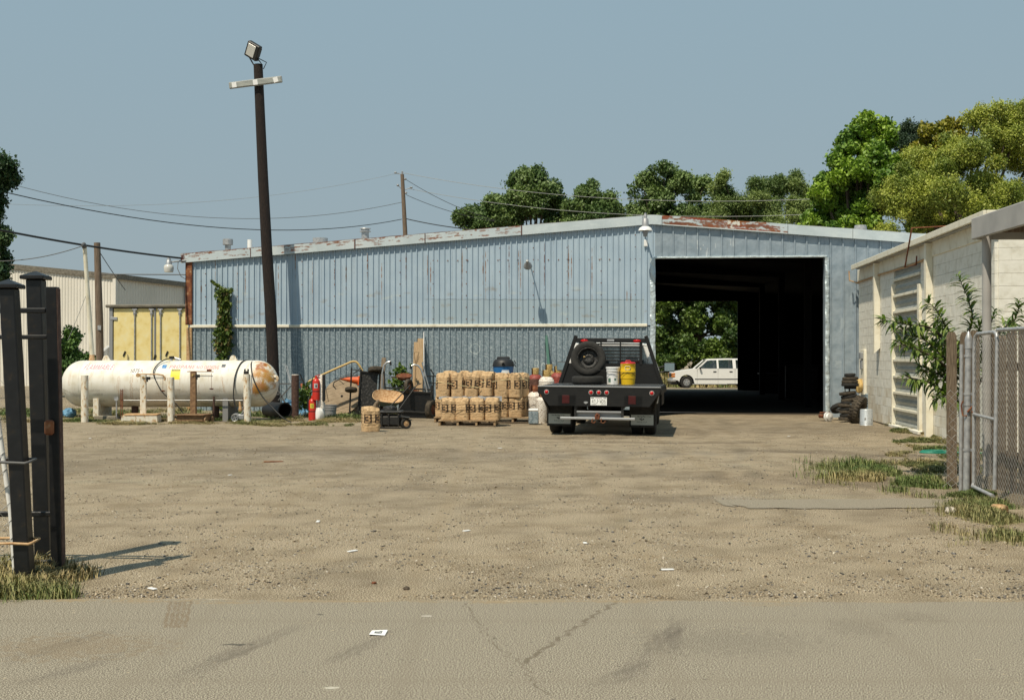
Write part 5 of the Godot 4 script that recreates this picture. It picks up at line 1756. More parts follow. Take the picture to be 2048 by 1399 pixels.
	for x in [-0.78, 1.05]:
		m = MB.new()
		m.x = Transform3D(Basis(), Vector3(x, 0, 0.1))
		m.lathe(PackedVector2Array([Vector2(0.08, -0.1), Vector2(0.08, 0.36)]), 12)
		obj("pier", m, mt.brown_pipe, t)
	for x in [-1.47, 1.42]:
		m = MB.new()
		var poly := PackedVector2Array()
		for i in 9:
			var a := PI * i / 8.0
			poly.append(Vector2(0.065 * cos(a), 0.06 + 0.06 * sin(a)))
		poly.append(Vector2(-0.1, -0.02))
		poly.append(Vector2(0.12, -0.02))
		m.prism(poly, -0.012, 0.012)
		m.x = Transform3D(Basis(Vector3.RIGHT, PI / 2), Vector3(0, 0.06, 0))
		m.lathe(PackedVector2Array([Vector2(0.0, 0.013), Vector2(0.028, 0.0125), Vector2(0.028, 0.015), Vector2(0.0, 0.0151)]), 10)
		var o := obj("lifting_eye", m, mt.rusty_white, t)
		o.position = Vector3(x, cy + R, 0.0)
	# relief valve and its tall vent pipe
	m = MB.new()
	m.x = Transform3D(Basis(), Vector3(-1.79, cy + R - 0.08, 0.0))
	m.lathe(PackedVector2Array([Vector2(0.04, 0.0), Vector2(0.04, 0.07), Vector2(0.07, 0.08), Vector2(0.07, 0.13), Vector2(0.055, 0.16), Vector2(0.06, 0.20), Vector2(0.035, 0.24), Vector2(0, 0.24)]), 12)
	obj("relief_valve", m, mt.rusty_tan, t)
	m = MB.new()
	m.rod(Vector3(-1.79, cy + R + 0.1, 0), at(168, 492, 27.0) - base, 0.052, 12, 0.045)
	obj("vent_pipe", m, mt.cream_paint, t)
	m = MB.new()
	m.tube([at(168, 494, 27.0) - base, at(166, 489, 26.95) - base, at(163, 491, 26.9) - base], [0.055, 0.06, 0.03], 8)
	obj("vent_cap", m, mt.wire_grey, t)
	m = MB.new()
	m.x = Transform3D(Basis(), Vector3(0.16, cy + R - 0.03, 0.02))
	m.lathe(PackedVector2Array([Vector2(0.07, 0), Vector2(0.07, 0.05), Vector2(0.03, 0.06), Vector2(0.03, 0.10), Vector2(0, 0.1)]), 10)
	m.x = Transform3D(Basis(), Vector3(0.02, cy + R - 0.03, 0.02))
	m.lathe(PackedVector2Array([Vector2(0.03, 0), Vector2(0.03, 0.08), Vector2(0, 0.08)]), 10)
	m.x = Transform3D()
	m.rod(Vector3(0.10, cy + R + 0.06, 0.02), Vector3(0.24, cy + R + 0.02, 0.05), 0.02, 8)
	obj("valve_cluster", m, mt.alloy, t)
	var hoses := [[[Vector3(0.10, cy + R + 0.05, 0.02), Vector3(-0.05, cy + R + 0.03, 0.2), Vector3(-0.2, cy + 0.43, 0.36), Vector3(-0.24, cy + 0.25, 0.52), Vector3(-0.13, cy + 0.0, 0.57), Vector3(0.02, cy - 0.22, 0.58), Vector3(0.3, cy - 0.45, 0.6), Vector3(0.55, 0.05, 0.62)], 0.013], [[Vector3(1.74, cy + R + 0.005, 0.0), Vector3(1.66, cy + 0.47, 0.28), Vector3(1.59, cy + 0.2, 0.52), Vector3(1.56, cy - 0.15, 0.56), Vector3(1.58, cy - 0.4, 0.58), Vector3(1.66, 0.22, 0.6), Vector3(1.74, 0.10, 0.55), Vector3(1.95, 0.03, 0.6)], 0.015], [[Vector3(1.88, cy + R - 0.01, 0.02), Vector3(1.90, cy + 0.43, 0.32), Vector3(2.0, cy + 0.12, 0.55), Vector3(2.2, cy - 0.25, 0.62), Vector3(2.45, cy - 0.5, 0.75), Vector3(2.75, 0.09, 1.0), Vector3(2.97, 0.02, 1.25)], 0.015]]
	for h in hoses:
		var cv := Curve3D.new()
		var pts: Array = h[0]
		for i in pts.size():
			var tg: Vector3 = (pts[mini(i + 1, pts.size() - 1)] - pts[maxi(i - 1, 0)]) / 6.0
			cv.add_point(pts[i], -tg, tg)
		m = MB.new()
		var pp := []
		for q in cv.tessellate(4, 4.0):
			pp.append(q)
		m.tube(pp, h[1], 6)
		obj("hose", m, mt.cable_black, t)
	m = MB.new()
	m.tube([Vector3(-0.95, 0.46, 0.53), Vector3(1.75, 0.46, 0.53), Vector3(1.84, 0.42, 0.53), Vector3(1.80, 0.25, 0.55), Vector3(1.74, 0.16, 0.55)], 0.014, 6)
	obj("filler_pipe", m, mt.galv_pipe, t)
	m = MB.new()
	m.rod(Vector3(-1.05, 0.0, 0.55), Vector3(-1.05, 0.48, 0.55), 0.018, 8)
	m.x = Transform3D(Basis(Vector3.RIGHT, PI / 2), Vector3(-1.05, 0.50, 0.57))
	m.lathe(PackedVector2Array([Vector2(0, -0.02), Vector2(0.05, -0.02), Vector2(0.05, 0.015), Vector2(0.04, 0.015), Vector2(0.038, 0.008), Vector2(0, 0.008)]), 16)
	obj("gauge", m, mt.alloy, t)
	m = MB.new()
	for i in 9:
		m.box(Vector3(-0.935, 0.30 + i * 0.045, 0.56), Vector3(0.05, 0.022, 0.012))
	m.box(Vector3(-0.957, 0.36, 0.555), Vector3(0.01, 0.7, 0.02))
	m.box(Vector3(-0.913, 0.36, 0.555), Vector3(0.01, 0.7, 0.02))
	obj("ladder_bracket", m, mt.rust, t)
	m = MB.new()
	m.box(Vector3(1.12, 0.25, 0.55), Vector3(0.035, 0.6, 0.05), 0.005)
	m.box(Vector3(1.78, 0.25, 0.52), Vector3(0.035, 0.56, 0.05), 0.005)
	obj("hose_stand", m, mt.brown_pipe, t)
	m = MB.new()
	m.x = Transform3D(Basis(Vector3.BACK, 0.3) * Basis(Vector3.RIGHT, PI / 2), Vector3(2.41, cy + 0.12, 0.18))
	m.lathe(PackedVector2Array([Vector2(0.05, -0.03), Vector2(0.085, -0.01), Vector2(0.085, 0.02), Vector2(0.03, 0.03)]), 14)
	obj("manhole_ring", m, mt.rusty_white, t)
	# pump beside the tank
	var q := thing("pump", "small grey transfer pump with a spoked wheel under the tank's hoses", "pump", spot(473, 26.55))
	m = MB.new()
	m.wheel(0.085, 0.06, 0.065)
	var wo := obj("wheel", m, mt.alloy, q)
	wo.position = Vector3(-0.03, 0.11, 0.03)
	m = MB.new()
	for i in 4:
		m.bar(Vector3(0, 0, 0), Vector3(0.07 * cos(i * PI / 2 + 0.4), 0.07 * sin(i * PI / 2 + 0.4), 0), 0.02, 0.02)
	wo = obj("spoke", m, mt.alloy, q)
	wo.position = Vector3(-0.03, 0.11, 0.03)
	m = MB.new()
	m.x = Transform3D(Basis(Vector3.RIGHT, PI / 2), Vector3(-0.02, 0.13, -0.06))
	m.lathe(PackedVector2Array([Vector2(0, -0.08), Vector2(0.075, -0.08), Vector2(0.08, 0.05), Vector2(0, 0.05)]), 12)
	m.x = Transform3D()
	m.box(Vector3(0.1, 0.12, -0.04), Vector3(0.16, 0.14, 0.14), 0.03)
	obj("motor", m, mt.grey_metal, q)
	m = MB.new()
	m.x = Transform3D(Basis(Vector3.BACK, 0.1), Vector3(0.09, 0.3, 0.02))
	m.lathe(PackedVector2Array([Vector2(0, -0.06), Vector2(0.035, -0.05), Vector2(0.05, 0.0), Vector2(0.03, 0.05), Vector2(0.02, 0.16), Vector2(0, 0.17)]), 10)
	obj("hydrant_nozzle", m, mt.rusty_tan, q)
	# bollards
	for e in [[169, 750, "white rusty pipe bollard nearest the black gate posts", 0.0, mt.rusty_white], [342, 754, "white rusty pipe bollard between the two platform scales", 0.01, mt.rusty_white], [495, 748, "tall white rusty pipe bollard with a black fitting on top, by the hoses", 0.02, mt.rusty_white]]:
		var bp := spot(e[0], 26.0)
		var b := thing("bollard", e[2], "bollard", bp, 0.0, "bollards before the tank")
		var top: float = at(0, e[1], 26.0).y - bp.y
		m = MB.new()
		m.x = Transform3D(Basis(Vector3.BACK, e[3]), Vector3.ZERO)
		m.lathe(PackedVector2Array([Vector2(0.076, -0.15), Vector2(0.077, top * 0.5), Vector2(0.075, top - 0.005), Vector2(0.068, top), Vector2(0.062, top - 0.012), Vector2(0, top - 0.015)]), 20)
		obj("pipe", m, e[4], b)
		if e[3] > 0.015:
			m = MB.new()
			m.box(Vector3(-0.03, top + 0.03, 0), Vector3(0.1, 0.08, 0.1), 0.01)
			m.box(Vector3(-0.06, top + 0.09, 0), Vector3(0.03, 0.05, 0.05), 0.006)
			m.box(Vector3(0.01, top + 0.09, 0), Vector3(0.03, 0.05, 0.05), 0.006)
			obj("fitting", m, mt.black_steel, b)
			m = MB.new()
			m.rod(Vector3(0.095, top - 0.4, 0.02), Vector3(0.085, top - 0.02, 0.02), 0.012, 6)
			obj("conduit", m, mt.galv_pipe, b)
	var bp2 := spot(590, 28.6)
	var b2 := thing("bollard", "dark brown rusty pipe bollard with a pale top, before the striped shade on the wall", "bollard", bp2, 0.0, "bollards before the tank")
	m = MB.new()
	m.lathe(PackedVector2Array([Vector2(0.09, -0.15), Vector2(0.09, 1.02)]), 18)
	obj("pipe", m, mt.brown_pipe, b2)
	m = MB.new()
	m.lathe(PackedVector2Array([Vector2(0.0905, 1.02), Vector2(0.085, 1.035), Vector2(0.0, 1.04)]), 18)
	obj("concrete_fill", m, mt.stone, b2)
	make_scales()


func make_scales() -> void:
	var specs := [[286, 26.25, mt.rusty_white, mt.rusty_tan, "white rusty platform scale with its beam swung towards the middle bollard"], [386, 26.2, mt.brown_paint, mt.rust, "brown platform scale with a hanging weight pan"]]
	for k in 2:
		var e: Array = specs[k]
		var base := spot(e[0], e[1])
		var t := thing("platform_scale", e[4], "scale", base, 0.15 if k == 0 else -0.1, "platform scales before the tank")
		var m := MB.new()
		if k == 0:
			m.prism(PackedVector2Array([Vector2(-0.44, -0.05), Vector2(0.36, -0.05), Vector2(0.33, 0.15), Vector2(-0.40, 0.15)]), -0.3, 0.32)
		else:
			m.box(Vector3(0.02, 0.10, 0.0), Vector3(0.6, 0.14, 0.5), 0.015)
		obj("base", m, e[2], t)
		m = MB.new()
		m.box(Vector3(-0.02 if k == 0 else 0.02, 0.175, 0.0), Vector3(0.72 if k == 0 else 0.66, 0.025, 0.6), 0.006)
		obj("platform", m, e[3] if k == 0 else e[2], t)
		m = MB.new()
		var top := 1.05 if k == 0 else 1.1
		m.box(Vector3(0, top / 2.0 + 0.05, -0.02), Vector3(0.13, top - 0.1, 0.09), 0.012)
		obj("column", m, e[2], t)
		m = MB.new()
		m.x = Transform3D(Basis(Vector3.RIGHT, PI / 2), Vector3(0.0, top - 0.07, 0.03))
		m.lathe(PackedVector2Array([Vector2(0, 0.0), Vector2(0.025, 0.0), Vector2(0.02, 0.012), Vector2(0, 0.014)]), 10)
		obj("badge", m, mt.collar_yellow, t)
		m = MB.new()
		if k == 0:
			m.x = Transform3D(Basis(Vector3.RIGHT, PI / 2), Vector3(-0.11, top - 0.02, 0.0))
			m.lathe(PackedVector2Array([Vector2(0, -0.03), Vector2(0.045, -0.03), Vector2(0.045, 0.03), Vector2(0, 0.03)]), 12)
			m.x = Transform3D()
			m.tube([Vector3(-0.1, top, 0), Vector3(0.3, top, 0.02), Vector3(0.42, top - 0.02, 0.03), Vector3(0.47, top - 0.08, 0.03), Vector3(0.46, top - 0.14, 0.03)], 0.018, 6)
		else:
			m.box(Vector3(0.16, top + 0.01, 0), Vector3(0.58, 0.018, 0.06), 0.003)
			m.box(Vector3(0.36, top + 0.04, 0), Vector3(0.1, 0.04, 0.06), 0.01)
		obj("beam_guard", m, e[3], t)
		m = MB.new()
		m.box(Vector3(0.24, top - 0.09, 0.02), Vector3(0.42, 0.016, 0.014))
		m.box(Vector3(0.24, top - 0.055, 0.02), Vector3(0.38, 0.008, 0.01))
		obj("beam", m, mt.black_steel, t)
		m = MB.new()
		m.box(Vector3(0.13, top - 0.09, 0.02), Vector3(0.05, 0.06, 0.04), 0.008)
		m.box(Vector3(0.09, top - 0.11, 0.02), Vector3(0.03, 0.11, 0.03), 0.006)
		obj("poise", m, mt.black_steel, t)
		m = MB.new()
		m.rod(Vector3(0.42, top - 0.02, 0.02), Vector3(0.42, top - 0.36, 0.02), 0.004, 5)
		m.x = Transform3D(Basis(), Vector3(0.42, top - 0.38, 0.02))
		m.lathe(PackedVector2Array([Vector2(0, 0), Vector2(0.03, 0), Vector2(0.055, 0.025), Vector2(0, 0.03)]), 10)
		obj("weight_pan", m, mt.rust, t)
		if k == 1:
			for s in [-0.2, 0.22]:
				m = MB.new()
				m.wheel(0.07, 0.04, 0.02)
				var o := obj("wheel", m, mt.brown_paint, t)
				o.position = Vector3(0.36, 0.06, s)
				o.rotation.y = PI / 2


# ---------------------------------------------------------------- yellow box truck
func make_box_truck() -> void:
	var base := spot(297, 36.0)
	var t := thing("box_truck", "box truck body with faded yellow double rear doors, parked behind the propane tank", "truck", Vector3(base.x, 0.0, base.z), YARD_TURN)
	var m := MB.new()
	m.box(Vector3(0.06, 1.95, -3.02), Vector3(2.62, 2.16, 5.96), 0.02)
	obj("body", m, mt.box_metal, t)
	m = MB.new()
	m.box(Vector3(0.06, 3.05, -2.98), Vector3(2.76, 0.09, 6.16), 0.02)
	obj("roof_cap", m, mt.box_metal, t)
	for e in [[-1.1, 0.18], [0.22, 1.32]]:
		m = MB.new()
		m.box(Vector3((e[0] + e[1]) / 2.0, 1.96, -0.01), Vector3(e[1] - e[0] - 0.02, 2.04, 0.05), 0.01)
		var dr := obj("door", m, mt.yellow_door, t)
		var two: Array = [-0.42, 0.1] if e[0] < 0 else [0.38, 0.98]
		for x in two:
			m = MB.new()
			m.rod(Vector3(x, 0.98, 0.05), Vector3(x, 2.97, 0.05), 0.02, 8)
			for y in [1.32, 2.82]:
				m.box(Vector3(x, y, 0.035), Vector3(0.11, 0.07, 0.03), 0.008)
			m.box(Vector3(x, 2.95, 0.045), Vector3(0.16, 0.05, 0.05), 0.008)
			m.box(Vector3(x, 2.88, 0.05), Vector3(0.07, 0.12, 0.05), 0.008)
			obj("lock_rod", m, mt.galv_pipe, dr)
		m = MB.new()
		m.box(Vector3(e[0] + 0.35, 1.62, 0.03), Vector3(0.05, 0.16, 0.02), 0.004, Basis(Vector3.BACK, -0.4))
		m.box(Vector3(e[0] + 0.95 + (0.35 if e[0] < 0 else -0.45), 1.52, 0.03), Vector3(0.15, 0.05, 0.03), 0.004, Basis(Vector3.BACK, 0.05 if e[0] > 0 else 1.2))
		obj("handle", m, mt.black_steel, dr)
	for y in [1.38, 2.68]:
		m = MB.new()
		m.box(Vector3(-1.08, y, 0.03), Vector3(0.22, 0.09, 0.03), 0.006)
		obj("hinge", m, mt.alloy, t)
	m = MB.new()
	m.box(Vector3(-1.17, 1.96, 0.0), Vector3(0.11, 2.1, 0.07), 0.01)
	obj("door_frame", m, mt.grey_metal, t)
	m = MB.new()
	m.box(Vector3(0.2, 1.96, 0.02), Vector3(0.045, 2.04, 0.03), 0.006)
	obj("door_frame", m, mt.grey_metal, t)
	m = MB.new()
	for i in 16:
		m.ball(Vector3(-0.64 + 0.015 * (i % 2), 1.58 - i * 0.028, 0.05), Vector3(0.014, 0.018, 0.01), 6)
	obj("chain", m, mt.wire_grey, t)
	m = MB.new()
	m.box(Vector3(0.06, 0.82, -3.0), Vector3(0.9, 0.14, 5.8))
	m.box(Vector3(0.06, 0.55, 0.0), Vector3(2.3, 0.14, 0.1), 0.02)
	m.box(Vector3(-0.5, 0.7, -0.05), Vector3(0.06, 0.3, 0.06))
	m.box(Vector3(0.6, 0.7, -0.05), Vector3(0.06, 0.3, 0.06))
	obj("chassis", m, mt.black_steel, t)
	for x in [-0.9, 1.02]:
		m = MB.new()
		m.wheel(0.46, 0.5, 0.24)
		var o := obj("wheel", m, mt.rubber, t)
		o.position = Vector3(x, 0.5, -1.4)
		o.rotation.y = PI / 2
	m = MB.new()
	m.box(Vector3(-0.62, 0.18, 0.25), Vector3(0.46, 0.1, 0.08), 0.03)
	obj("plate_bar", m, mt.white_paint, t)


# ---------------------------------------------------------------- flatbed truck
func make_flatbed() -> void:
	var pos := Vector3((1197 - 1024) * 22.75 / 2400.0, 0.0, -22.75)
	var t := thing("flatbed_truck", "white-cabbed pickup with a black steel flatbed, parked with its tail to the yard", "truck", pos, -0.166)
	t.rotation.z = -0.008
	var m := MB.new()
	m.box(Vector3(0, 0.91, -1.37), Vector3(2.33, 0.085, 2.7), 0.012)
	var deck := obj("deck", m, mt.truck_black, t)
	m = MB.new()
	for i in 44:
		m.box(Vector3(-1.1 + i * 0.0515, 0.9545, -1.37), Vector3(0.008, 0.006, 2.62))
	obj("tread", m, mt.grey_metal, deck)
	m = MB.new()
	m.box(Vector3(0, 0.948, 0.004), Vector3(2.34, 0.022, 0.02), 0.004)
	obj("edge_strip", m, mt.grey_metal, deck)
	m = MB.new()
	m.prism(PackedVector2Array([Vector2(-1.165, 0.94), Vector2(-1.165, 0.875), Vector2(-0.955, 0.58), Vector2(0.955, 0.58), Vector2(1.165, 0.875), Vector2(1.165, 0.94)]), -0.03, 0.0)
	var tb := obj("tail_board", m, mt.truck_black, t)
	m = MB.new()
	for i in 42:
		for j in 6:
			var x := -1.0 + i * 0.0488 + (0.024 if j % 2 else 0.0)
			var y := 0.61 + j * 0.055
			if absf(x) < 1.13 - maxf(0.0, (0.87 - y)) * 0.71 - 0.03 and (absf(x) > 0.2 or y > 0.83):
				m.box(Vector3(x, y, 0.001), Vector3(0.03, 0.006, 0.004), 0.0, Basis(Vector3.BACK, 0.7 if (i + j) % 2 else -0.7))
	kind(obj("tread_pattern", m, mt.truck_black, tb), "stuff")
	for x in [-1.0, -0.149, 0.0, 0.149, 1.0]:
		m = MB.new()
		m.x = Transform3D(Basis(Vector3.RIGHT, PI / 2), Vector3(x, 0.84, 0.0))
		m.lathe(PackedVector2Array([Vector2(0.0, 0.0), Vector2(0.036, 0.0), Vector2(0.036, 0.008), Vector2(0.03, 0.016), Vector2(0.018, 0.022), Vector2(0, 0.024)]), 18)
		var l := obj("marker_lamp", m, mt.lens_red, t)
		m = MB.new()
		m.x = Transform3D(Basis(Vector3.RIGHT, PI / 2), Vector3(x, 0.84, 0.0))
		m.lathe(PackedVector2Array([Vector2(0.036, 0.0), Vector2(0.047, 0.0), Vector2(0.047, 0.008), Vector2(0.036, 0.011)]), 18)
		obj("lamp_rim", m, mt.wire_pale, l)
	for s in [-1.0, 1.0]:
		var x: float = s * 0.63
		m = MB.new()
		m.box(Vector3(x, 0.705, 0.004), Vector3(0.14, 0.15, 0.012), 0.03)
		obj("tail_lamp", m, mt.lens_dull, t)
		m = MB.new()
		for i in 9:
			for j in 8:
				var q := Vector3(x - 0.15 + i * 0.037 + (0.018 if j % 2 else 0.0), 0.62 + j * 0.024, 0.018)
				m.box(q, Vector3(0.026, 0.004, 0.006), 0.0, Basis(Vector3.BACK, 0.55))
				m.box(q + Vector3(0.018, 0, 0), Vector3(0.026, 0.004, 0.006), 0.0, Basis(Vector3.BACK, -0.55))
		kind(obj("lamp_grille", m, mt.truck_black, t), "stuff")
	# plate
	var pi_ := sheet_image(256, 128, Color(0.93, 0.94, 0.93, 1))
	ink(pi_, "41J", Rect2(20, 34, 92, 62), Color(0.1, 0.11, 0.11, 1), "Droid Sans Mono")
	ink(pi_, "WD6", Rect2(146, 34, 92, 62), Color(0.1, 0.11, 0.11, 1), "Droid Sans Mono")
	blot(pi_, Vector2(128, 62), Vector2(9, 9), Color(0.5, 0.5, 0.5, 1), 0.2)
	ink(pi_, "TEXAS", Rect2(76, 8, 104, 17), Color(0.45, 0.3, 0.42, 1))
	block(pi_, Rect2i(8, 8, 46, 13), Color(0.35, 0.36, 0.36, 1))
	block(pi_, Rect2i(204, 8, 44, 13), Color(0.35, 0.36, 0.42, 1))
	for x in range(10, 246):
		var h := int(6 + 5 * absf(sin(x * 0.023)) + 2 * sin(x * 0.2))
		if absi(x - 128) > 34:
			block(pi_, Rect2i(x, 120 - h, 1, h - 2), Color(0.2, 0.22, 0.22, 1))
	m = MB.new()
	m.quad(Vector3(-0.155, 0.60, 0.016), Vector3(0.155, 0.60, 0.016), Vector3(0.155, 0.752, 0.016), Vector3(-0.155, 0.752, 0.016))
	m.quad(Vector3(0.155, 0.60, 0.013), Vector3(-0.155, 0.60, 0.013), Vector3(-0.155, 0.752, 0.013), Vector3(0.155, 0.752, 0.013))
	obj("licence_plate", m, printed("plate_print", pi_, 0.4), t)
	m = MB.new()
	m.box(Vector3(0, 0.675, 0.005), Vector3(0.345, 0.19, 0.01))
	obj("plate_holder", m, mt.dark_hole, t)
	m = MB.new()
	m.prism(PackedVector2Array([Vector2(-0.29, 0.65), Vector2(-0.27, 0.635), Vector2(-0.245, 0.62), Vector2(-0.22, 0.635), Vector2(-0.20, 0.65), Vector2(-0.225, 0.668), Vector2(-0.265, 0.668)]), 0.0, 0.008)
	obj("badge", m, mt.alloy, t)
	# side rails, frame, hitch
	for s in [-1.0, 1.0]:
		m = MB.new()
		m.box(Vector3(s * 1.15, 0.86, -1.37), Vector3(0.05, 0.1, 2.66), 0.008)
		m.box(Vector3(s * 1.13, 0.74, -1.6), Vector3(0.03, 0.34, 1.0), 0.006)
		m.bar(Vector3(s * 1.13, 0.88, -0.02), Vector3(s * 0.98, 0.4, -0.5), 0.03, 0.05)
		obj("side_rail", m, mt.truck_black, t)
		m = MB.new()
		m.box(Vector3(s * 0.42, 0.66, -2.6), Vector3(0.08, 0.18, 5.1))
		obj("frame_rail", m, mt.black_steel, t)
		m = MB.new()
		m.box(Vector3(s * 0.445, 0.48, -0.06), Vector3(0.05, 0.28, 0.05))
		obj("hitch_upright", m, mt.black_steel, t)
		for x in [0.93, 0.675]:
			m = MB.new()
			m.wheel(0.385, 0.225, 0.2)
			var o := obj("rear_wheel", m, mt.rubber, t)
			o.position = Vector3(s * x, 0.385, -0.95)
			o.rotation.y = PI / 2
		m = MB.new()
		m.wheel(0.385, 0.225, 0.2)
		var fw := obj("front_wheel", m, mt.rubber, t)
		fw.position = Vector3(s * 0.83, 0.385, -4.55)
		fw.rotation.y = PI / 2
		# mud flap
		m = MB.new()
		m.box(Vector3(s * 0.80, 0.53, -0.42), Vector3(0.49, 0.72, 0.012), 0.004)
		var fl := obj("mud_flap", m, mt.rubber, t)
		var fi := sheet_image(256, 120, Color(0.66, 0.68, 0.66, 1))
		var dk := Color(0.16, 0.19, 0.18, 0.9)
		if s < 0:
			ink(fi, "The Muffler Shop", Rect2(34, 10, 150, 20), dk)
		else:
			ink(fi, "Shop", Rect2(176, 10, 50, 20), dk)
			ink(fi, "The Muffler", Rect2(72, 8, 96, 20), dk)
		for e in [[96, 44, 14, 8], [112, 36, 5, 8], [120, 52, 26, 6], [136, 46, 10, 7], [108, 58, 14, 5]]:
			blot(fi, Vector2(e[0] + 8, e[1] + 2), Vector2(e[2], e[3]), Color(0.06, 0.08, 0.08, 1.0), 0.3)
		for k in 9:
			blot(fi, Vector2(70 + k * 13, 82 + 3 * sin(k * 2.0)), Vector2(6, 9), Color(dk, 0.7), 0.9)
			blot(fi, Vector2(92 + k * 9, 98), Vector2(4, 3), Color(dk, 0.6), 0.5)
		m = MB.new()
		m.quad(Vector3(s * 0.80 - 0.215, 0.215, -0.411), Vector3(s * 0.80 + 0.215, 0.215, -0.411), Vector3(s * 0.80 + 0.215, 0.41, -0.411), Vector3(s * 0.80 - 0.215, 0.41, -0.411))
		obj("flap_plate", m, printed("flap_print_%d" % int(s), fi, 0.45), fl)
	m = MB.new()
	m.box(Vector3(0, 0.47, -0.07), Vector3(0.86, 0.035, 0.07), 0.006)
	m.box(Vector3(0, 0.41, -0.1), Vector3(0.86, 0.09, 0.02))
	obj("hitch_channel", m, mt.grey_metal, t)
	m = MB.new()
	m.box(Vector3(-0.02, 0.35, 0.03), Vector3(1.42, 0.045, 0.05), 0.008)
	obj("step_bar", m, mt.alloy, t)
	m = MB.new()
	m.box(Vector3(-0.02, 0.38, 0.02), Vector3(0.09, 0.09, 0.14), 0.008)
	m.ball(Vector3(-0.02, 0.43, 0.08), Vector3(0.026, 0.026, 0.026), 10)
	m.tube([Vector3(-0.1, 0.36, 0.05), Vector3(-0.13, 0.28, 0.05), Vector3(-0.08, 0.265, 0.05), Vector3(-0.05, 0.3, 0.05)], 0.009, 6)
	m.tube([Vector3(0.06, 0.36, 0.05), Vector3(0.05, 0.28, 0.05), Vector3(0.1, 0.265, 0.05), Vector3(0.14, 0.31, 0.05)], 0.009, 6)
	obj("tow_hitch", m, mt.rust, t)
	m = MB.new()
	m.box(Vector3(0.35, 0.42, -0.088), Vector3(0.10, 0.055, 0.006))
	obj("sticker", m, mt.wire_pale, t)
	m = MB.new()
	m.box(Vector3(0, 0.42, -0.95), Vector3(1.3, 0.12, 0.12), 0.03)
	m.ball(Vector3(0, 0.4, -0.95), Vector3(0.2, 0.17, 0.17), 12)
	obj("axle", m, mt.black_steel, t)
	m = MB.new()
	m.box(Vector3(0, 0.64, -1.9), Vector3(0.7, 0.4, 1.2), 0.04)
	m.box(Vector3(0, 0.6, -3.6), Vector3(1.7, 0.3, 1.2), 0.04)
	obj("added_underbody", m, mt.black_steel, t)  # dark boxes added to block the bright view beneath the truck
	# headache rack
	var z := -2.62
	m = MB.new()
	for s in [-1.0, 1.0]:
		m.bar(Vector3(s * 1.07, 0.95, z), Vector3(s * 0.735, 1.965, z), 0.075, 0.07, 0.006, Vector3.BACK)
	m.box(Vector3(0, 1.865, z), Vector3(1.56, 0.095, 0.06), 0.008)
	var rack := obj("headache_rack", m, mt.truck_black, t)
	m = MB.new()
	m.prism(PackedVector2Array([Vector2(-1.05, 0.955), Vector2(1.05, 0.955), Vector2(0.91, 1.38), Vector2(-0.91, 1.38)]), z - 0.01, z + 0.01)
	obj("bulkhead_plate", m, mt.truck_black, rack)
	for s in [-1.0, 1.0]:
		m = MB.new()
		m.box(Vector3(s * 0.635, 1.6, z), Vector3(0.06, 0.5, 0.04), 0.005)
		obj("window_post", m, mt.truck_black, rack)
		m = MB.new()
		m.box(Vector3(s * 0.205, 1.6, z + 0.012), Vector3(0.03, 0.46, 0.03), 0.004)
		obj("window_bar", m, mt.truck_black, rack)
		m = MB.new()
		m.x = Transform3D(Basis(Vector3.RIGHT, PI / 2).scaled_local(Vector3(1.9, 1, 0.66)), Vector3(s * 0.555, 1.858, z + 0.03))
		m.lathe(PackedVector2Array([Vector2(0, 0), Vector2(0.045, 0.0), Vector2(0.043, 0.008), Vector2(0.03, 0.014), Vector2(0, 0.016)]), 20)
		obj("stop_lamp", m, mt.lens_red, rack)
	for y in [1.79, 1.72, 1.645, 1.575, 1.51, 1.44]:
		m = MB.new()
		m.box(Vector3(0, y, z), Vector3(1.22, 0.026, 0.02), 0.004)
		obj("rack_slat", m, mt.truck_black, rack)
	m = MB.new()
	m.box(Vector3(0, 1.863, z + 0.034), Vector3(0.15, 0.05, 0.012), 0.012)
	obj("maker_badge", m, mt.alloy, rack)
	m = MB.new()
	m.box(Vector3(-0.005, 1.863, z + 0.0405), Vector3(0.11, 0.014, 0.003))
	obj("badge_bar", m, mt.grey_paint, rack)
	# cab with open glass
	var side := PackedVector2Array([Vector2(0.93, 0.5), Vector2(0.97, 0.9), Vector2(0.95, 1.24)])
	m = MB.new()
	m.prism(PackedVector2Array([Vector2(-0.95, 1.24), Vector2(-0.97, 0.9), Vector2(-0.93, 0.5), Vector2(0.93, 0.5), Vector2(0.97, 0.9), Vector2(0.95, 1.24)]), -4.3, -2.85)
	var cab := obj("cab", m, mt.white_paint, t)
	m = MB.new()
	m.sheet(func(u: float, v: float) -> Vector3:
		var xx := (u - 0.5) * 2.0
		var zz := lerpf(-2.86, -4.0, v)
		return Vector3(xx * 0.74, 1.84 - 0.05 * pow(absf(xx), 4.0) - 0.03 * pow(absf(v * 2.0 - 1.0), 4.0), zz), 12, 8)
	m.box(Vector3(0, 1.772, -3.43), Vector3(1.46, 0.03, 1.12))
	obj("roof", m, mt.white_paint, t)
	m = MB.new()
	for s in [-1.0, 1.0]:
		m.bar(Vector3(s * 0.93, 1.22, -2.9), Vector3(s * 0.71, 1.79, -2.92), 0.13, 0.1, 0.02, Vector3.BACK)
		m.bar(Vector3(s * 0.92, 1.22, -4.28), Vector3(s * 0.71, 1.79, -3.95), 0.05, 0.07, 0.01)
	obj("pillar", m, mt.white_paint, t)
	m = MB.new()
	m.prism(PackedVector2Array([Vector2(-0.83, 1.25), Vector2(0.83, 1.25), Vector2(0.66, 1.77), Vector2(-0.66, 1.77)]), -2.885, -2.88)
	obj("rear_window", m, mt.dark_glass, t)
	m = MB.new()
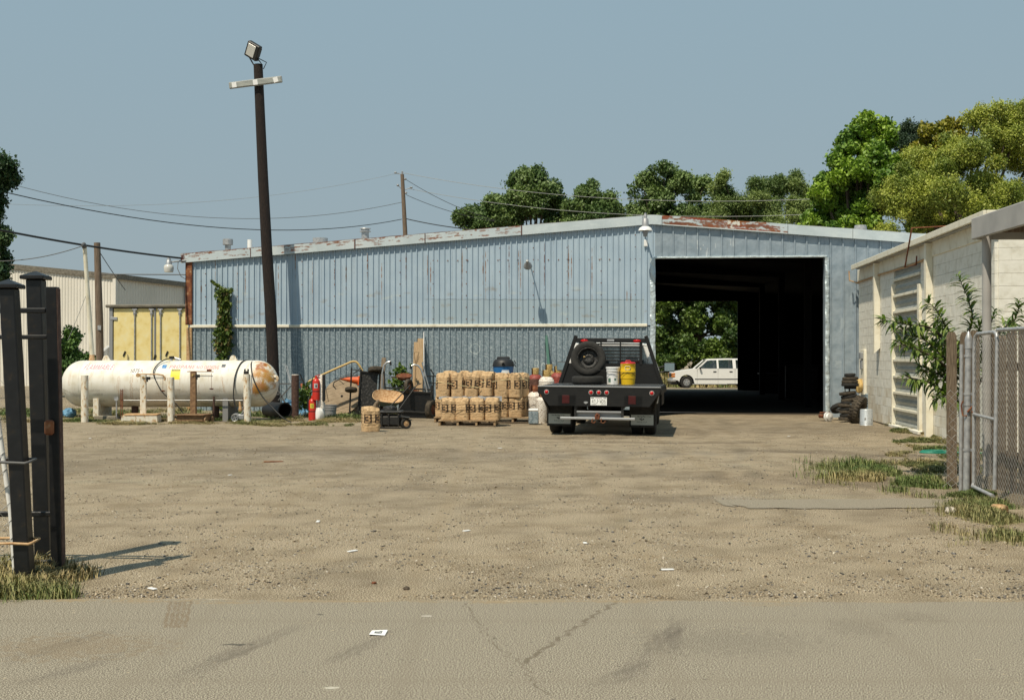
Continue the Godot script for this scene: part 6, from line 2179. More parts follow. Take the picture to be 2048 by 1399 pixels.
	m.quad(Vector3(0.9, 1.24, -4.27), Vector3(-0.9, 1.24, -4.27), Vector3(-0.7, 1.77, -3.95), Vector3(0.7, 1.77, -3.95))
	obj("windscreen", m, mt.dark_glass, t)
	for s in [-1.0, 1.0]:
		m = MB.new()
		m.quad(Vector3(s * 0.935, 1.24, -2.95), Vector3(s * 0.935, 1.24, -4.2), Vector3(s * 0.715, 1.77, -3.92), Vector3(s * 0.715, 1.77, -2.98))
		obj("side_window", m, mt.dark_glass, t)
		m = MB.new()
		m.tube([Vector3(s * 0.95, 1.28, -3.95), Vector3(s * 1.1, 1.33, -3.92)], 0.025, 6)
		m.tube([Vector3(s * 0.95, 1.18, -3.95), Vector3(s * 1.1, 1.2, -3.92)], 0.02, 6)
		m.box(Vector3(s * 1.19, 1.30, -3.9), Vector3(0.25, 0.205, 0.1), 0.03)
		var mi := obj("side_mirror", m, mt.black_plastic, t)
		m = MB.new()
		m.box(Vector3(s * 1.19, 1.30, -3.849), Vector3(0.215, 0.17, 0.004), 0.001)
		obj("mirror_glass", m, mt.mirror_glass, mi)
	m = MB.new()
	m.box(Vector3(-0.4, 1.2, -3.3), Vector3(0.62, 0.5, 0.16), 0.05)
	m.box(Vector3(0.4, 1.2, -3.3), Vector3(0.62, 0.5, 0.16), 0.05)
	m.box(Vector3(-0.4, 1.47, -3.3), Vector3(0.26, 0.14, 0.1), 0.04)
	m.box(Vector3(0.4, 1.47, -3.3), Vector3(0.26, 0.14, 0.1), 0.04)
	obj("seat", m, mt.interior_grey, t)
	m = MB.new()
	m.box(Vector3(0, 0.88, -5.05), Vector3(1.84, 0.6, 1.5), 0.12)
	obj("hood", m, mt.white_paint, t)
	# load on the deck
	var loc := func(x: float, y: float, zz: float) -> Vector3: return t.transform * Vector3(x, y, zz)
	var s1 := thing("spare_tyre", "spare tyre on a black steel rim, standing upright on the flatbed against the rack", "tyre", loc.call(-0.40, 1.115, -1.9), -0.166, "tyres on the flatbed")
	s1.rotation.x = -0.16
	m = MB.new()
	m.wheel(0.365, 0.22, 0.215)
	for i in m.v.size():
		m.v[i] += Vector3(0, 0.365, 0)
	obj("tyre", m, mt.rubber, s1)
	m = MB.new()
	m.x = Transform3D(Basis(Vector3.RIGHT, PI / 2), Vector3(0, 0.365, 0))
	m.lathe(PackedVector2Array([Vector2(0.0, -0.06), Vector2(0.13, -0.06), Vector2(0.2, -0.09), Vector2(0.216, -0.1), Vector2(0.225, 0.085), Vector2(0.212, 0.095), Vector2(0.2, 0.06), Vector2(0.17, -0.02), Vector2(0.125, -0.03), Vector2(0.11, 0.0), Vector2(0.065, 0.01), Vector2(0.06, -0.01), Vector2(0.0, -0.012)]), 28)
	var rim := obj("rim", m, mt.black_worn, s1)
	m = MB.new()
	for i in 8:
		m.ball(Vector3(0.087 * cos(TAU * i / 8), 0.365 + 0.087 * sin(TAU * i / 8), 0.008), Vector3(0.011, 0.011, 0.006), 6)
	obj("bolt_hole", m, mt.dark_hole, rim)
	m = MB.new()
	m.ball(Vector3(-0.087, 0.40, 0.02), Vector3(0.022, 0.022, 0.014), 8)
	obj("valve_cap", m, mt.collar_yellow, rim)
	m = MB.new()
	m.rod(Vector3(0.185, 0.29, 0.04), Vector3(0.205, 0.34, 0.06), 0.008, 6)
	obj("valve_stem", m, mt.chrome, rim)
	var s2 := thing("tyre", "tyre lying flat on the flatbed under the upright spare", "tyre", loc.call(-0.38, 0.958, -1.62), 0.0, "tyres on the flatbed")
	m = MB.new()
	m.x = Transform3D(Basis(Vector3.RIGHT, PI / 2), Vector3(0, 0.085, 0))
	m.wheel(0.325, 0.165, 0.19)
	obj("tread_ring", m, mt.rubber, s2)
	var bi := sheet_image(512, 256)
	for e in [[0.16, 0.36, 0.06, 0.14, 0.25, 0.42, 0.36], [0.31, 0.36, 0.08, 0.22, 0.18, 0.38, 0.31]]:
		block(bi, Rect2i(int(e[0] * 512), int(e[1] * 256), int(e[2] * 512), int(e[3] * 256)), Color(e[4], e[5], e[6], 0.9))
	for k in 9:
		block(bi, Rect2i(int(0.17 * 512), int((0.55 + k * 0.04) * 256), 36, 3), Color(0.6, 0.62, 0.58, 0.8))
		block(bi, Rect2i(int(0.31 * 512), int((0.62 + k * 0.03) * 256), 40, 3), Color(0.75, 0.72, 0.55, 0.8))
	block(bi, Rect2i(int(0.31 * 512), int(0.9 * 256), 42, 7), Color(0.15, 0.15, 0.14, 1))
	var bk := thing("bucket", "white plastic pail with green label patches on the flatbed beside the yellow cooler", "bucket", loc.call(0.125, 0.957, -1.75), -0.1)
	m = MB.new()
	m.lathe(PackedVector2Array([Vector2(0, 0), Vector2(0.122, 0), Vector2(0.132, 0.27)]), 28)
	obj("pail", m, stained(mt.white_plastic, "pail_print", bi), bk)
	m = MB.new()
	m.lathe(PackedVector2Array([Vector2(0.132, 0.27), Vector2(0.14, 0.272), Vector2(0.14, 0.282), Vector2(0.134, 0.285), Vector2(0.135, 0.31), Vector2(0.143, 0.313), Vector2(0.143, 0.323), Vector2(0.136, 0.325)]), 28)
	obj("rib_band", m, mt.white_plastic, bk)
	m = MB.new()
	m.lathe(PackedVector2Array([Vector2(0.137, 0.325), Vector2(0.147, 0.327), Vector2(0.147, 0.355), Vector2(0.13, 0.358), Vector2(0.0, 0.352)]), 28)
	obj("lid", m, mt.white_plastic, bk)
	m = MB.new()
	var arc := []
	for i in 13:
		var a := PI * i / 12.0
		arc.append(Vector3(-0.14 * cos(a), 0.26 - 0.05 * sin(a), 0.142 * sin(a)))
	m.tube(arc, 0.003, 5)
	obj("bail_handle", m, mt.wire_grey, bk)
	var co := thing("water_cooler", "yellow drinks cooler with a red lid on the flatbed", "cooler", loc.call(0.43, 0.957, -1.75), -0.166)
	m = MB.new()
	m.lathe(PackedVector2Array([Vector2(0, 0), Vector2(0.135, 0), Vector2(0.145, 0.12), Vector2(0.151, 0.122), Vector2(0.152, 0.215), Vector2(0.156, 0.25), Vector2(0.156, 0.29), Vector2(0.151, 0.30), Vector2(0.151, 0.395), Vector2(0.155, 0.40), Vector2(0.155, 0.42), Vector2(0, 0.42)]), 32)
	obj("body", m, mt.yellow_plastic, co)
	m = MB.new()
	m.lathe(PackedVector2Array([Vector2(0.155, 0.42), Vector2(0.158, 0.425), Vector2(0.156, 0.442), Vector2(0.13, 0.458), Vector2(0.0, 0.462)]), 32)
	var lid := obj("lid", m, mt.red_plastic, co)
	m = MB.new()
	m.tube([Vector3(-0.05, 0.455, 0), Vector3(-0.035, 0.485, 0), Vector3(0.035, 0.485, 0), Vector3(0.06, 0.455, 0)], 0.012, 8)
	obj("lid_grip", m, mt.red_plastic, lid)
	m = MB.new()
	m.tube([Vector3(-0.05, 0.34, 0.15), Vector3(-0.045, 0.37, 0.151), Vector3(0.045, 0.37, 0.151), Vector3(0.055, 0.34, 0.149), Vector3(0.045, 0.305, 0.15), Vector3(-0.045, 0.305, 0.15)], 0.009, 6, false, true)
	obj("handle", m, mt.strap_cream, co)
	m = MB.new()
	arc = []
	for i in 15:
		var a := PI * (0.12 + 0.76 * i / 14.0)
		arc.append(Vector3(-0.153 * cos(a), 0.15 + 0.1 * sin(a), 0.157 * sin(a)))
	m.tube(arc, 0.004, 5)
	obj("bail_handle", m, mt.black_plastic, co)
	var cd := MB.new()
	cd.tube([loc.call(-0.28, 1.27, -1.72), loc.call(0.0, 1.225, -1.6), loc.call(0.3, 1.20, -1.585), loc.call(0.5, 1.20, -1.59), loc.call(1.0, 1.15, -2.2), loc.call(1.02, 1.15, -2.55)], 0.0045, 5)
	tag(obj("cord", cd, mt.cable_black), "thin black cord stretched from the spare tyre round the cooler to the rack", "cord")


# ---------------------------------------------------------------- white estate cars
func make_car(label: String, base: Vector3, turn: float) -> Node3D:
	# front towards -x, near side towards +z
	var t := thing("estate_car", label, "car", base, turn)
	var arch := func(cx: float, r: float) -> Array:
		var p := []
		for i in 9:
			var a := PI * i / 8.0
			p.append(Vector2(cx + r * cos(a), 0.40 + r * sin(a)))
		return p
	var poly := PackedVector2Array([Vector2(5.85, 0.36), Vector2(5.22, 0.30)])
	for q in arch.call(4.72, 0.47):
		poly.append(q)
	poly.append(Vector2(4.2, 0.29))
	poly.append(Vector2(1.45, 0.29))
	for q in arch.call(0.93, 0.47):
		poly.append(q)
	for q in [Vector2(0.40, 0.5), Vector2(0.06, 0.55), Vector2(0.03, 0.96), Vector2(0.12, 1.03), Vector2(0.8, 1.14), Vector2(1.45, 1.23), Vector2(1.6, 1.25), Vector2(5.75, 1.25), Vector2(5.9, 1.0), Vector2(5.92, 0.5)]:
		poly.append(q)
	var m := MB.new()
	m.prism(poly, -0.90, 0.90)
	for i in m.v.size():
		var q := m.v[i]
		if absf(q.z) > 0.85 and q.y > 1.0:
			m.v[i].z *= 0.97
		if q.x < 0.15:
			m.v[i].z *= 0.95
	obj("body", m, mt.white_paint, t)
	m = MB.new()
	m.x = Transform3D(Basis(), Vector3.ZERO)
	var roof := [Vector2(2.2, 1.80), Vector2(2.45, 1.84), Vector2(3.6, 1.87), Vector2(5.4, 1.84), Vector2(5.65, 1.76)]
	for i in roof.size() - 1:
		var a: Vector2 = roof[i]
		var b: Vector2 = roof[i + 1]
		m.quad(Vector3(a.x, a.y, 0.74), Vector3(b.x, b.y, 0.74), Vector3(b.x, b.y + 0.03, 0), Vector3(a.x, a.y + 0.03, 0))
		m.quad(Vector3(a.x, a.y + 0.03, 0), Vector3(b.x, b.y + 0.03, 0), Vector3(b.x, b.y, -0.74), Vector3(a.x, a.y, -0.74))
		m.quad(Vector3(a.x, a.y - 0.06, 0.76), Vector3(b.x, b.y - 0.06, 0.76), Vector3(b.x, b.y, 0.74), Vector3(a.x, a.y, 0.74))
		m.quad(Vector3(b.x, b.y - 0.06, -0.76), Vector3(a.x, a.y - 0.06, -0.76), Vector3(a.x, a.y, -0.74), Vector3(b.x, b.y, -0.74))
	obj("roof", m, mt.white_paint, t)
	m = MB.new()
	for s in [-1.0, 1.0]:
		for e in [[1.62, 2.26, 0.09], [2.92, 2.9, 0.12], [3.98, 3.95, 0.2], [5.68, 5.55, 0.2]]:
			m.bar(Vector3(e[0], 1.23, s * 0.865), Vector3(e[1], 1.80, s * 0.745), e[2], 0.05, 0.01, Vector3(0, 0, 1))
	obj("pillar", m, mt.white_paint, t)
	for s in [-1.0, 1.0]:
		for e in [[1.72, 2.3, 2.86, 2.86], [2.98, 2.98, 3.88, 3.86], [4.08, 4.06, 5.6, 5.48]]:
			m = MB.new()
			m.quad(Vector3(e[0], 1.24, s * 0.86), Vector3(e[2], 1.24, s * 0.86), Vector3(e[3], 1.79, s * 0.75), Vector3(e[1], 1.79, s * 0.75))
			obj("side_window", m, mt.dark_glass, t)
	m = MB.new()
	m.quad(Vector3(1.62, 1.24, -0.82), Vector3(1.62, 1.24, 0.82), Vector3(2.26, 1.80, 0.72), Vector3(2.26, 1.80, -0.72))
	obj("windscreen", m, mt.dark_glass, t)
	m = MB.new()
	m.box(Vector3(3.4, 1.0, 0.0), Vector3(3.2, 0.4, 1.5), 0.05)
	m.box(Vector3(2.75, 1.35, 0.4), Vector3(0.18, 0.5, 0.5), 0.06)
	m.box(Vector3(2.75, 1.35, -0.4), Vector3(0.18, 0.5, 0.5), 0.06)
	m.box(Vector3(4.3, 1.3, 0.0), Vector3(0.3, 0.5, 1.4), 0.06)
	obj("interior", m, mt.interior_grey, t)
	for e in [[0.93], [4.72]]:
		for s in [-1.0, 1.0]:
			m = MB.new()
			m.wheel(0.39, 0.24, 0.215)
			var o := obj("wheel", m, mt.rubber, t)
			o.position = Vector3(e[0], 0.39, s * 0.78)
			m = MB.new()
			m.x = Transform3D(Basis(Vector3.RIGHT, PI / 2 * s), Vector3.ZERO)
			m.lathe(PackedVector2Array([Vector2(0.06, 0.09), Vector2(0.045, 0.1), Vector2(0, 0.1)]), 10)
			m.lathe(PackedVector2Array([Vector2(0.215, 0.06), Vector2(0.215, 0.1), Vector2(0.19, 0.1), Vector2(0.185, 0.03), Vector2(0.0, 0.02)]), 22)
			m.x = Transform3D()
			for i in 5:
				var a := TAU * i / 5.0 + 0.3
				m.bar(Vector3(0.04 * cos(a), 0.04 * sin(a), s * 0.085), Vector3(0.2 * cos(a), 0.2 * sin(a), s * 0.085), 0.075, 0.03, 0.006, Vector3.BACK)
			obj("alloy_rim", m, mt.alloy, o)
	for s in [-1.0, 1.0]:
		m = MB.new()
		m.box(Vector3(0.10, 0.91, s * 0.72), Vector3(0.22, 0.11, 0.34), 0.02)
		m.box(Vector3(0.10, 0.76, s * 0.72), Vector3(0.22, 0.11, 0.34), 0.02)
		obj("turn_lamp", m, mt.lens_amber, t)
		m = MB.new()
		m.box(Vector3(3.45, 0.585, s * 0.905), Vector3(4.0, 0.05, 0.03), 0.008)
		obj("side_moulding", m, mt.black_plastic, t)
		m = MB.new()
		m.box(Vector3(2.4, 0.27, s * 0.86), Vector3(2.2, 0.05, 0.1), 0.01)
		obj("rocker_strip", m, mt.alloy, t)
		for x in [2.72, 3.75]:
			m = MB.new()
			m.box(Vector3(x, 1.05, s * 0.895), Vector3(0.2, 0.07, 0.04), 0.012)
			obj("door_handle", m, mt.black_plastic, t)
		for x in [1.6, 2.92, 4.0]:
			m = MB.new()
			m.box(Vector3(x, 0.76, s * 0.8985), Vector3(0.012, 0.92, 0.008))
			obj("door_gap", m, mt.grey_paint, t)
		m = MB.new()
		m.box(Vector3(1.78, 1.28, s * 1.0), Vector3(0.12, 0.14, 0.2), 0.04)
		obj("door_mirror", m, mt.black_plastic, t)
	m = MB.new()
	m.box(Vector3(0.02, 0.84, 0.0), Vector3(0.08, 0.26, 1.1), 0.02)
	obj("grille", m, mt.black_plastic, t)
	m = MB.new()
	m.box(Vector3(0.10, 0.5, 0.0), Vector3(0.34, 0.17, 1.8), 0.04)
	obj("front_bumper", m, mt.alloy, t)
	m = MB.new()
	m.box(Vector3(0.16, 0.33, 0.0), Vector3(0.4, 0.2, 1.64), 0.04)
	m.box(Vector3(2.7, 0.3, 0), Vector3(4.6, 0.16, 1.3))
	obj("underbody", m, mt.black_plastic, t)
	m = MB.new()
	m.box(Vector3(5.95, 0.5, 0.0), Vector3(0.14, 0.17, 1.8), 0.04)
	obj("rear_bumper", m, mt.alloy, t)
	return t


func make_cars() -> void:
	var p := spot(1340.5, 77.0)
	make_car("white estate car with amber lamps, side-on in the bright far doorway", p, 0.0)
	var q := spot(112, 46.0)
	make_car("white car mostly hidden behind the propane tank and the green bush", Vector3(q.x, q.y, q.z), 0.0)


# ---------------------------------------------------------------- paper sacks on pallets
func sack_mesh(seed_: int, w: float, dp: float, h: float, crinkle: float, lean := 0.0) -> ArrayMesh:
	var f := noise(seed_, 0.09, 3)
	var r := 0.075
	var path := []
	var hx := w / 2.0
	var hz := dp / 2.0
	for k in 4:
		var a0: float = [PI, PI / 2, 0.0, -PI / 2][k]
		var c: Vector2 = [Vector2(-hx + r, -hz + r), Vector2(-hx + r, hz - r), Vector2(hx - r, hz - r), Vector2(hx - r, -hz + r)][k]
		for i in 7:
			var a: float = a0 + [PI / 2, PI / 2, PI / 2, PI / 2][k] - PI / 2 * i / 6.0
			path.append(c + Vector2(cos(a), sin(a)) * r)
	# start at the middle of the back, run by way of -x to the front
	path.append(path[0])
	var run := [0.0]
	for i in path.size() - 1:
		run.append(run[i] + path[i].distance_to(path[i + 1]))
	var total: float = run[-1]
	var P := func(u: float) -> Vector2:
		var s := fposmod(u * total - (hx - r), total)
		for i in path.size() - 1:
			if s <= run[i + 1]:
				return path[i].lerp(path[i + 1], (s - run[i]) / maxf(run[i + 1] - run[i], 1e-6))
		return path[0]
	var F := func(u: float, v: float) -> Vector3:
		var q: Vector2 = P.call(u)
		var y := clampf((v - 0.05) / 0.87, 0.0, 1.0)
		var k := 1.0
		if v < 0.05:
			k = v / 0.05 * 0.96
		elif v > 0.92:
			k = (1.0 - v) / 0.08 * 0.9
		k *= 0.97 + 0.05 * sin(PI * y)
		k *= lerpf(1.0, 0.97 + 0.05 * sin(u * 55.0 + seed_), smoothstep(0.82, 0.95, y))
		var squash := lerpf(1.0, 0.80, smoothstep(0.85, 1.0, y))
		var bump := f.get_noise_3d(q.x * 60.0, y * 40.0, q.y * 60.0) * 0.006
		bump += crinkle * sin(y * h * 95.0 + 4.0 * f.get_noise_2d(q.x * 90.0, q.y * 90.0 + y * 20.0)) * smoothstep(0.1, 0.25, y) * (1.0 - smoothstep(0.75, 0.95, y))
		var o := Vector3(q.x * k, y * h + (0.015 * sin(u * TAU * 3.0 + seed_) if v > 0.85 else 0.0), q.y * k * squash)
		o += Vector3(q.x, 0, q.y).normalized() * bump * minf(k, 1.0)
		o.x += lean * y * y
		if v > 0.92:
			o.y += 0.012 * (1.0 - k)
		return o
	var m := MB.new()
	m.sheet(F, 56, 34)
	return m.done()


func make_sacks() -> void:
	var img := sheet_image(1024, 512)
	var ik := Color(0.20, 0.155, 0.11, 0.94)
	var tan := Color(0.74, 0.60, 0.44, 1.0)
	for e in [[0.41, 1], [0.61, 1], [0.83, 1], [0.17, 1]]:
		var x := int(e[0] * 1024) - 76
		block(img, Rect2i(x, 160, 152, 168), ik)
		ink(img, "3", Rect2(x + 26, 174, 100, 140), tan, "Droid Sans")
		block(img, Rect2i(x, 138, 152, 8), Color(ik, 0.7))
		for k in 5:
			block(img, Rect2i(x + k * 31, 108, 24, 20), Color(ik, 0.55))
	for c in [0.0, 0.94, 0.72]:
		for k in 6:
			block(img, Rect2i(int(c * 1024) + k * 20 - 10, 352, 11, 15), Color(ik, 0.75))
		block(img, Rect2i(int(c * 1024) + 60, 386, 46, 44), Color(ik, 0.35))
		block(img, Rect2i(int(c * 1024) + 74, 398, 18, 18), Color(ik, 0.5))
		block(img, Rect2i(int(c * 1024) - 10, 448, 110, 3), Color(ik, 0.3))
	for i in 60:
		blot(img, Vector2(rng.randf() * 1024, rng.randf() * 512), Vector2(rng.randf_range(10, 50), rng.randf_range(6, 30)), Color(0.55, 0.40, 0.24, 0.22))
	var pm := stained(mt.paper, "sack_print", img)
	var smooth_ := []
	var crumpled := []
	for i in 4:
		smooth_.append(sack_mesh(20 + i, 0.315, 0.29, 0.53, 0.0006, [-0.01, 0.02, 0.0, 0.03][i]))
		crumpled.append(sack_mesh(40 + i, 0.312, 0.30, 0.46, 0.003, [0.0, 0.01, -0.01, 0.0][i]))
	var grp := "paper sacks printed with a 3"
	var one := func(mesh: Mesh, p: Vector3, turn: float, label: String) -> Node3D:
		var o := obj("paper_sack", mesh, pm)
		o.position = p
		o.rotation.y = turn
		tag(o, label, "sack", grp)
		return o
	var pallet := func(p: Vector3, turn: float, label: String) -> void:
		var t := thing("wooden_pallet", label, "pallet", p, turn, "pallets under the sacks")
		for i in 7:
			var m := MB.new()
			m.box(Vector3(0, 0.118, -0.52 + i * 0.173), Vector3(1.24, 0.02, 0.1), 0.003)
			obj("deck_board", m, mt.plank_wood, t)
		for x in [-0.59, -0.2, 0.2, 0.59]:
			var m := MB.new()
			m.box(Vector3(x, 0.062, 0), Vector3(0.045, 0.09, 1.1), 0.004)
			obj("stringer", m, mt.plank_wood, t)
		for z in [-0.5, 0.0, 0.5]:
			var m := MB.new()
			m.box(Vector3(0, 0.01, z), Vector3(1.24, 0.016, 0.1), 0.003)
			obj("bottom_board", m, mt.grey_wood, t)
	var words := ["first", "second", "third", "fourth", "fifth", "sixth", "seventh"]
	# rear load: two pallets, two tiers
	var rd := 27.2
	var gy := ground_y(-0.6, rd)
	pallet.call(Vector3(-1.12, gy, -rd - 0.42), -0.05, "rear pallet under the paper sacks at the mower end")
	pallet.call(Vector3(0.0 - 0.14, gy, -rd - 0.42), -0.08, "rear pallet under the paper sacks at the gas bottle end")
	var xs := [-1.56, -1.235, -0.905, -0.57, -0.245, 0.075]
	var turns := [PI * 0.97, PI / 2 + 0.1, 0.15, -0.4, PI + 0.1, -PI / 2 - 0.2]
	for i in 6:
		one.call(crumpled[i % 4], Vector3(xs[i], gy + 0.13, -rd), [-0.35, 0.2, PI, 1.4, -1.5, 0.05][i], "%s sack from the mowers in the lower tier of the rear pallets, front row" % words[i])
		var o: Node3D = one.call(smooth_[i % 4], Vector3(xs[i] + 0.0, gy + 0.575, -rd + 0.02), turns[i], "%s sack from the mowers in the upper tier of the rear pallets, front row" % words[i])
		if i == 2:
			o.rotation.z = -0.10
			o.position += Vector3(-0.03, 0.01, 0)
		if i == 3:
			o.position.y += 0.03
	for i in 3:
		one.call(crumpled[(i + 1) % 4], Vector3(-1.42 + i * 0.33, gy + 0.13, -rd - 0.31), 0.1 * i, "%s sack from the mowers in the lower tier of the rear pallets, second row" % words[i])
		one.call(smooth_[(i + 2) % 4], Vector3(-1.42 + i * 0.33, gy + 0.62, -rd - 0.32), PI / 2 * i, "%s plain-topped sack from the mowers standing proud in the second row of the rear pallets" % words[i])
	for i in 3:
		one.call(crumpled[(i + 2) % 4], Vector3(-0.42 + i * 0.32, gy + 0.13, -rd - 0.33), 0.3 * i, "%s sack behind the front row in the lower tier, gas bottle end" % words[i])
		one.call(smooth_[(i + 1) % 4], Vector3(-0.42 + i * 0.32, gy + 0.575, -rd - 0.33), 1.0 + PI * i, "%s sack behind the front row in the upper tier, gas bottle end" % words[i])
	# front load
	var fd := 25.82
	var fy := ground_y(-0.9, fd)
	pallet.call(Vector3(-0.94, fy, -fd - 0.36), -0.04, "low front pallet under the crumpled paper sacks")
	for i in 4:
		one.call(crumpled[i], Vector3(-1.37 + i * 0.315, fy + 0.13, -fd), [0.18, PI - 0.25, -0.1, 0.02][i], "%s crumpled sack from the mowers on the low front pallet" % words[i])
		one.call(crumpled[(i + 2) % 4], Vector3(-1.36 + i * 0.318, fy + 0.13, -fd - 0.31), [1.2, 0.4, PI, 0.3][i], "%s crumpled sack from the mowers in the back row of the low front pallet" % words[i])
	var lone: Node3D = one.call(sack_mesh(61, 0.33, 0.30, 0.47, 0.003), spot(741, 23.45), 0.42, "lone paper sack printed with a 3 standing apart in front of the mowers")
	lone.set_meta("group", grp)
	var m := MB.new()
	m.x = Transform3D(Basis(Vector3.BACK, -0.3), Vector3.ZERO)
	m.tube([Vector3(0, 0, 0), Vector3(0.02, 0.1, 0), Vector3(0.05, 0.17, 0.01)], [0.045, 0.04, 0.03], 7)
	var o2 := obj("rolled_paper", m, mt.grey_wood)
	o2.position = spot(748, 23.45) + Vector3(0, 0.46, 0)
	tag(o2, "grey roll of paper sticking up out of the lone sack", "paper roll")
	# torn grey plastic over the front load, straps and twine
	m = MB.new()
	var wf := noise(9, 0.12, 4)
	m.sheet(func(u: float, v: float) -> Vector3:
		var x := -0.68 + u * 1.36
		var edge := 0.40 * v - 0.10 + 0.07 * sin(u * 23.0) * sin(u * 7.0) * (1.0 - v)
		return Vector3(x, -0.004 + 0.05 * wf.get_noise_2d(x * 40.0, v * 30.0) - maxf(0.0, 0.02 - edge * 0.3), -edge + 0.0), 40, 16)
	var sh := obj("plastic_sheet", m, mt.grey_paint)
	sh.position = Vector3(-0.9, fy + 0.61, -fd - 0.03)
	tag(sh, "torn grey plastic sheet lying over the sacks on the low front pallet", "plastic sheet")
	m = MB.new()
	var pts := []
	for i in 4:
		pts.append(at([871, 900, 930, 962][i], [763, 767, 772, 775][i], rd - 0.168))
	m.tube(pts, 0.006, 5)
	pts = []
	for e in [[961, 764], [985, 763], [1010, 759], [1030, 757], [1045, 757], [1056, 761]]:
		pts.append(at(e[0], e[1], rd - 0.165))
	m.tube(pts, 0.006, 5)
	tag(obj("strap", m, mt.strap_cream), "thin cream strap tied round the upper tier of sacks on the rear pallets", "strap", "ties round the sacks")
	m = MB.new()
	pts = []
	for e in [[884, 819.5], [900, 820.5], [912, 820], [926, 819.5], [941, 818], [955, 816.5], [970, 815], [985, 812], [1004, 811]]:
		pts.append(at(e[0], e[1], fd - 0.165))
	m.tube(pts, 0.005, 5)
	tag(obj("strap", m, mt.twine), "dark twine tied round the sacks on the low front pallet", "strap", "ties round the sacks")
	# wet-and-dry vacuum on the sacks
	var vp := Vector3(-0.20, gy + 1.11, -rd - 0.50)
	var t := thing("vacuum", "blue drum vacuum cleaner with a black motor head, standing on the sacks", "vacuum cleaner", vp, 0.15)
	var vi := sheet_image(256, 64)
	ink(vi, "~~~~~", Rect2(44, 16, 34, 12), Color(0.9, 0.95, 1, 1))
	block(vi, Rect2i(46, 14, 30, 12), Color(0.88, 0.93, 0.97, 0.95))
	block(vi, Rect2i(48, 32, 22, 9), Color(0.88, 0.93, 0.97, 0.9))
	block(vi, Rect2i(72, 33, 8, 8), Color(0.5, 0.75, 0.9, 0.9))
	m = MB.new()
	m.lathe(PackedVector2Array([Vector2(0, 0), Vector2(0.225, 0), Vector2(0.24, 0.16)]), 30)
	obj("drum", m, stained(mt.blue_plastic, "vacuum_print", vi), t)
	m = MB.new()
	m.lathe(PackedVector2Array([Vector2(0.24, 0.16), Vector2(0.256, 0.162), Vector2(0.25, 0.19), Vector2(0.235, 0.26), Vector2(0.20, 0.31), Vector2(0.12, 0.345), Vector2(0.0, 0.35)]), 26)
	m.box(Vector3(0, 0.35, 0), Vector3(0.3, 0.07, 0.12), 0.03)
	var hd := obj("motor_head", m, mt.black_plastic, t)
	m = MB.new()
	m.x = Transform3D(Basis(Vector3.RIGHT, PI / 2), Vector3(-0.04, 0.215, 0.23))
	m.lathe(PackedVector2Array([Vector2(0.03, 0.0), Vector2(0.032, 0.04), Vector2(0.024, 0.04), Vector2(0.02, 0.0)]), 12)
	obj("hose_port", m, mt.dark_hole, hd)
	m = MB.new()
	m.tube([Vector3(0.24, 0.30, 0.05), Vector3(0.28, 0.24, 0.06), Vector3(0.25, 0.2, 0.08), Vector3(0.29, 0.15, 0.05)], 0.01, 6)
	obj("cord", m, mt.black_plastic, hd)


# ---------------------------------------------------------------- scrap along the wall
func tilted(o: Node3D, x := 0.0, z := 0.0) -> void:
	o.rotation.x = x
	o.rotation.z = z


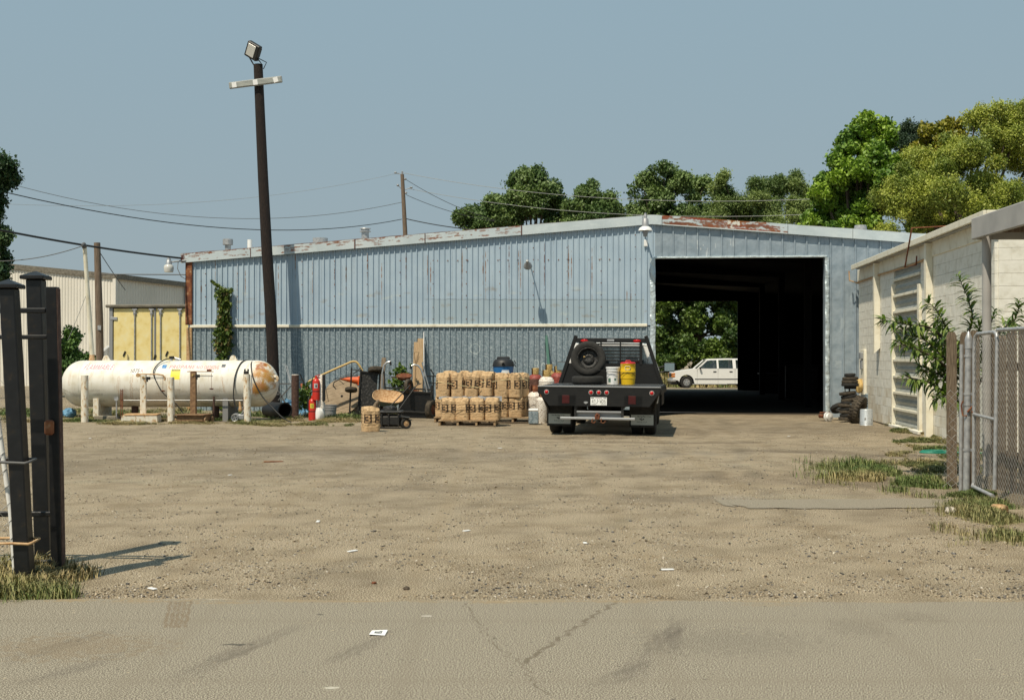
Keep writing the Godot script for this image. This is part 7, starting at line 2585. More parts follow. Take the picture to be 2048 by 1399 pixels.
func make_junk() -> void:
	var m: MB
	# post with two fire extinguishers
	var p := spot(642, 27.6)
	var t := thing("bollard", "white post with peeling paint carrying the upper fire extinguisher", "bollard", p, 0.0, "bollards before the tank")
	t.rotation.z = 0.02
	m = MB.new()
	m.lathe(PackedVector2Array([Vector2(0.085, -0.1), Vector2(0.082, 1.02), Vector2(0.07, 1.03), Vector2(0, 1.03)]), 18)
	obj("pipe", m, mt.cylinder_white, t)
	m = MB.new()
	m.ball(Vector3(-0.03, 0.12, 0.06), Vector3(0.13, 0.2, 0.06), 10, 0.3, noise(2, 0.03))
	obj("peeling_paint", m, mt.white_paint, t)
	var ext := func(base: Vector3, label: String, h: float, r: float, tagc: Color) -> Node3D:
		var e := thing("fire_extinguisher", label, "fire extinguisher", base, 0.1, "fire extinguishers by the tank")
		var b := MB.new()
		b.lathe(PackedVector2Array([Vector2(0, 0), Vector2(r, 0), Vector2(r, h - r * 0.9), Vector2(r * 0.85, h - r * 0.45), Vector2(r * 0.45, h - r * 0.1), Vector2(r * 0.3, h)]), 22)
		obj("body", b, mt.red_paint, e)
		b = MB.new()
		b.lathe(PackedVector2Array([Vector2(0, h - 0.01), Vector2(0.028, h - 0.01), Vector2(0.024, h + 0.05), Vector2(0, h + 0.05)]), 10)
		b.bar(Vector3(-0.03, h + 0.05, 0), Vector3(0.09, h + 0.08, 0), 0.02, 0.012)
		b.bar(Vector3(-0.03, h + 0.03, 0), Vector3(0.09, h + 0.02, 0), 0.02, 0.012)
		obj("valve_handle", b, mt.red_paint, e)
		b = MB.new()
		b.tube([Vector3(-0.02, h + 0.03, 0.0), Vector3(-r * 0.9, h + 0.02, 0.03), Vector3(-r * 1.12, h - 0.1, 0.05), Vector3(-r * 1.1, h * 0.45, 0.06)], 0.012, 6)
		obj("hose", b, mt.black_plastic, e)
		b = MB.new()
		b.lathe(PackedVector2Array([Vector2(r + 0.002, h * 0.38), Vector2(r + 0.002, h * 0.42)]), 22)
		obj("band", b, mt.black_plastic, e)
		var li := sheet_image(64, 64, tagc)
		for k in 7:
			block(li, Rect2i(8, 10 + k * 7, 48 if k % 2 else 34, 3), Color(0.25, 0.25, 0.24, 1))
		if tagc.b > 0.5:
			block(li, Rect2i(12, 24, 28, 26), Color(0.25, 0.26, 0.27, 1))
		b = MB.new()
		b.lathe(PackedVector2Array([Vector2(r + 0.0015, h * 0.55), Vector2(r + 0.0015, h * 0.76)]), 10, PI * 0.36, PI * 0.66)
		obj("label", b, printed("extinguisher_label_%d" % int(h * 100), li), e)
		return e
	ext.call(p + Vector3(-0.10, 0.46, 0.09), "red fire extinguisher hung high on the white post", 0.50, 0.088, Color(0.72, 0.74, 0.75, 1))
	ext.call(p + Vector3(-0.19, 0.0, 0.06), "red fire extinguisher standing on the grass with a yellow tag", 0.5, 0.088, Color(0.86, 0.80, 0.25, 1))
	m = MB.new()
	m.box(Vector3(0, 0.32, 0), Vector3(0.07, 0.62, 0.06), 0.02)
	m.rod(Vector3(0.03, 0.4, 0), Vector3(0.11, 0.0, 0.02), 0.006, 5)
	var o := obj("bracket", m, mt.black_plastic)
	o.position = p + Vector3(0.075, 0.42, 0.08)
	tag(o, "black bracket and strap beside the upper fire extinguisher", "bracket")
	# stacked grey pails
	t = thing("pail_stack", "two grey ribbed pails nested one in the other beside the white post", "pails", spot(661, 28.3))
	for k in 2:
		m = MB.new()
		m.x = Transform3D(Basis(), Vector3(0, k * 0.06, 0))
		m.lathe(PackedVector2Array([Vector2(0, 0), Vector2(0.12, 0), Vector2(0.135, 0.2), Vector2(0.145, 0.205), Vector2(0.145, 0.215), Vector2(0.137, 0.22), Vector2(0.14, 0.25), Vector2(0.146, 0.252), Vector2(0.146, 0.262), Vector2(0.13, 0.262), Vector2(0.115, 0.05), Vector2(0, 0.04)]), 20)
		obj("pail", m, mt.grey_metal, t)
	# cable reel
	t = thing("cable_reel", "wooden cable reel leaning on the wall, planked disc facing out", "reel", spot(684, 30.1) + Vector3(0, 0.46, 0), -0.1)
	t.rotation.x = -0.28
	var R := 0.46
	for side in [0.0, -0.3]:
		for k in 6:
			var y0 := -R + k * 2 * R / 6.0
			var y1 := y0 + 2 * R / 6.0 - 0.005
			var poly := PackedVector2Array()
			for i in 7:
				var y := lerpf(y0, y1, i / 6.0)
				poly.append(Vector2(sqrt(maxf(R * R - y * y, 0.0001)), y))
			for i in 7:
				var y := lerpf(y1, y0, i / 6.0)
				poly.append(Vector2(-sqrt(maxf(R * R - y * y, 0.0001)), y))
			m = MB.new()
			m.x = Transform3D(Basis(Vector3.BACK, 0.35), Vector3(0, 0, side))
			m.prism(poly, -0.02, 0.02 + 0.002 * (k % 2))
			obj("plank", m, mt.reel_wood, t)
	m = MB.new()
	m.x = Transform3D(Basis(Vector3.RIGHT, PI / 2), Vector3(0, 0, -0.14))
	m.lathe(PackedVector2Array([Vector2(0.2, -0.14), Vector2(0.2, 0.14)]), 24)
	obj("core", m, mt.reel_wood, t)
	m = MB.new()
	m.x = Transform3D(Basis(Vector3.RIGHT, PI / 2), Vector3(0, 0, 0.0))
	m.lathe(PackedVector2Array([Vector2(0.0, 0.018), Vector2(0.205, 0.018), Vector2(0.205, 0.027), Vector2(0.2, 0.028), Vector2(0, 0.028)]), 30)
	obj("centre_disc", m, mt.reel_wood, t)
	m = MB.new()
	m.x = Transform3D(Basis(Vector3.RIGHT, PI / 2), Vector3(0, 0, 0.0))
	m.lathe(PackedVector2Array([Vector2(0.0, 0.02), Vector2(0.032, 0.02), Vector2(0.032, 0.030), Vector2(0, 0.0305)]), 14)
	obj("axle_hole", m, mt.dark_hole, t)
	# yellow bent pipe hose
	m = MB.new()
	var pts := []
	var cv := Curve3D.new()
	var ctrl := [[613, 815], [613, 790], [616, 766], [628, 757], [660, 742], [692, 728], [704, 723], [713, 724], [720, 733], [727, 747], [730, 760]]
	for i in ctrl.size():
		var a: Vector3 = at(ctrl[maxi(i - 1, 0)][0], ctrl[maxi(i - 1, 0)][1], 29.6)
		var b: Vector3 = at(ctrl[mini(i + 1, ctrl.size() - 1)][0], ctrl[mini(i + 1, ctrl.size() - 1)][1], 29.6)
		cv.add_point(at(ctrl[i][0], ctrl[i][1], 29.6), (a - b) / 6.0, (b - a) / 6.0)
	for q in cv.tessellate(4, 4.0):
		pts.append(q)
	m.tube(pts, 0.026, 10)
	tag(obj("yellow_hose", m, mt.hose_yellow), "stiff yellow-brown hose arching from the white post over the reel", "hose")
	# orange cone on its side
	t = thing("traffic_cone", "orange traffic cone lying on its side on top of the cable reel", "cone", at(716, 761, 29.7), 0.2)
	t.rotation.z = 1.45
	m = MB.new()
	m.lathe(PackedVector2Array([Vector2(0.1, 0), Vector2(0.022, 0.44), Vector2(0, 0.44)]), 18)
	obj("cone", m, mt.orange_plastic, t)
	m = MB.new()
	m.box(Vector3(0, -0.01, 0), Vector3(0.24, 0.03, 0.24), 0.01)
	obj("base", m, mt.orange_plastic, t)
	# overturned cart: a black plate, rods and two wheels
	t = thing("overturned_cart", "black metal cart stood on end with its wheels in the air", "cart", spot(738, 29.3), 0.0)
	var L := func(u: float, v: float, dz := 0.0) -> Vector3: return at(u, v, 29.3 - dz) - t.position
	m = MB.new()
	m.prism(PackedVector2Array([Vector2(L.call(716, 822).x, L.call(716, 822).y), Vector2(L.call(750, 820).x, L.call(750, 820).y), Vector2(L.call(756, 748).x, L.call(756, 748).y), Vector2(L.call(722, 742).x, L.call(722, 742).y)]), -0.03, 0.0)
	obj("tray", m, mt.black_worn, t)
	m = MB.new()
	m.bar(L.call(716, 824), L.call(722, 738), 0.04, 0.06, 0.006, Vector3.BACK)
	m.bar(L.call(722, 742), L.call(757, 748), 0.04, 0.06, 0.006, Vector3.BACK)
	m.bar(L.call(700, 826), L.call(755, 826), 0.03, 0.05)
	m.bar(L.call(756, 820), L.call(760, 745), 0.04, 0.05, 0.006, Vector3.BACK)
	m.rod(L.call(703, 735), L.call(699, 828), 0.02, 8)
	m.rod(L.call(703, 738), L.call(724, 742), 0.014, 6)
	m.rod(L.call(706, 748), L.call(722, 735), 0.012, 6)
	obj("frame", m, mt.black_steel, t)
	m = MB.new()
	m.tube([L.call(672, 778), L.call(666, 771), L.call(668, 764), L.call(680, 757), L.call(703, 751), L.call(716, 750)], 0.013, 8)
	m.rod(L.call(666, 759), L.call(708, 745), 0.007, 6)
	m.rod(L.call(678, 760), L.call(688, 768), 0.008, 6)
	obj("push_handle", m, mt.black_steel, t)
	for e in [[752, 740, 0.195, 0.12, 0.0, 0.12], [702, 779, 0.15, 0.09, 0.1, 0.06]]:
		m = MB.new()
		m.wheel(e[2], e[3], e[2] * 0.45)
		o = obj("wheel", m, mt.dusty_rubber, t)
		o.position = L.call(e[0], e[1], e[4])
		o.rotation = Vector3(PI / 2 - 0.3, 0.0, e[5])
		m = MB.new()
		m.x = Transform3D(Basis(Vector3.RIGHT, PI / 2), Vector3.ZERO)
		m.lathe(PackedVector2Array([Vector2(0, -0.03), Vector2(e[2] * 0.46, -0.03), Vector2(e[2] * 0.46, 0.03), Vector2(0, 0.03)]), 16)
		obj("hub", m, mt.black_steel, o)
	# leaning timber
	m = MB.new()
	m.bar(Vector3(0, -0.02, 0), at(768, 716, 30.6) - spot(757, 29.9), 0.11, 0.09, 0.006, Vector3.BACK)
	o = obj("timber_post", m, mt.grey_wood)
	o.position = spot(757, 29.9)
	tag(o, "short grey timber post leaning on the wall behind the overturned cart", "timber post")
	for e in [[828, 833, 684, 0.135, "shorter weathered plank leaning on the wall behind the spade"], [838, 841, 677, 0.15, "tall tan plank leaning on the wall next to the white rod"]]:
		m = MB.new()
		var a := spot(e[0], 30.3)
		m.bar(Vector3.ZERO, at(e[1], e[2], 31.15) - a, e[3], 0.03, 0.004, Vector3.BACK)
		o = obj("plank", m, mt.plank_wood)
		o.position = a
		tag(o, e[4], "plank", "planks leaning on the wall")
	m = MB.new()
	m.rod(Vector3.ZERO, at(847.5, 664, 31.15) - spot(848, 30.5), 0.012, 6)
	o = obj("white_rod", m, mt.white_plastic)
	o.position = spot(848, 30.5)
	tag(o, "thin white rod standing against the wall beside the planks", "rod")
	m = MB.new()
	m.bar(Vector3.ZERO, at(1091, 655, 31.0) - spot(1106, 30.3), 0.07, 0.05, 0.005, Vector3.BACK)
	o = obj("green_post", m, mt.green_paint)
	o.position = spot(1106, 30.3)
	tag(o, "green metal fence post leaning on the wall behind the gas bottles", "fence post")
	t = thing("spade", "wooden D-handled spade standing upside down by the planks", "spade", spot(833, 29.9), 0.0)
	L = func(u: float, v: float, dz := 0.0) -> Vector3: return at(u, v, 29.9 - dz) - t.position
	m = MB.new()
	m.tube([L.call(830, 770), L.call(831, 728), L.call(829, 715), L.call(828, 704), L.call(838, 704), L.call(834, 716), L.call(832, 728)], 0.017, 6)
	m.rod(L.call(834, 725), L.call(838, 712), 0.012, 6)
	obj("handle", m, mt.plank_wood, t)
	m = MB.new()
	m.box(L.call(830, 790), Vector3(0.2, 0.3, 0.02), 0.006)
	obj("blade", m, mt.rust, t)
	# trailer-like garden cart with chrome handles
	t = thing("garden_cart", "black wheeled garden cart with chrome push handles and a deep dark tray", "cart", spot(825, 28.6), 0.0)
	L = func(u: float, v: float, dz := 0.0) -> Vector3: return at(u, v, 28.6 - dz) - t.position
	m = MB.new()
	m.prism(PackedVector2Array([Vector2(L.call(796, 838).x, L.call(796, 836).y), Vector2(L.call(856, 838).x, L.call(856, 838).y), Vector2(L.call(862, 784).x, L.call(862, 786).y), Vector2(L.call(798, 782).x, L.call(798, 782).y)]), -0.5, -0.02)
	obj("tray", m, mt.black_paint, t)
	m = MB.new()
	for e in [[770, 775, 866, 779], [770, 781, 866, 785], [796, 822, 857, 825]]:
		m.bar(L.call(e[0], e[1]), L.call(e[2], e[3]), 0.03, 0.04, 0.005)
	m.bar(L.call(857, 842), L.call(864, 770), 0.035, 0.035, 0.005, Vector3.BACK)
	m.bar(L.call(771, 790), L.call(768, 742), 0.035, 0.035, 0.005, Vector3.BACK)
	m.bar(L.call(866, 752, -0.4), L.call(866, 800, -0.4), 0.03, 0.03, 0.005, Vector3.BACK)
	m.bar(L.call(851, 752, -0.4), L.call(872, 752, -0.4), 0.03, 0.03)
	m.bar(L.call(861, 738, -0.4), L.call(868, 750, -0.4), 0.05, 0.03)
	m.bar(L.call(851, 765, -0.4), L.call(873, 766, -0.4), 0.03, 0.02)
	obj("frame", m, mt.black_steel, t)
	m = MB.new()
	m.tube([L.call(764, 776), L.call(764.5, 745), L.call(768, 730), L.call(774, 724), L.call(780, 723)], 0.022, 8)
	m.tube([L.call(822, 732), L.call(828, 729), L.call(836, 731), L.call(842, 738), L.call(850, 766), L.call(854, 784)], 0.022, 8)
	m.tube([L.call(844, 724, -0.3), L.call(848, 738, -0.3), L.call(852, 755, -0.3), L.call(860, 782, -0.3)], 0.018, 8)
	obj("push_handle", m, mt.chrome, t)
	m = MB.new()
	m.rod(L.call(780, 722.5), L.call(781.5, 730), 0.026, 8)
	m.rod(L.call(823, 731), L.call(820.5, 737), 0.026, 8)
	obj("grip", m, mt.black_plastic, t)
	m = MB.new()
	m.x = Transform3D(Basis(Vector3.RIGHT, 0.3), L.call(808, 753, -0.3))
	m.lathe(PackedVector2Array([Vector2(0, -0.06), Vector2(0.15, -0.05), Vector2(0.19, 0.03), Vector2(0.18, 0.03), Vector2(0.14, -0.03), Vector2(0, -0.04)]), 18)
	m.x = Transform3D()
	m.bar(L.call(782, 754, -0.2), L.call(820, 755, -0.2), 0.02, 0.03)
	obj("seat_pan", m, mt.rust, t)
	for e in [[817, 772, 0.17, 0.1, 0.1, 1.15], [864, 819, 0.25, 0.14, -0.1, 1.1], [862, 826, 0.2, 0.12, -0.55, 1.2]]:
		m = MB.new()
		m.wheel(e[2], e[3], e[2] * 0.5)
		o = obj("wheel", m, mt.dusty_rubber, t)
		o.position = L.call(e[0], e[1], e[4])
		o.rotation = Vector3(0.0, e[5], 0.0)
		m = MB.new()
		m.x = Transform3D(Basis(Vector3.RIGHT, PI / 2), Vector3.ZERO)
		m.lathe(PackedVector2Array([Vector2(0, -0.04), Vector2(e[2] * 0.52, -0.02), Vector2(e[2] * 0.52, 0.02), Vector2(0, 0.04)]), 16)
		obj("hub", m, mt.rust, o)
	# wheelbarrow
	t = thing("wheelbarrow", "wheelbarrow with a green tray, tan rusty inside, tipped towards the yard", "wheelbarrow", spot(775, 27.4), 0.0)
	L = func(u: float, v: float, dz := 0.0) -> Vector3: return at(u, v, 27.4 - dz) - t.position
	var bowl := func(k: float, inset: float) -> Callable:
		return func(u: float, v: float) -> Vector3:
			var a := (-TAU if inset <= 0.0 else TAU) * u
			var q := pow(v, 0.65)
			var rx := lerpf(0.17, 0.35, q) * (1.0 - inset)
			var rz := lerpf(0.16, 0.31, q) * (1.0 - inset)
			var ca := signf(cos(a)) * pow(absf(cos(a)), 0.75)
			var sa := signf(sin(a)) * pow(absf(sin(a)), 0.75)
			return Vector3(rx * ca, lerpf(-0.2, 0.0, v) * k + (0.02 if inset > 0.0 else 0.0) * (1.0 - v), rz * sa)
	var tb := Basis(Vector3.RIGHT, 0.42) * Basis(Vector3.BACK, -0.13)
	m = MB.new()
	m.x = Transform3D(tb, L.call(776, 792))
	m.sheet(bowl.call(1.0, 0.0), 32, 8)
	m.quad(Vector3(-0.16, -0.2, 0.15), Vector3(-0.16, -0.2, -0.15), Vector3(0.16, -0.2, -0.15), Vector3(0.16, -0.2, 0.15))
	obj("tray", m, mt.green_worn, t)
	m = MB.new()
	m.x = Transform3D(tb, L.call(776, 792))
	m.sheet(bowl.call(0.9, 0.015), 32, 8)
	m.quad(Vector3(-0.165, -0.165, 0.155), Vector3(0.165, -0.165, 0.155), Vector3(0.165, -0.165, -0.155), Vector3(-0.165, -0.165, -0.155))
	obj("tray_lining", m, mt.rusty_tan, t)
	m = MB.new()
	m.x = Transform3D(tb, L.call(776, 792))
	var ring := []
	for i in 36:
		var a := TAU * i / 36.0
		ring.append(Vector3(0.35 * signf(cos(a)) * pow(absf(cos(a)), 0.75), 0.0, 0.31 * signf(sin(a)) * pow(absf(sin(a)), 0.75)))
	m.tube(ring, 0.009, 6, false, true)
	obj("rim", m, mt.rusty_tan, t)
	m = MB.new()
	m.tube([L.call(790, 812, -0.1), L.call(768, 818, 0.0), L.call(752, 838, 0.1)], 0.02, 6)
	m.tube([L.call(770, 812, -0.3), L.call(760, 822, -0.3), L.call(750, 838, -0.3)], 0.02, 6)
	m.bar(L.call(757, 818, 0.02), L.call(786, 818, 0.02), 0.03, 0.03)
	obj("legs", m, mt.black_steel, t)
	m = MB.new()
	m.wheel(0.17, 0.09, 0.07)
	o = obj("wheel", m, mt.dusty_rubber, t)
	o.position = L.call(763, 826, -0.1)
	o.rotation.y = 1.2
	# black mower in front
	t = thing("push_mower", "squat black mower with a long thin handle, beside the lone sack", "mower", spot(787, 24.6), 0.0)
	L = func(u: float, v: float, dz := 0.0) -> Vector3: return at(u, v, 24.6 - dz) - t.position
	m = MB.new()
	m.box(L.call(782, 840, -0.2), Vector3(0.48, 0.25, 0.5), 0.05)
	m.box(L.call(782, 823, -0.2), Vector3(0.5, 0.05, 0.5), 0.02)
	obj("deck", m, mt.black_steel, t)
	m = MB.new()
	for x in [763, 777, 797]:
		m.box(L.call(x, 840, 0.055), Vector3(0.03, 0.25, 0.03), 0.006)
	m.box(L.call(777, 855, 0.05), Vector3(0.45, 0.03, 0.03), 0.006)
	m.box(L.call(777, 824, 0.05), Vector3(0.42, 0.025, 0.03), 0.006)
	m.box(L.call(811, 834, 0.04), Vector3(0.18, 0.03, 0.16), 0.01, Basis(Vector3.BACK, -0.15))
	obj("guard", m, mt.black_steel, t)
	m = MB.new()
	m.x = Transform3D(Basis(), L.call(780, 818, -0.2))
	m.lathe(PackedVector2Array([Vector2(0, -0.02), Vector2(0.15, -0.02), Vector2(0.14, 0.05), Vector2(0.05, 0.07), Vector2(0, 0.07)]), 16)
	obj("engine", m, mt.black_worn, t)
	m = MB.new()
	m.rod(L.call(797, 820, 0.0), L.call(833, 770, -0.3), 0.012, 6)
	m.rod(L.call(833, 770, -0.3), L.call(843, 766, -0.3), 0.012, 6)
	m.rod(L.call(775, 818, -0.4), L.call(820, 770, -0.6), 0.012, 6)
	obj("push_handle", m, mt.black_steel, t)
	for e in [[812, 848, 0.06, 0.11], [763, 850, 0.0, 0.09], [806, 848, -0.45, 0.11]]:
		m = MB.new()
		m.wheel(e[3], 0.06, e[3] * 0.55)
		o = obj("wheel", m, mt.rubber, t)
		o.position = Vector3(L.call(e[0], e[1], e[2]).x, e[3], L.call(e[0], e[1], e[2]).z)
		o.rotation.y = 0.5
		m = MB.new()
		m.x = Transform3D(Basis(Vector3.RIGHT, PI / 2), Vector3.ZERO)
		m.lathe(PackedVector2Array([Vector2(0, -0.03), Vector2(e[3] * 0.57, -0.02), Vector2(e[3] * 0.57, 0.02), Vector2(0, 0.03)]), 14)
		obj("hub", m, mt.rusty_tan, o)
	# odd rods, frame, tarp and drum between the tank and the wall
	t = thing("bed_frame", "rusty angle-iron frame propped up between the tank end and the brown bollard", "metal frame", spot(572, 29.6), 0.0)
	L = func(u: float, v: float, dz := 0.0) -> Vector3: return at(u, v, 29.6 - dz) - t.position
	m = MB.new()
	m.bar(L.call(550, 767), L.call(590, 767), 0.03, 0.03)
	m.bar(L.call(556, 800), L.call(585, 768), 0.03, 0.03)
	m.bar(L.call(553, 775), L.call(578, 820), 0.03, 0.03)
	m.bar(L.call(552, 788), L.call(560, 788), 0.03, 0.03)
	obj("bars", m, mt.wire_grey, t)
	m = MB.new()
	m.rod(L.call(569, 728, -0.6), L.call(584, 775), 0.008, 5)
	m.rod(L.call(573, 730, -0.6), L.call(584, 775), 0.008, 5)
	obj("rods", m, mt.grey_metal, t)
	m = MB.new()
	var tf := noise(21, 0.05, 4)
	m.sheet(func(u: float, v: float) -> Vector3:
		var q := Vector2(u - 0.5, v - 0.5) * 2.0
		return Vector3(q.x * 0.42, 0.46 * pow(maxf(0.0, 1.0 - q.length_squared() * 0.6), 1.0) * (0.7 + 0.6 * tf.get_noise_2d(u * 60, v * 60)) + 0.05 * tf.get_noise_2d(u * 200, v * 200), -q.y * 0.3), 28, 28)
	o = obj("tarpaulin", m, mt.tarp_blue)
	o.position = spot(582, 29.9, -0.05)
	tag(o, "crumpled blue tarpaulin heaped at the wall behind the brown bollard", "tarpaulin")
	m = MB.new()
	m.x = Transform3D(Basis(Vector3.RIGHT, PI / 2), Vector3.ZERO)
	m.lathe(PackedVector2Array([Vector2(0.16, -0.4), Vector2(0.19, -0.4), Vector2(0.19, 0.3), Vector2(0.2, 0.31), Vector2(0.2, 0.33), Vector2(0.17, 0.33), Vector2(0.165, -0.3), Vector2(0, -0.3)]), 20)
	o = obj("drum", m, mt.black_plastic)
	o.position = spot(555, 28.4, 0.19)
	o.rotation.y = 0.75
	tag(o, "black plastic drum on its side with its dark mouth open, past the tank end", "drum")
	t = thing("shovel", "faded orange-bladed shovel leaning between the brown bollard and the white post", "shovel", spot(618, 29.2), 0.0)
	L = func(u: float, v: float, dz := 0.0) -> Vector3: return at(u, v, 29.2 - dz) - t.position
	m = MB.new()
	m.rod(L.call(600, 748), L.call(619, 792), 0.016, 6)
	m.rod(L.call(598, 760), L.call(604, 758), 0.012, 6)
	obj("handle", m, mt.black_steel, t)
	m = MB.new()
	m.rod(L.call(602, 767), L.call(613, 790), 0.03, 8, 0.085)
	obj("blade", m, mt.faded_orange, t)
	m = MB.new()
	m.ball(Vector3.ZERO, Vector3(0.17, 0.12, 0.14), 14, 0.3, noise(31, 0.03))
	o = obj("blue_bag", m, mt.tarp_blue)
	o.position = spot(138, 27.4, 0.09)
	tag(o, "blue cloth bag with tan ties on the grass under the tank's round end", "bag")
	m = MB.new()
	m.box(Vector3.ZERO, Vector3(0.6, 0.05, 0.3), 0.01)
	o = obj("step_board", m, mt.plank_wood)
	o.position = spot(325, 26.9, 0.02)
	o.rotation.y = 0.3
	tag(o, "flat brown board on the ground between the two platform scales", "board")
	for e in [[204, 26.6, 0.0, "grey concrete block under the tank's saddle"], [222, 26.5, 0.4, "smaller grey concrete block beside the saddle block"]]:
		m = MB.new()
		m.box(Vector3(0, 0.05, 0), Vector3(0.3 if e[2] == 0.0 else 0.2, 0.11, 0.2), 0.012)
		o = obj("concrete_block", m, mt.concrete)
		o.position = spot(e[0], e[1])
		o.rotation.y = e[2]
		tag(o, e[3], "block", "concrete blocks under the tank")


func make_cylinders() -> void:
	var cyl := func(u: float, d: float, r: float, h: float, body: Material, dome: Material, collar: Material, label: String) -> void:
		var t := thing("gas_bottle", label, "gas bottle", spot(u, d), 0.3, "gas bottles beside the truck")
		var m := MB.new()
		m.lathe(PackedVector2Array([Vector2(0, 0.04), Vector2(r * 0.7, 0.04), Vector2(r * 0.72, 0), Vector2(r * 0.8, 0.0), Vector2(r * 0.82, 0.05), Vector2(r, 0.12), Vector2(r, h - r * 0.75)]), 24)
		obj("body", m, body, t)
		m = MB.new()
		m.lathe(PackedVector2Array([Vector2(r, h - r * 0.75), Vector2(r * 1.02, h - r * 0.73), Vector2(r * 0.95, h - r * 0.5), Vector2(r * 0.75, h - r * 0.22), Vector2(r * 0.4, h - r * 0.06), Vector2(0.0, h)]), 24)
		obj("shoulder", m, dome, t)
		for k in 2:
			m = MB.new()
			m.lathe(PackedVector2Array([Vector2(r * 0.52, h - r * 0.15), Vector2(r * 0.55, h + 0.13), Vector2(r * 0.5, h + 0.14), Vector2(r * 0.47, h - r * 0.1)]), 10, k * PI + 0.3, k * PI + 2.5)
			obj("collar", m, collar, t)
		m = MB.new()
		m.lathe(PackedVector2Array([Vector2(0.025, h - 0.02), Vector2(0.025, h + 0.05), Vector2(0.012, h + 0.06), Vector2(0.04, h + 0.07), Vector2(0.04, h + 0.09), Vector2(0, h + 0.09)]), 10)
		m.rod(Vector3(0, h + 0.04, 0), Vector3(0.07, h + 0.04, 0.02), 0.014, 6)
		obj("valve", m, mt.collar_yellow, t)
	cyl.call(1070.5, 28.6, 0.165, 1.10, mt.cylinder_rust, mt.cylinder_red, mt.collar_yellow, "tall rusty brown gas bottle with a red shoulder, next to the sacks")
	cyl.call(1093, 28.0, 0.18, 1.06, mt.cylinder_white, mt.cylinder_white, mt.collar_yellow, "chipped white gas bottle whose shoulder shows over the flatbed edge")
	cyl.call(1098, 28.9, 0.16, 1.18, mt.cylinder_rust, mt.collar_yellow, mt.collar_yellow, "rusty gas bottle with a yellow collar behind the white one")
	cyl.call(1116, 28.5, 0.17, 1.14, mt.cylinder_red, mt.cylinder_red, mt.collar_yellow, "red gas bottle showing just beside the flatbed's slanting rack post")
	cyl.call(1070, 27.5, 0.17, 0.72, mt.cylinder_white, mt.cylinder_white, mt.rust, "short speckled white gas bottle in front of the brown one")
	cyl.call(1084, 27.2, 0.13, 0.6, mt.cylinder_white, mt.cylinder_white, mt.rust, "small cream gas bottle half behind the flatbed's corner")
	var t := thing("metal_can", "dented blue-grey square can with a white top, at the foot of the gas bottles", "can", spot(1067, 26.7), 0.1)
	var m := MB.new()
	m.box(Vector3(0, 0.15, 0), Vector3(0.21, 0.28, 0.2), 0.02)
	obj("can_body", m, mt.galvanised, t)
	m = MB.new()
	m.box(Vector3(0, 0.32, 0), Vector3(0.215, 0.06, 0.205), 0.02)
	obj("can_top", m, mt.white_plastic, t)


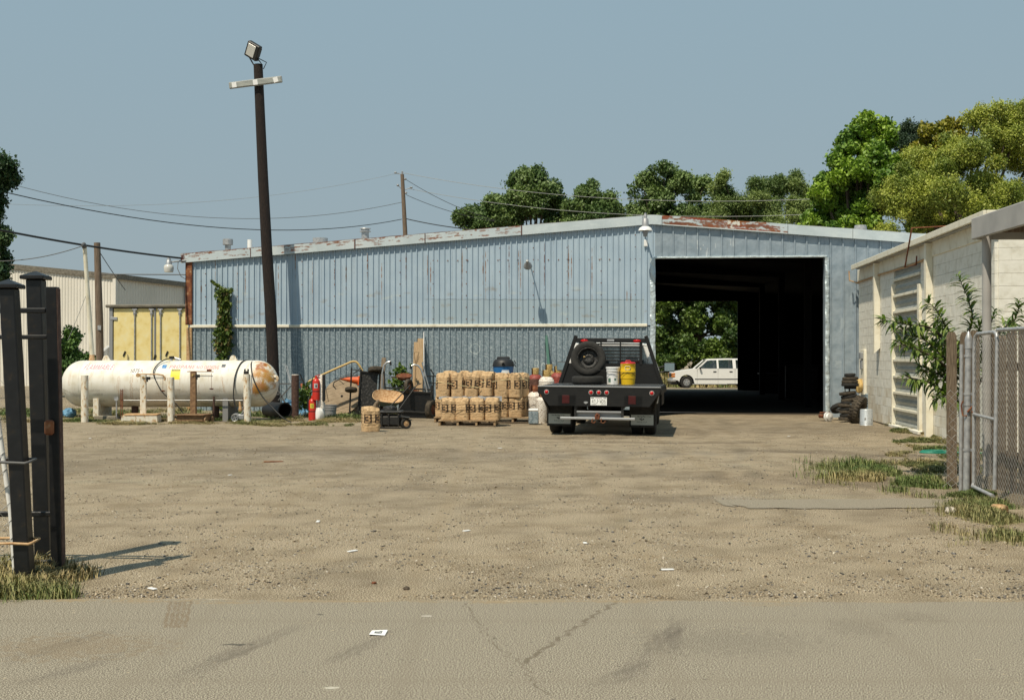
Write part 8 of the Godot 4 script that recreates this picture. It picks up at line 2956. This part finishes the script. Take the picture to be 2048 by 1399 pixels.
func make_tyres() -> void:
	var d := 28.3
	var s := d / 2400.0
	var words := ["topmost", "second", "third", "fourth", "fifth", "sixth", "seventh", "eighth", "ninth", "tenth", "eleventh", "twelfth", "thirteenth", "lowest"]
	var list := [[1700.5, 749.5, 22, 0.05, 0], [1701, 756.5, 31, 0.06, 1], [1700, 763, 32, 0.03, 1], [1700.5, 769, 34, 0.02, 0], [1701, 774.5, 24, 0.0, 0], [1695.5, 786, 33, 0.16, 1], [1698.5, 792.5, 32, 0.17, 0], [1700, 798.5, 35, 0.16, 1], [1698, 804.5, 33, 0.10, 0], [1693, 811, 33, -0.1, 1], [1695, 817, 32, 0.12, 0], [1694, 823, 31, 0.0, 1], [1696, 829, 32, 0.1, 0], [1694, 836.5, 33, -0.04, 1]]
	var foot := spot(1697, d)
	for i in list.size():
		var e: Array = list[i]
		var p := at(e[0], e[1], d)
		var t := thing("tyre", "%s small tyre in the tall stack on a rod beside the doorway" % words[i], "tyre", p, 0.4 * i, "small tyres stacked beside the doorway")
		t.rotation = Vector3(0.03, 0.4 * i, 0)
		t.rotate(Vector3.BACK, e[3])
		var m := MB.new()
		var r: float = e[2] * s / 2.0
		m.x = Transform3D(Basis(Vector3.RIGHT, PI / 2), Vector3.ZERO)
		m.wheel(r, 0.074, r * 0.5)
		obj("tread_ring", m, mt.dusty_rubber if e[4] else mt.rubber, t)
	var rd := MB.new()
	rd.rod(Vector3.ZERO, Vector3(0.04, 1.14, 0), 0.018, 8)
	rd.rod(Vector3(-0.07, 0.7, 0), Vector3(-0.075, 0.85, 0), 0.008, 6)
	var ro := obj("steel_rod", rd, mt.black_steel)
	ro.position = foot
	tag(ro, "upright steel rod threaded through the stack of small tyres", "rod")
	var t := thing("tyre", "large knobbly tyre leaning against the small tyre stack", "tyre", spot(1716, 27.6) + Vector3(0, 0.31, 0), 0.0, "")
	t.rotation = Vector3(0, 1.0, 0)
	t.rotate(Vector3.BACK, -0.35)
	var m := MB.new()
	m.wheel(0.32, 0.2, 0.17)
	for i in 26:
		var a := TAU * i / 26.0
		for k in [-0.055, 0.055]:
			m.box(Vector3(0.322 * cos(a + k), 0.322 * sin(a + k), k), Vector3(0.02, 0.045, 0.085), 0.004, Basis(Vector3.BACK, a + k))
	obj("tread_ring", m, mt.dusty_rubber, t)
	t = thing("tyre", "bald tyre tilted half behind the small tyre stack", "tyre", spot(1678, 28.9) + Vector3(0, 0.30, 0), 0.0, "")
	t.rotation = Vector3(1.0, 0.3, 0.3)
	m = MB.new()
	m.wheel(0.2, 0.11, 0.1)
	obj("tread_ring", m, mt.rubber, t)
	t = thing("wheel_hub", "white-painted wheel hub on a rusty axle stub on the ground at the doorway edge", "wheel hub", spot(1658, 28.6) + Vector3(0, 0.11, 0), 0.6)
	m = MB.new()
	m.x = Transform3D(Basis(Vector3.RIGHT, PI / 2), Vector3.ZERO)
	m.lathe(PackedVector2Array([Vector2(0, -0.06), Vector2(0.115, -0.06), Vector2(0.115, -0.03), Vector2(0.075, -0.025), Vector2(0.07, 0.02), Vector2(0.1, 0.03), Vector2(0.1, 0.05), Vector2(0.04, 0.06), Vector2(0, 0.07)]), 18)
	obj("hub", m, mt.white_paint, t)
	m = MB.new()
	m.box(Vector3(0.1, 0.02, -0.2), Vector3(0.34, 0.06, 0.14), 0.01)
	m.box(Vector3(0.12, 0.09, -0.22), Vector3(0.3, 0.03, 0.1), 0.01)
	m.rod(Vector3(0, 0, -0.05), Vector3(0.02, 0, -0.3), 0.04, 10)
	obj("axle_stub", m, mt.rust, t)
	t = thing("zinc_bucket", "upturned galvanised bucket by the block building wall", "bucket", spot(1733, 26.6), 0.0)
	m = MB.new()
	m.lathe(PackedVector2Array([Vector2(0.142, 0), Vector2(0.147, 0.005), Vector2(0.142, 0.012), Vector2(0.136, 0.34), Vector2(0.128, 0.355), Vector2(0.12, 0.35), Vector2(0, 0.345)]), 26)
	obj("pail", m, mt.bucket_zinc, t)
	for y in [0.035, 0.07]:
		m = MB.new()
		m.lathe(PackedVector2Array([Vector2(0.1415, y), Vector2(0.147, y + 0.007), Vector2(0.141, y + 0.014)]), 26)
		obj("band", m, mt.bucket_zinc, t)
	m = MB.new()
	m.box(Vector3(-0.06, 0.15, 0.127), Vector3(0.04, 0.05, 0.012), 0.006)
	m.box(Vector3(0.07, 0.14, 0.118), Vector3(0.04, 0.05, 0.012), 0.006)
	obj("ear", m, mt.alloy, t)


func make_small_things() -> void:
	var m := MB.new()
	var ci := sheet_image(128, 96, Color(0.93, 0.93, 0.92, 1))
	block(ci, Rect2i(34, 26, 60, 46), Color(0.32, 0.32, 0.31, 1))
	block(ci, Rect2i(42, 34, 30, 14), Color(0.85, 0.85, 0.84, 1))
	block(ci, Rect2i(76, 50, 12, 14), Color(0.75, 0.75, 0.74, 1))
	m.quad(Vector3(-0.045, 0.008, 0.05), Vector3(0.04, 0.004, 0.055), Vector3(0.045, 0.010, -0.05), Vector3(-0.04, 0.006, -0.055))
	m.quad(Vector3(-0.04, 0.004, -0.055), Vector3(0.045, 0.008, -0.05), Vector3(0.04, 0.002, 0.055), Vector3(-0.045, 0.006, 0.05))
	var o := obj("paper_card", m, printed("card_print", ci))
	o.position = Vector3((757 - 1024) * 6.44 / 2400.0, 0.022, -6.44)
	tag(o, "small white printed card lying on the street concrete", "card")
	m = MB.new()
	m.box(Vector3.ZERO, Vector3(0.28, 0.018, 0.02), 0.004)
	o = obj("iron_bar", m, mt.rust)
	o.position = spot(547, 17.3, 0.01)
	o.rotation.y = 0.12
	tag(o, "short rusty iron bar lying on the open dirt", "bar")
	for e in [[1902, 1027, 0.055, 0.045, "pale round stone in the grass at the small gate", mt.stone], [1996, 1026, 0.10, 0.05, "flat tan stone in the grass under the chain-link fence", mt.rusty_tan], [813, 1178, 0.022, 0.014, "dark stone on the dirt near the concrete edge", mt.bark], [748, 1166, 0.018, 0.010, "reddish stone on the dirt near the concrete edge", mt.rust], [503, 1096, 0.022, 0.014, "grey stone in the middle of the dirt yard", mt.concrete]]:
		m = MB.new()
		m.ball(Vector3.ZERO, Vector3(e[2], e[3], e[2] * 0.85), 12, 0.35, noise(int(e[0]), 0.03))
		o = obj("stone", m, e[5])
		o.position = spot(e[0], 3600.0 / (e[1] - 715.0), e[3] * 0.6)
		tag(o, e[4], "stone", "loose stones")
	var pale := [[1578, 872], [933, 1063], [636, 1042], [180, 883], [1000, 898], [705, 1100], [1170, 1090], [305, 1178], [1335, 1140], [460, 950]]
	for i in pale.size():
		var e: Array = pale[i]
		m = MB.new()
		m.box(Vector3.ZERO, Vector3(0.05 + 0.02 * (i % 3), 0.008, 0.03), 0.002)
		o = obj("litter", m, mt.white_plastic)
		o.position = spot(e[0], 3600.0 / (e[1] - 715.0), 0.008)
		o.rotation.y = i * 0.8
		tag(o, "white scrap of litter on the dirt %s" % ["before the doorway", "in the middle of the yard", "on the tank side of the yard", "at the black gate side, far", "past the tail of the truck side", "between the card and the sacks", "below the truck, midway", "near the black gate grass", "towards the small gate", "before the grass strip"][i], "litter", "white litter")
	m = MB.new()
	var cv := []
	for i in 60:
		var a := i * 0.32
		cv.append(Vector3(0.22 * cos(a) * (1.0 - i * 0.004), 0.012 + i * 0.0005, 0.14 * sin(a)))
	for e in [Vector3(0.3, 0.02, 0.05), Vector3(0.55, 0.02, 0.16), Vector3(0.9, 0.02, 0.1)]:
		cv.append(e)
	m.tube(cv, 0.011, 6)
	o = obj("garden_hose", m, mt.green_hose)
	o.position = spot(1868, 18.2, 0.04)
	tag(o, "coiled green garden hose in the grass before the block wall", "hose")


# ---------------------------------------------------------------- grass, vine, peach tree
func tuft(n: int, seed_: int, wide: float) -> ArrayMesh:
	var r := RandomNumberGenerator.new()
	r.seed = seed_
	var m := MB.new()
	for i in n:
		var a := r.randf() * TAU
		var b := Vector3(r.randf_range(-0.3, 0.3), 0, r.randf_range(-0.3, 0.3))
		var h := r.randf_range(0.5, 1.0)
		var out := Vector3(cos(a), 0, sin(a)) * r.randf_range(0.15, 0.75) * h
		var s := Vector3(-sin(a), 0, cos(a)) * wide
		var mid := b + out * 0.4 + Vector3.UP * h * 0.62
		var tip := b + out + Vector3.UP * h * (0.95 - out.length() * 0.35)
		var nn := Vector3(cos(a) * 0.5, 0.8, sin(a) * 0.5)
		m.tri(b - s, b + s, mid, nn, nn, nn)
		m.tri(mid - s * 0.7, mid + s * 0.7, tip, nn, nn, nn)
		m.tri(b - s * 0.7, mid + s * 0.8, mid - s * 0.8, nn, nn, nn)
	return m.done()


func grass_patch(label: String, mesh: Mesh, count: int, where: Callable, h0: float, h1: float, dry: float) -> void:
	var places := []
	var cols := []
	var f := noise(count, 0.35, 3)
	var tries := 0
	while places.size() < count and tries < count * 12:
		tries += 1
		var q = where.call()
		if q == null:
			continue
		var k := f.get_noise_2d(q.x * 2.2, q.y * 2.2)
		if k < -0.12 + rng.randf() * 0.16:
			continue
		var h := lerpf(h0, h1, rng.randf()) * (0.75 + k)
		places.append(Transform3D(Basis(Vector3.UP, rng.randf() * TAU).scaled(Vector3(h * 1.2, h, h * 1.2)), on(q.x, q.y, -0.005)))
		var dd := clampf(dry + f.get_noise_2d(q.x * 1.3 + 50.0, q.y * 1.3) * 0.9 + rng.randf_range(-0.25, 0.25), 0.0, 1.0)
		cols.append(Color(0.115, 0.185, 0.045).lerp(Color(0.46, 0.37, 0.19), dd) * rng.randf_range(0.8, 1.25))
	var o := multi("grass", mesh, mt.blade, places, cols, self)
	tag(o, label, "grass")


func make_grass() -> void:
	var short_ := tuft(9, 3, 0.035)
	var long_ := tuft(10, 4, 0.02)
	grass_patch("short dry grass strip along the foot of the propane tank", short_, 9000, func() -> Variant:
		var x := rng.randf_range(-12.0, -3.4)
		var d := rng.randf_range(24.9, 27.8)
		var edge := 25.25 + 0.25 * sin(x * 1.7) + 0.18 * sin(x * 4.1) + (0.3 if x > -4.6 else 0.0)
		return null if d < edge else Vector2(x, d), 0.05, 0.11, 0.55)
	grass_patch("greener weeds growing under and behind the tank to the warehouse wall", short_, 3500, func() -> Variant:
		return Vector2(rng.randf_range(-14.0, -2.9), rng.randf_range(27.5, 31.2)), 0.06, 0.17, 0.25)
	grass_patch("patchy grass before the block building's slatted panel", short_, 5200, func() -> Variant:
		var d := rng.randf_range(15.5, 24.5)
		var wall := 7.35 + 0.085 * (d - 15.5)
		var inner := lerpf(5.9, 8.0, smoothstep(18.0, 24.0, d)) + 0.3 * sin(d * 2.0)
		if d < 17.0:
			inner = 5.2
		return Vector2(rng.randf_range(inner, wall), d), 0.05, 0.12, 0.42)
	grass_patch("taller grass tufts beside the end picket and loose wire", long_, 1900, func() -> Variant:
		return Vector2(5.0 - absf(rng.randfn()) * 0.42, 14.9 + rng.randfn() * 0.75), 0.08, 0.2, 0.3)
	grass_patch("grass along the small gate and chain-link fence towards the street", long_, 2600, func() -> Variant:
		var d := rng.randf_range(9.4, 12.3)
		return Vector2(5.05 - absf(rng.randfn()) * lerpf(0.55, 0.32, (d - 9.4) / 3.0), d), 0.05, 0.14, 0.42)
	grass_patch("long green and straw grass round the black gate posts", long_, 2600, func() -> Variant:
		var x := rng.randf_range(-4.2, -2.42)
		var d := 7.85 + rng.randfn() * 0.30
		return null if d < 7.22 + maxf(0.0, x + 3.0) * 0.5 or (x > -2.6 and d < 7.7) else Vector2(x, d), 0.07, 0.2, 0.38)
	grass_patch("thin grass fringe at the foot of the block wall", short_, 700, func() -> Variant:
		var d := rng.randf_range(23.5, 27.0)
		return Vector2(7.72 + 0.098 * (d - 19.0) + 0.2 - absf(rng.randfn()) * 0.14, d), 0.06, 0.16, 0.35)
	grass_patch("green ground ivy at the foot of the small gate", short_, 500, func() -> Variant:
		return Vector2(4.9 + rng.randfn() * 0.14, 13.2 + rng.randfn() * 0.16), 0.06, 0.13, 0.0)
	grass_patch("rough tall weeds behind the white car", long_, 1500, func() -> Variant:
		return Vector2(rng.randf_range(8.5, 15.0), rng.randf_range(79.0, 83.0)), 0.5, 1.3, 0.5)


func make_vine_and_peach() -> void:
	var base := yard * Vector3(-7.62, 0.1, 0.12)
	var t := thing("climbing_vine", "narrow green vine climbing the blue-grey sheets behind the tank", "vine", base, YARD_TURN)
	var m := MB.new()
	m.tube([Vector3(0, -0.1, 0), Vector3(0.05, 0.7, 0), Vector3(0.0, 1.5, -0.02), Vector3(0.03, 2.5, -0.02), Vector3(-0.02, 3.2, 0), Vector3(-0.25, 3.38, 0.02)], [0.03, 0.025, 0.02, 0.014, 0.008, 0.004], 6)
	obj("stem", m, mt.bark, t)
	var places := []
	var cols := []
	for i in 1500:
		var y := rng.randf_range(0.1, 3.2)
		var w := 0.12 + 0.05 * sin(y * 4.0) + (0.03 if y > 2.6 else 0.0)
		var p := Vector3(rng.randfn() * w * 0.6 + 0.02 * sin(y * 3.0), y, absf(rng.randfn()) * 0.07)
		var s := rng.randf_range(0.05, 0.09)
		places.append(Transform3D(spin().scaled(Vector3(s, s, s)), p))
		var g := rng.randf()
		cols.append(Color(0.05, 0.10, 0.015).lerp(Color(0.16, 0.20, 0.03), g * g) if rng.randf() > 0.12 else Color(0.2, 0.15, 0.06))
	for i in 60:
		var k := rng.randf()
		places.append(Transform3D(spin().scaled(Vector3.ONE * 0.045), Vector3(lerpf(-0.02, -0.34, k), 3.2 + 0.22 * k, 0.03)))
		cols.append(Color(0.12, 0.17, 0.03))
	multi("foliage", leaf_cluster(5, 0.8, 8, 0.6), mt.leaf, places, cols, t)
	# weeds by the carts
	for e in [[800, 738, 30.4, 0.55, "leafy weed growing up behind the garden cart"], [609, 785, 29.0, 0.3, "small yellow-green weed beside the lower fire extinguisher"], [1150, 800, 30.5, 0.3, "low weed at the wall foot behind the flatbed"]]:
		var wp := spot(e[0], e[2])
		t = thing("weed", e[4], "weed", wp, 0.0, "weeds along the wall")
		m = MB.new()
		var top: float = maxf(0.3, at(0, e[1], e[2]).y - wp.y)
		m.rod(Vector3(0, -0.05, 0), Vector3(0.03, top, 0), 0.01, 5)
		obj("stem", m, mt.bark, t)
		places = []
		cols = []
		for i in 130:
			var p := Vector3(rng.randfn() * 0.11, top - 0.5 * e[3] + rng.randfn() * e[3] * 0.4, rng.randfn() * 0.1)
			places.append(Transform3D(spin().scaled(Vector3.ONE * rng.randf_range(0.04, 0.08)), p))
			cols.append(Color(0.06, 0.12, 0.02).lerp(Color(0.15, 0.22, 0.04), rng.randf()))
		multi("foliage", leaf_cluster(5, 0.8, 9, 0.6), mt.leaf, places, cols, t)
	# peach tree behind the pickets
	var D := 15.2
	base = spot(1945, D)
	t = thing("peach_tree", "young peach tree with long drooping leaves behind the picket fence", "tree", base)
	var P := func(u: float, v: float, dd: float) -> Vector3: return at(u, v, D + dd) - base
	var tips := [
		[[1945, 975, 0], [1940, 820, 0], [1925, 740, 0], [1900, 690, -0.1], [1860, 655, -0.2], [1820, 650, -0.3], [1785, 642, -0.35], [1760, 640, -0.4]],
		[[1925, 740, 0], [1905, 680, 0.2], [1885, 640, 0.2], [1870, 615, 0.2], [1850, 600, 0.25]],
		[[1932, 770, 0], [1890, 730, -0.3], [1850, 705, -0.4], [1810, 690, -0.5], [1790, 680, -0.5]],
		[[1940, 820, 0], [1900, 790, -0.2], [1860, 765, -0.3], [1825, 757, -0.4], [1810, 750, -0.4]],
		[[1925, 740, 0], [1930, 690, 0.1], [1945, 640, 0.15], [1938, 600, 0.1], [1925, 570, 0.1], [1918, 548, 0.1]],
		[[1940, 800, 0], [1960, 720, 0.3], [1975, 665, 0.35], [1985, 640, 0.4], [1990, 618, 0.4]],
		[[1942, 800, 0], [1990, 710, 0.4], [2020, 660, 0.5], [2036, 625, 0.5], [2040, 600, 0.5]],
		[[1925, 740, 0], [1900, 700, 0.3], [1870, 670, 0.4], [1845, 645, 0.4]],
		[[1940, 840, 0], [1915, 800, -0.3], [1890, 790, -0.4], [1865, 800, -0.5]],
		[[1960, 720, 0.3], [1995, 670, 0.2], [2015, 650, 0.1], [2030, 640, 0.0]],
		[[1905, 690, 0.0], [1880, 690, 0.1], [1855, 690, 0.1], [1830, 700, 0.1]],
		[[1925, 740, 0], [1890, 715, -0.2], [1850, 680, -0.2], [1815, 670, -0.2], [1795, 665, -0.2]],
		[[1900, 690, 0.1], [1885, 665, 0.3], [1875, 645, 0.35], [1880, 625, 0.35]],
		[[1935, 790, 0], [1895, 760, -0.1], [1865, 740, -0.1], [1835, 730, -0.1]],
		[[1930, 760, 0.1], [1910, 735, 0.2], [1880, 715, 0.3], [1860, 715, 0.3]],
		[[1955, 740, 0.2], [1950, 690, 0.3], [1960, 655, 0.35], [1965, 640, 0.35]],
		[[1900, 790, -0.2], [1890, 745, -0.1], [1870, 735, -0.1], [1850, 745, -0.1]],
	]
	var leaves := []
	for k in 3:
		m = MB.new()
		var bend: float = [0.5, 0.9, 1.3][k]
		var prev_l := Vector3.ZERO
		var prev_r := Vector3.ZERO
		var prev_c := Vector3.ZERO
		for i in 7:
			var s := i / 6.0
			var c := Vector3(0, -bend * 0.42 * s * s, s * (1.0 - 0.25 * bend * s))
			var w := 0.085 * sin(PI * clampf(s * 0.94 + 0.06, 0, 1)) * (1.15 - s * 0.45)
			var l := c + Vector3(-w, 0.3 * w, 0)
			var r := c + Vector3(w, 0.3 * w, 0)
			if i > 0:
				var n1 := Vector3(0.3, 1, 0.3)
				var n2 := Vector3(-0.3, 1, 0.3)
				m.tri(prev_l, prev_c, c, n1, n1, n1)
				m.tri(prev_l, c, l, n1, n1, n1)
				m.tri(prev_c, prev_r, r, n2, n2, n2)
				m.tri(prev_c, r, c, n2, n2, n2)
			prev_l = l
			prev_r = r
			prev_c = c
		leaves.append(m.done())
	var greens := []
	for k in 6:
		var c := Color(0.065, 0.12, 0.022).lerp(Color(0.18, 0.24, 0.05), k / 5.0)
		var lm := mat("peach_leaf_%d" % k, c.linear_to_srgb(), 0.42)
		lm.backlight_enabled = true
		lm.backlight = Color(0.4, 0.5, 0.16)
		lm.cull_mode = BaseMaterial3D.CULL_DISABLED
		greens.append(lm)
	var spots := []
	for b in tips.size():
		var pts := []
		var cv := Curve3D.new()
		var raw: Array = tips[b]
		for i in raw.size():
			var a: Vector3 = P.call(raw[maxi(i - 1, 0)][0], raw[maxi(i - 1, 0)][1], raw[maxi(i - 1, 0)][2])
			var c: Vector3 = P.call(raw[mini(i + 1, raw.size() - 1)][0], raw[mini(i + 1, raw.size() - 1)][1], raw[mini(i + 1, raw.size() - 1)][2])
			cv.add_point(P.call(raw[i][0], raw[i][1], raw[i][2]), (a - c) / 6.0, (c - a) / 6.0)
		for q in cv.tessellate(3, 5.0):
			pts.append(q)
		var rad := []
		for i in pts.size():
			rad.append(lerpf(0.035 if b == 0 else 0.016, 0.003, float(i) / pts.size()))
		m = MB.new()
		m.tube(pts, rad, 6)
		obj("trunk" if b == 0 else "branch", m, mt.bark, t)
		var length := cv.get_baked_length()
		var from := length * (0.45 if b == 0 else 0.22)
		var n := int((length - from) / 0.009)
		for i in n:
			var k := lerpf(from, length, float(i) / n)
			var q := cv.sample_baked(k)
			var dir := (cv.sample_baked(minf(k + 0.03, length)) - cv.sample_baked(k - 0.03)).normalized()
			var side := dir.cross(Vector3.UP).normalized().rotated(dir, rng.randf() * TAU)
			var out := (side * 0.9 + dir * 0.55 + Vector3.UP * 0.1).normalized()
			out.y = clampf(out.y, -0.75, 0.55)
			out = out.normalized()
			var tw := rng.randf_range(0.17, 0.26) * (0.7 if i > n - 6 else 1.0)
			var x := Vector3.UP.cross(out).normalized()
			var bb := Basis(x, out.cross(x), out).rotated(out, rng.randf_range(-0.5, 0.5)).scaled(Vector3.ONE * tw)
			spots.append(Transform3D(bb, q))
	var rest := [[], [], []]
	for i in spots.size():
		var j := (i * 7) % spots.size()
		if i < 290:
			var o := obj("leaf", leaves[i % 3], greens[(i * 5 + i / 7) % 6], t)
			o.transform = spots[(i * 37) % spots.size()]
	var used := {}
	for i in mini(290, spots.size()):
		used[(i * 37) % spots.size()] = true
	for i in spots.size():
		if not used.has(i):
			rest[i % 3].append(spots[i])
	for k in 3:
		cols = []
		for i in rest[k].size():
			cols.append(Color(0.065, 0.12, 0.022).lerp(Color(0.18, 0.24, 0.05), rng.randf()))
		multi("foliage", leaves[k], mt.leaf, rest[k], cols, t)
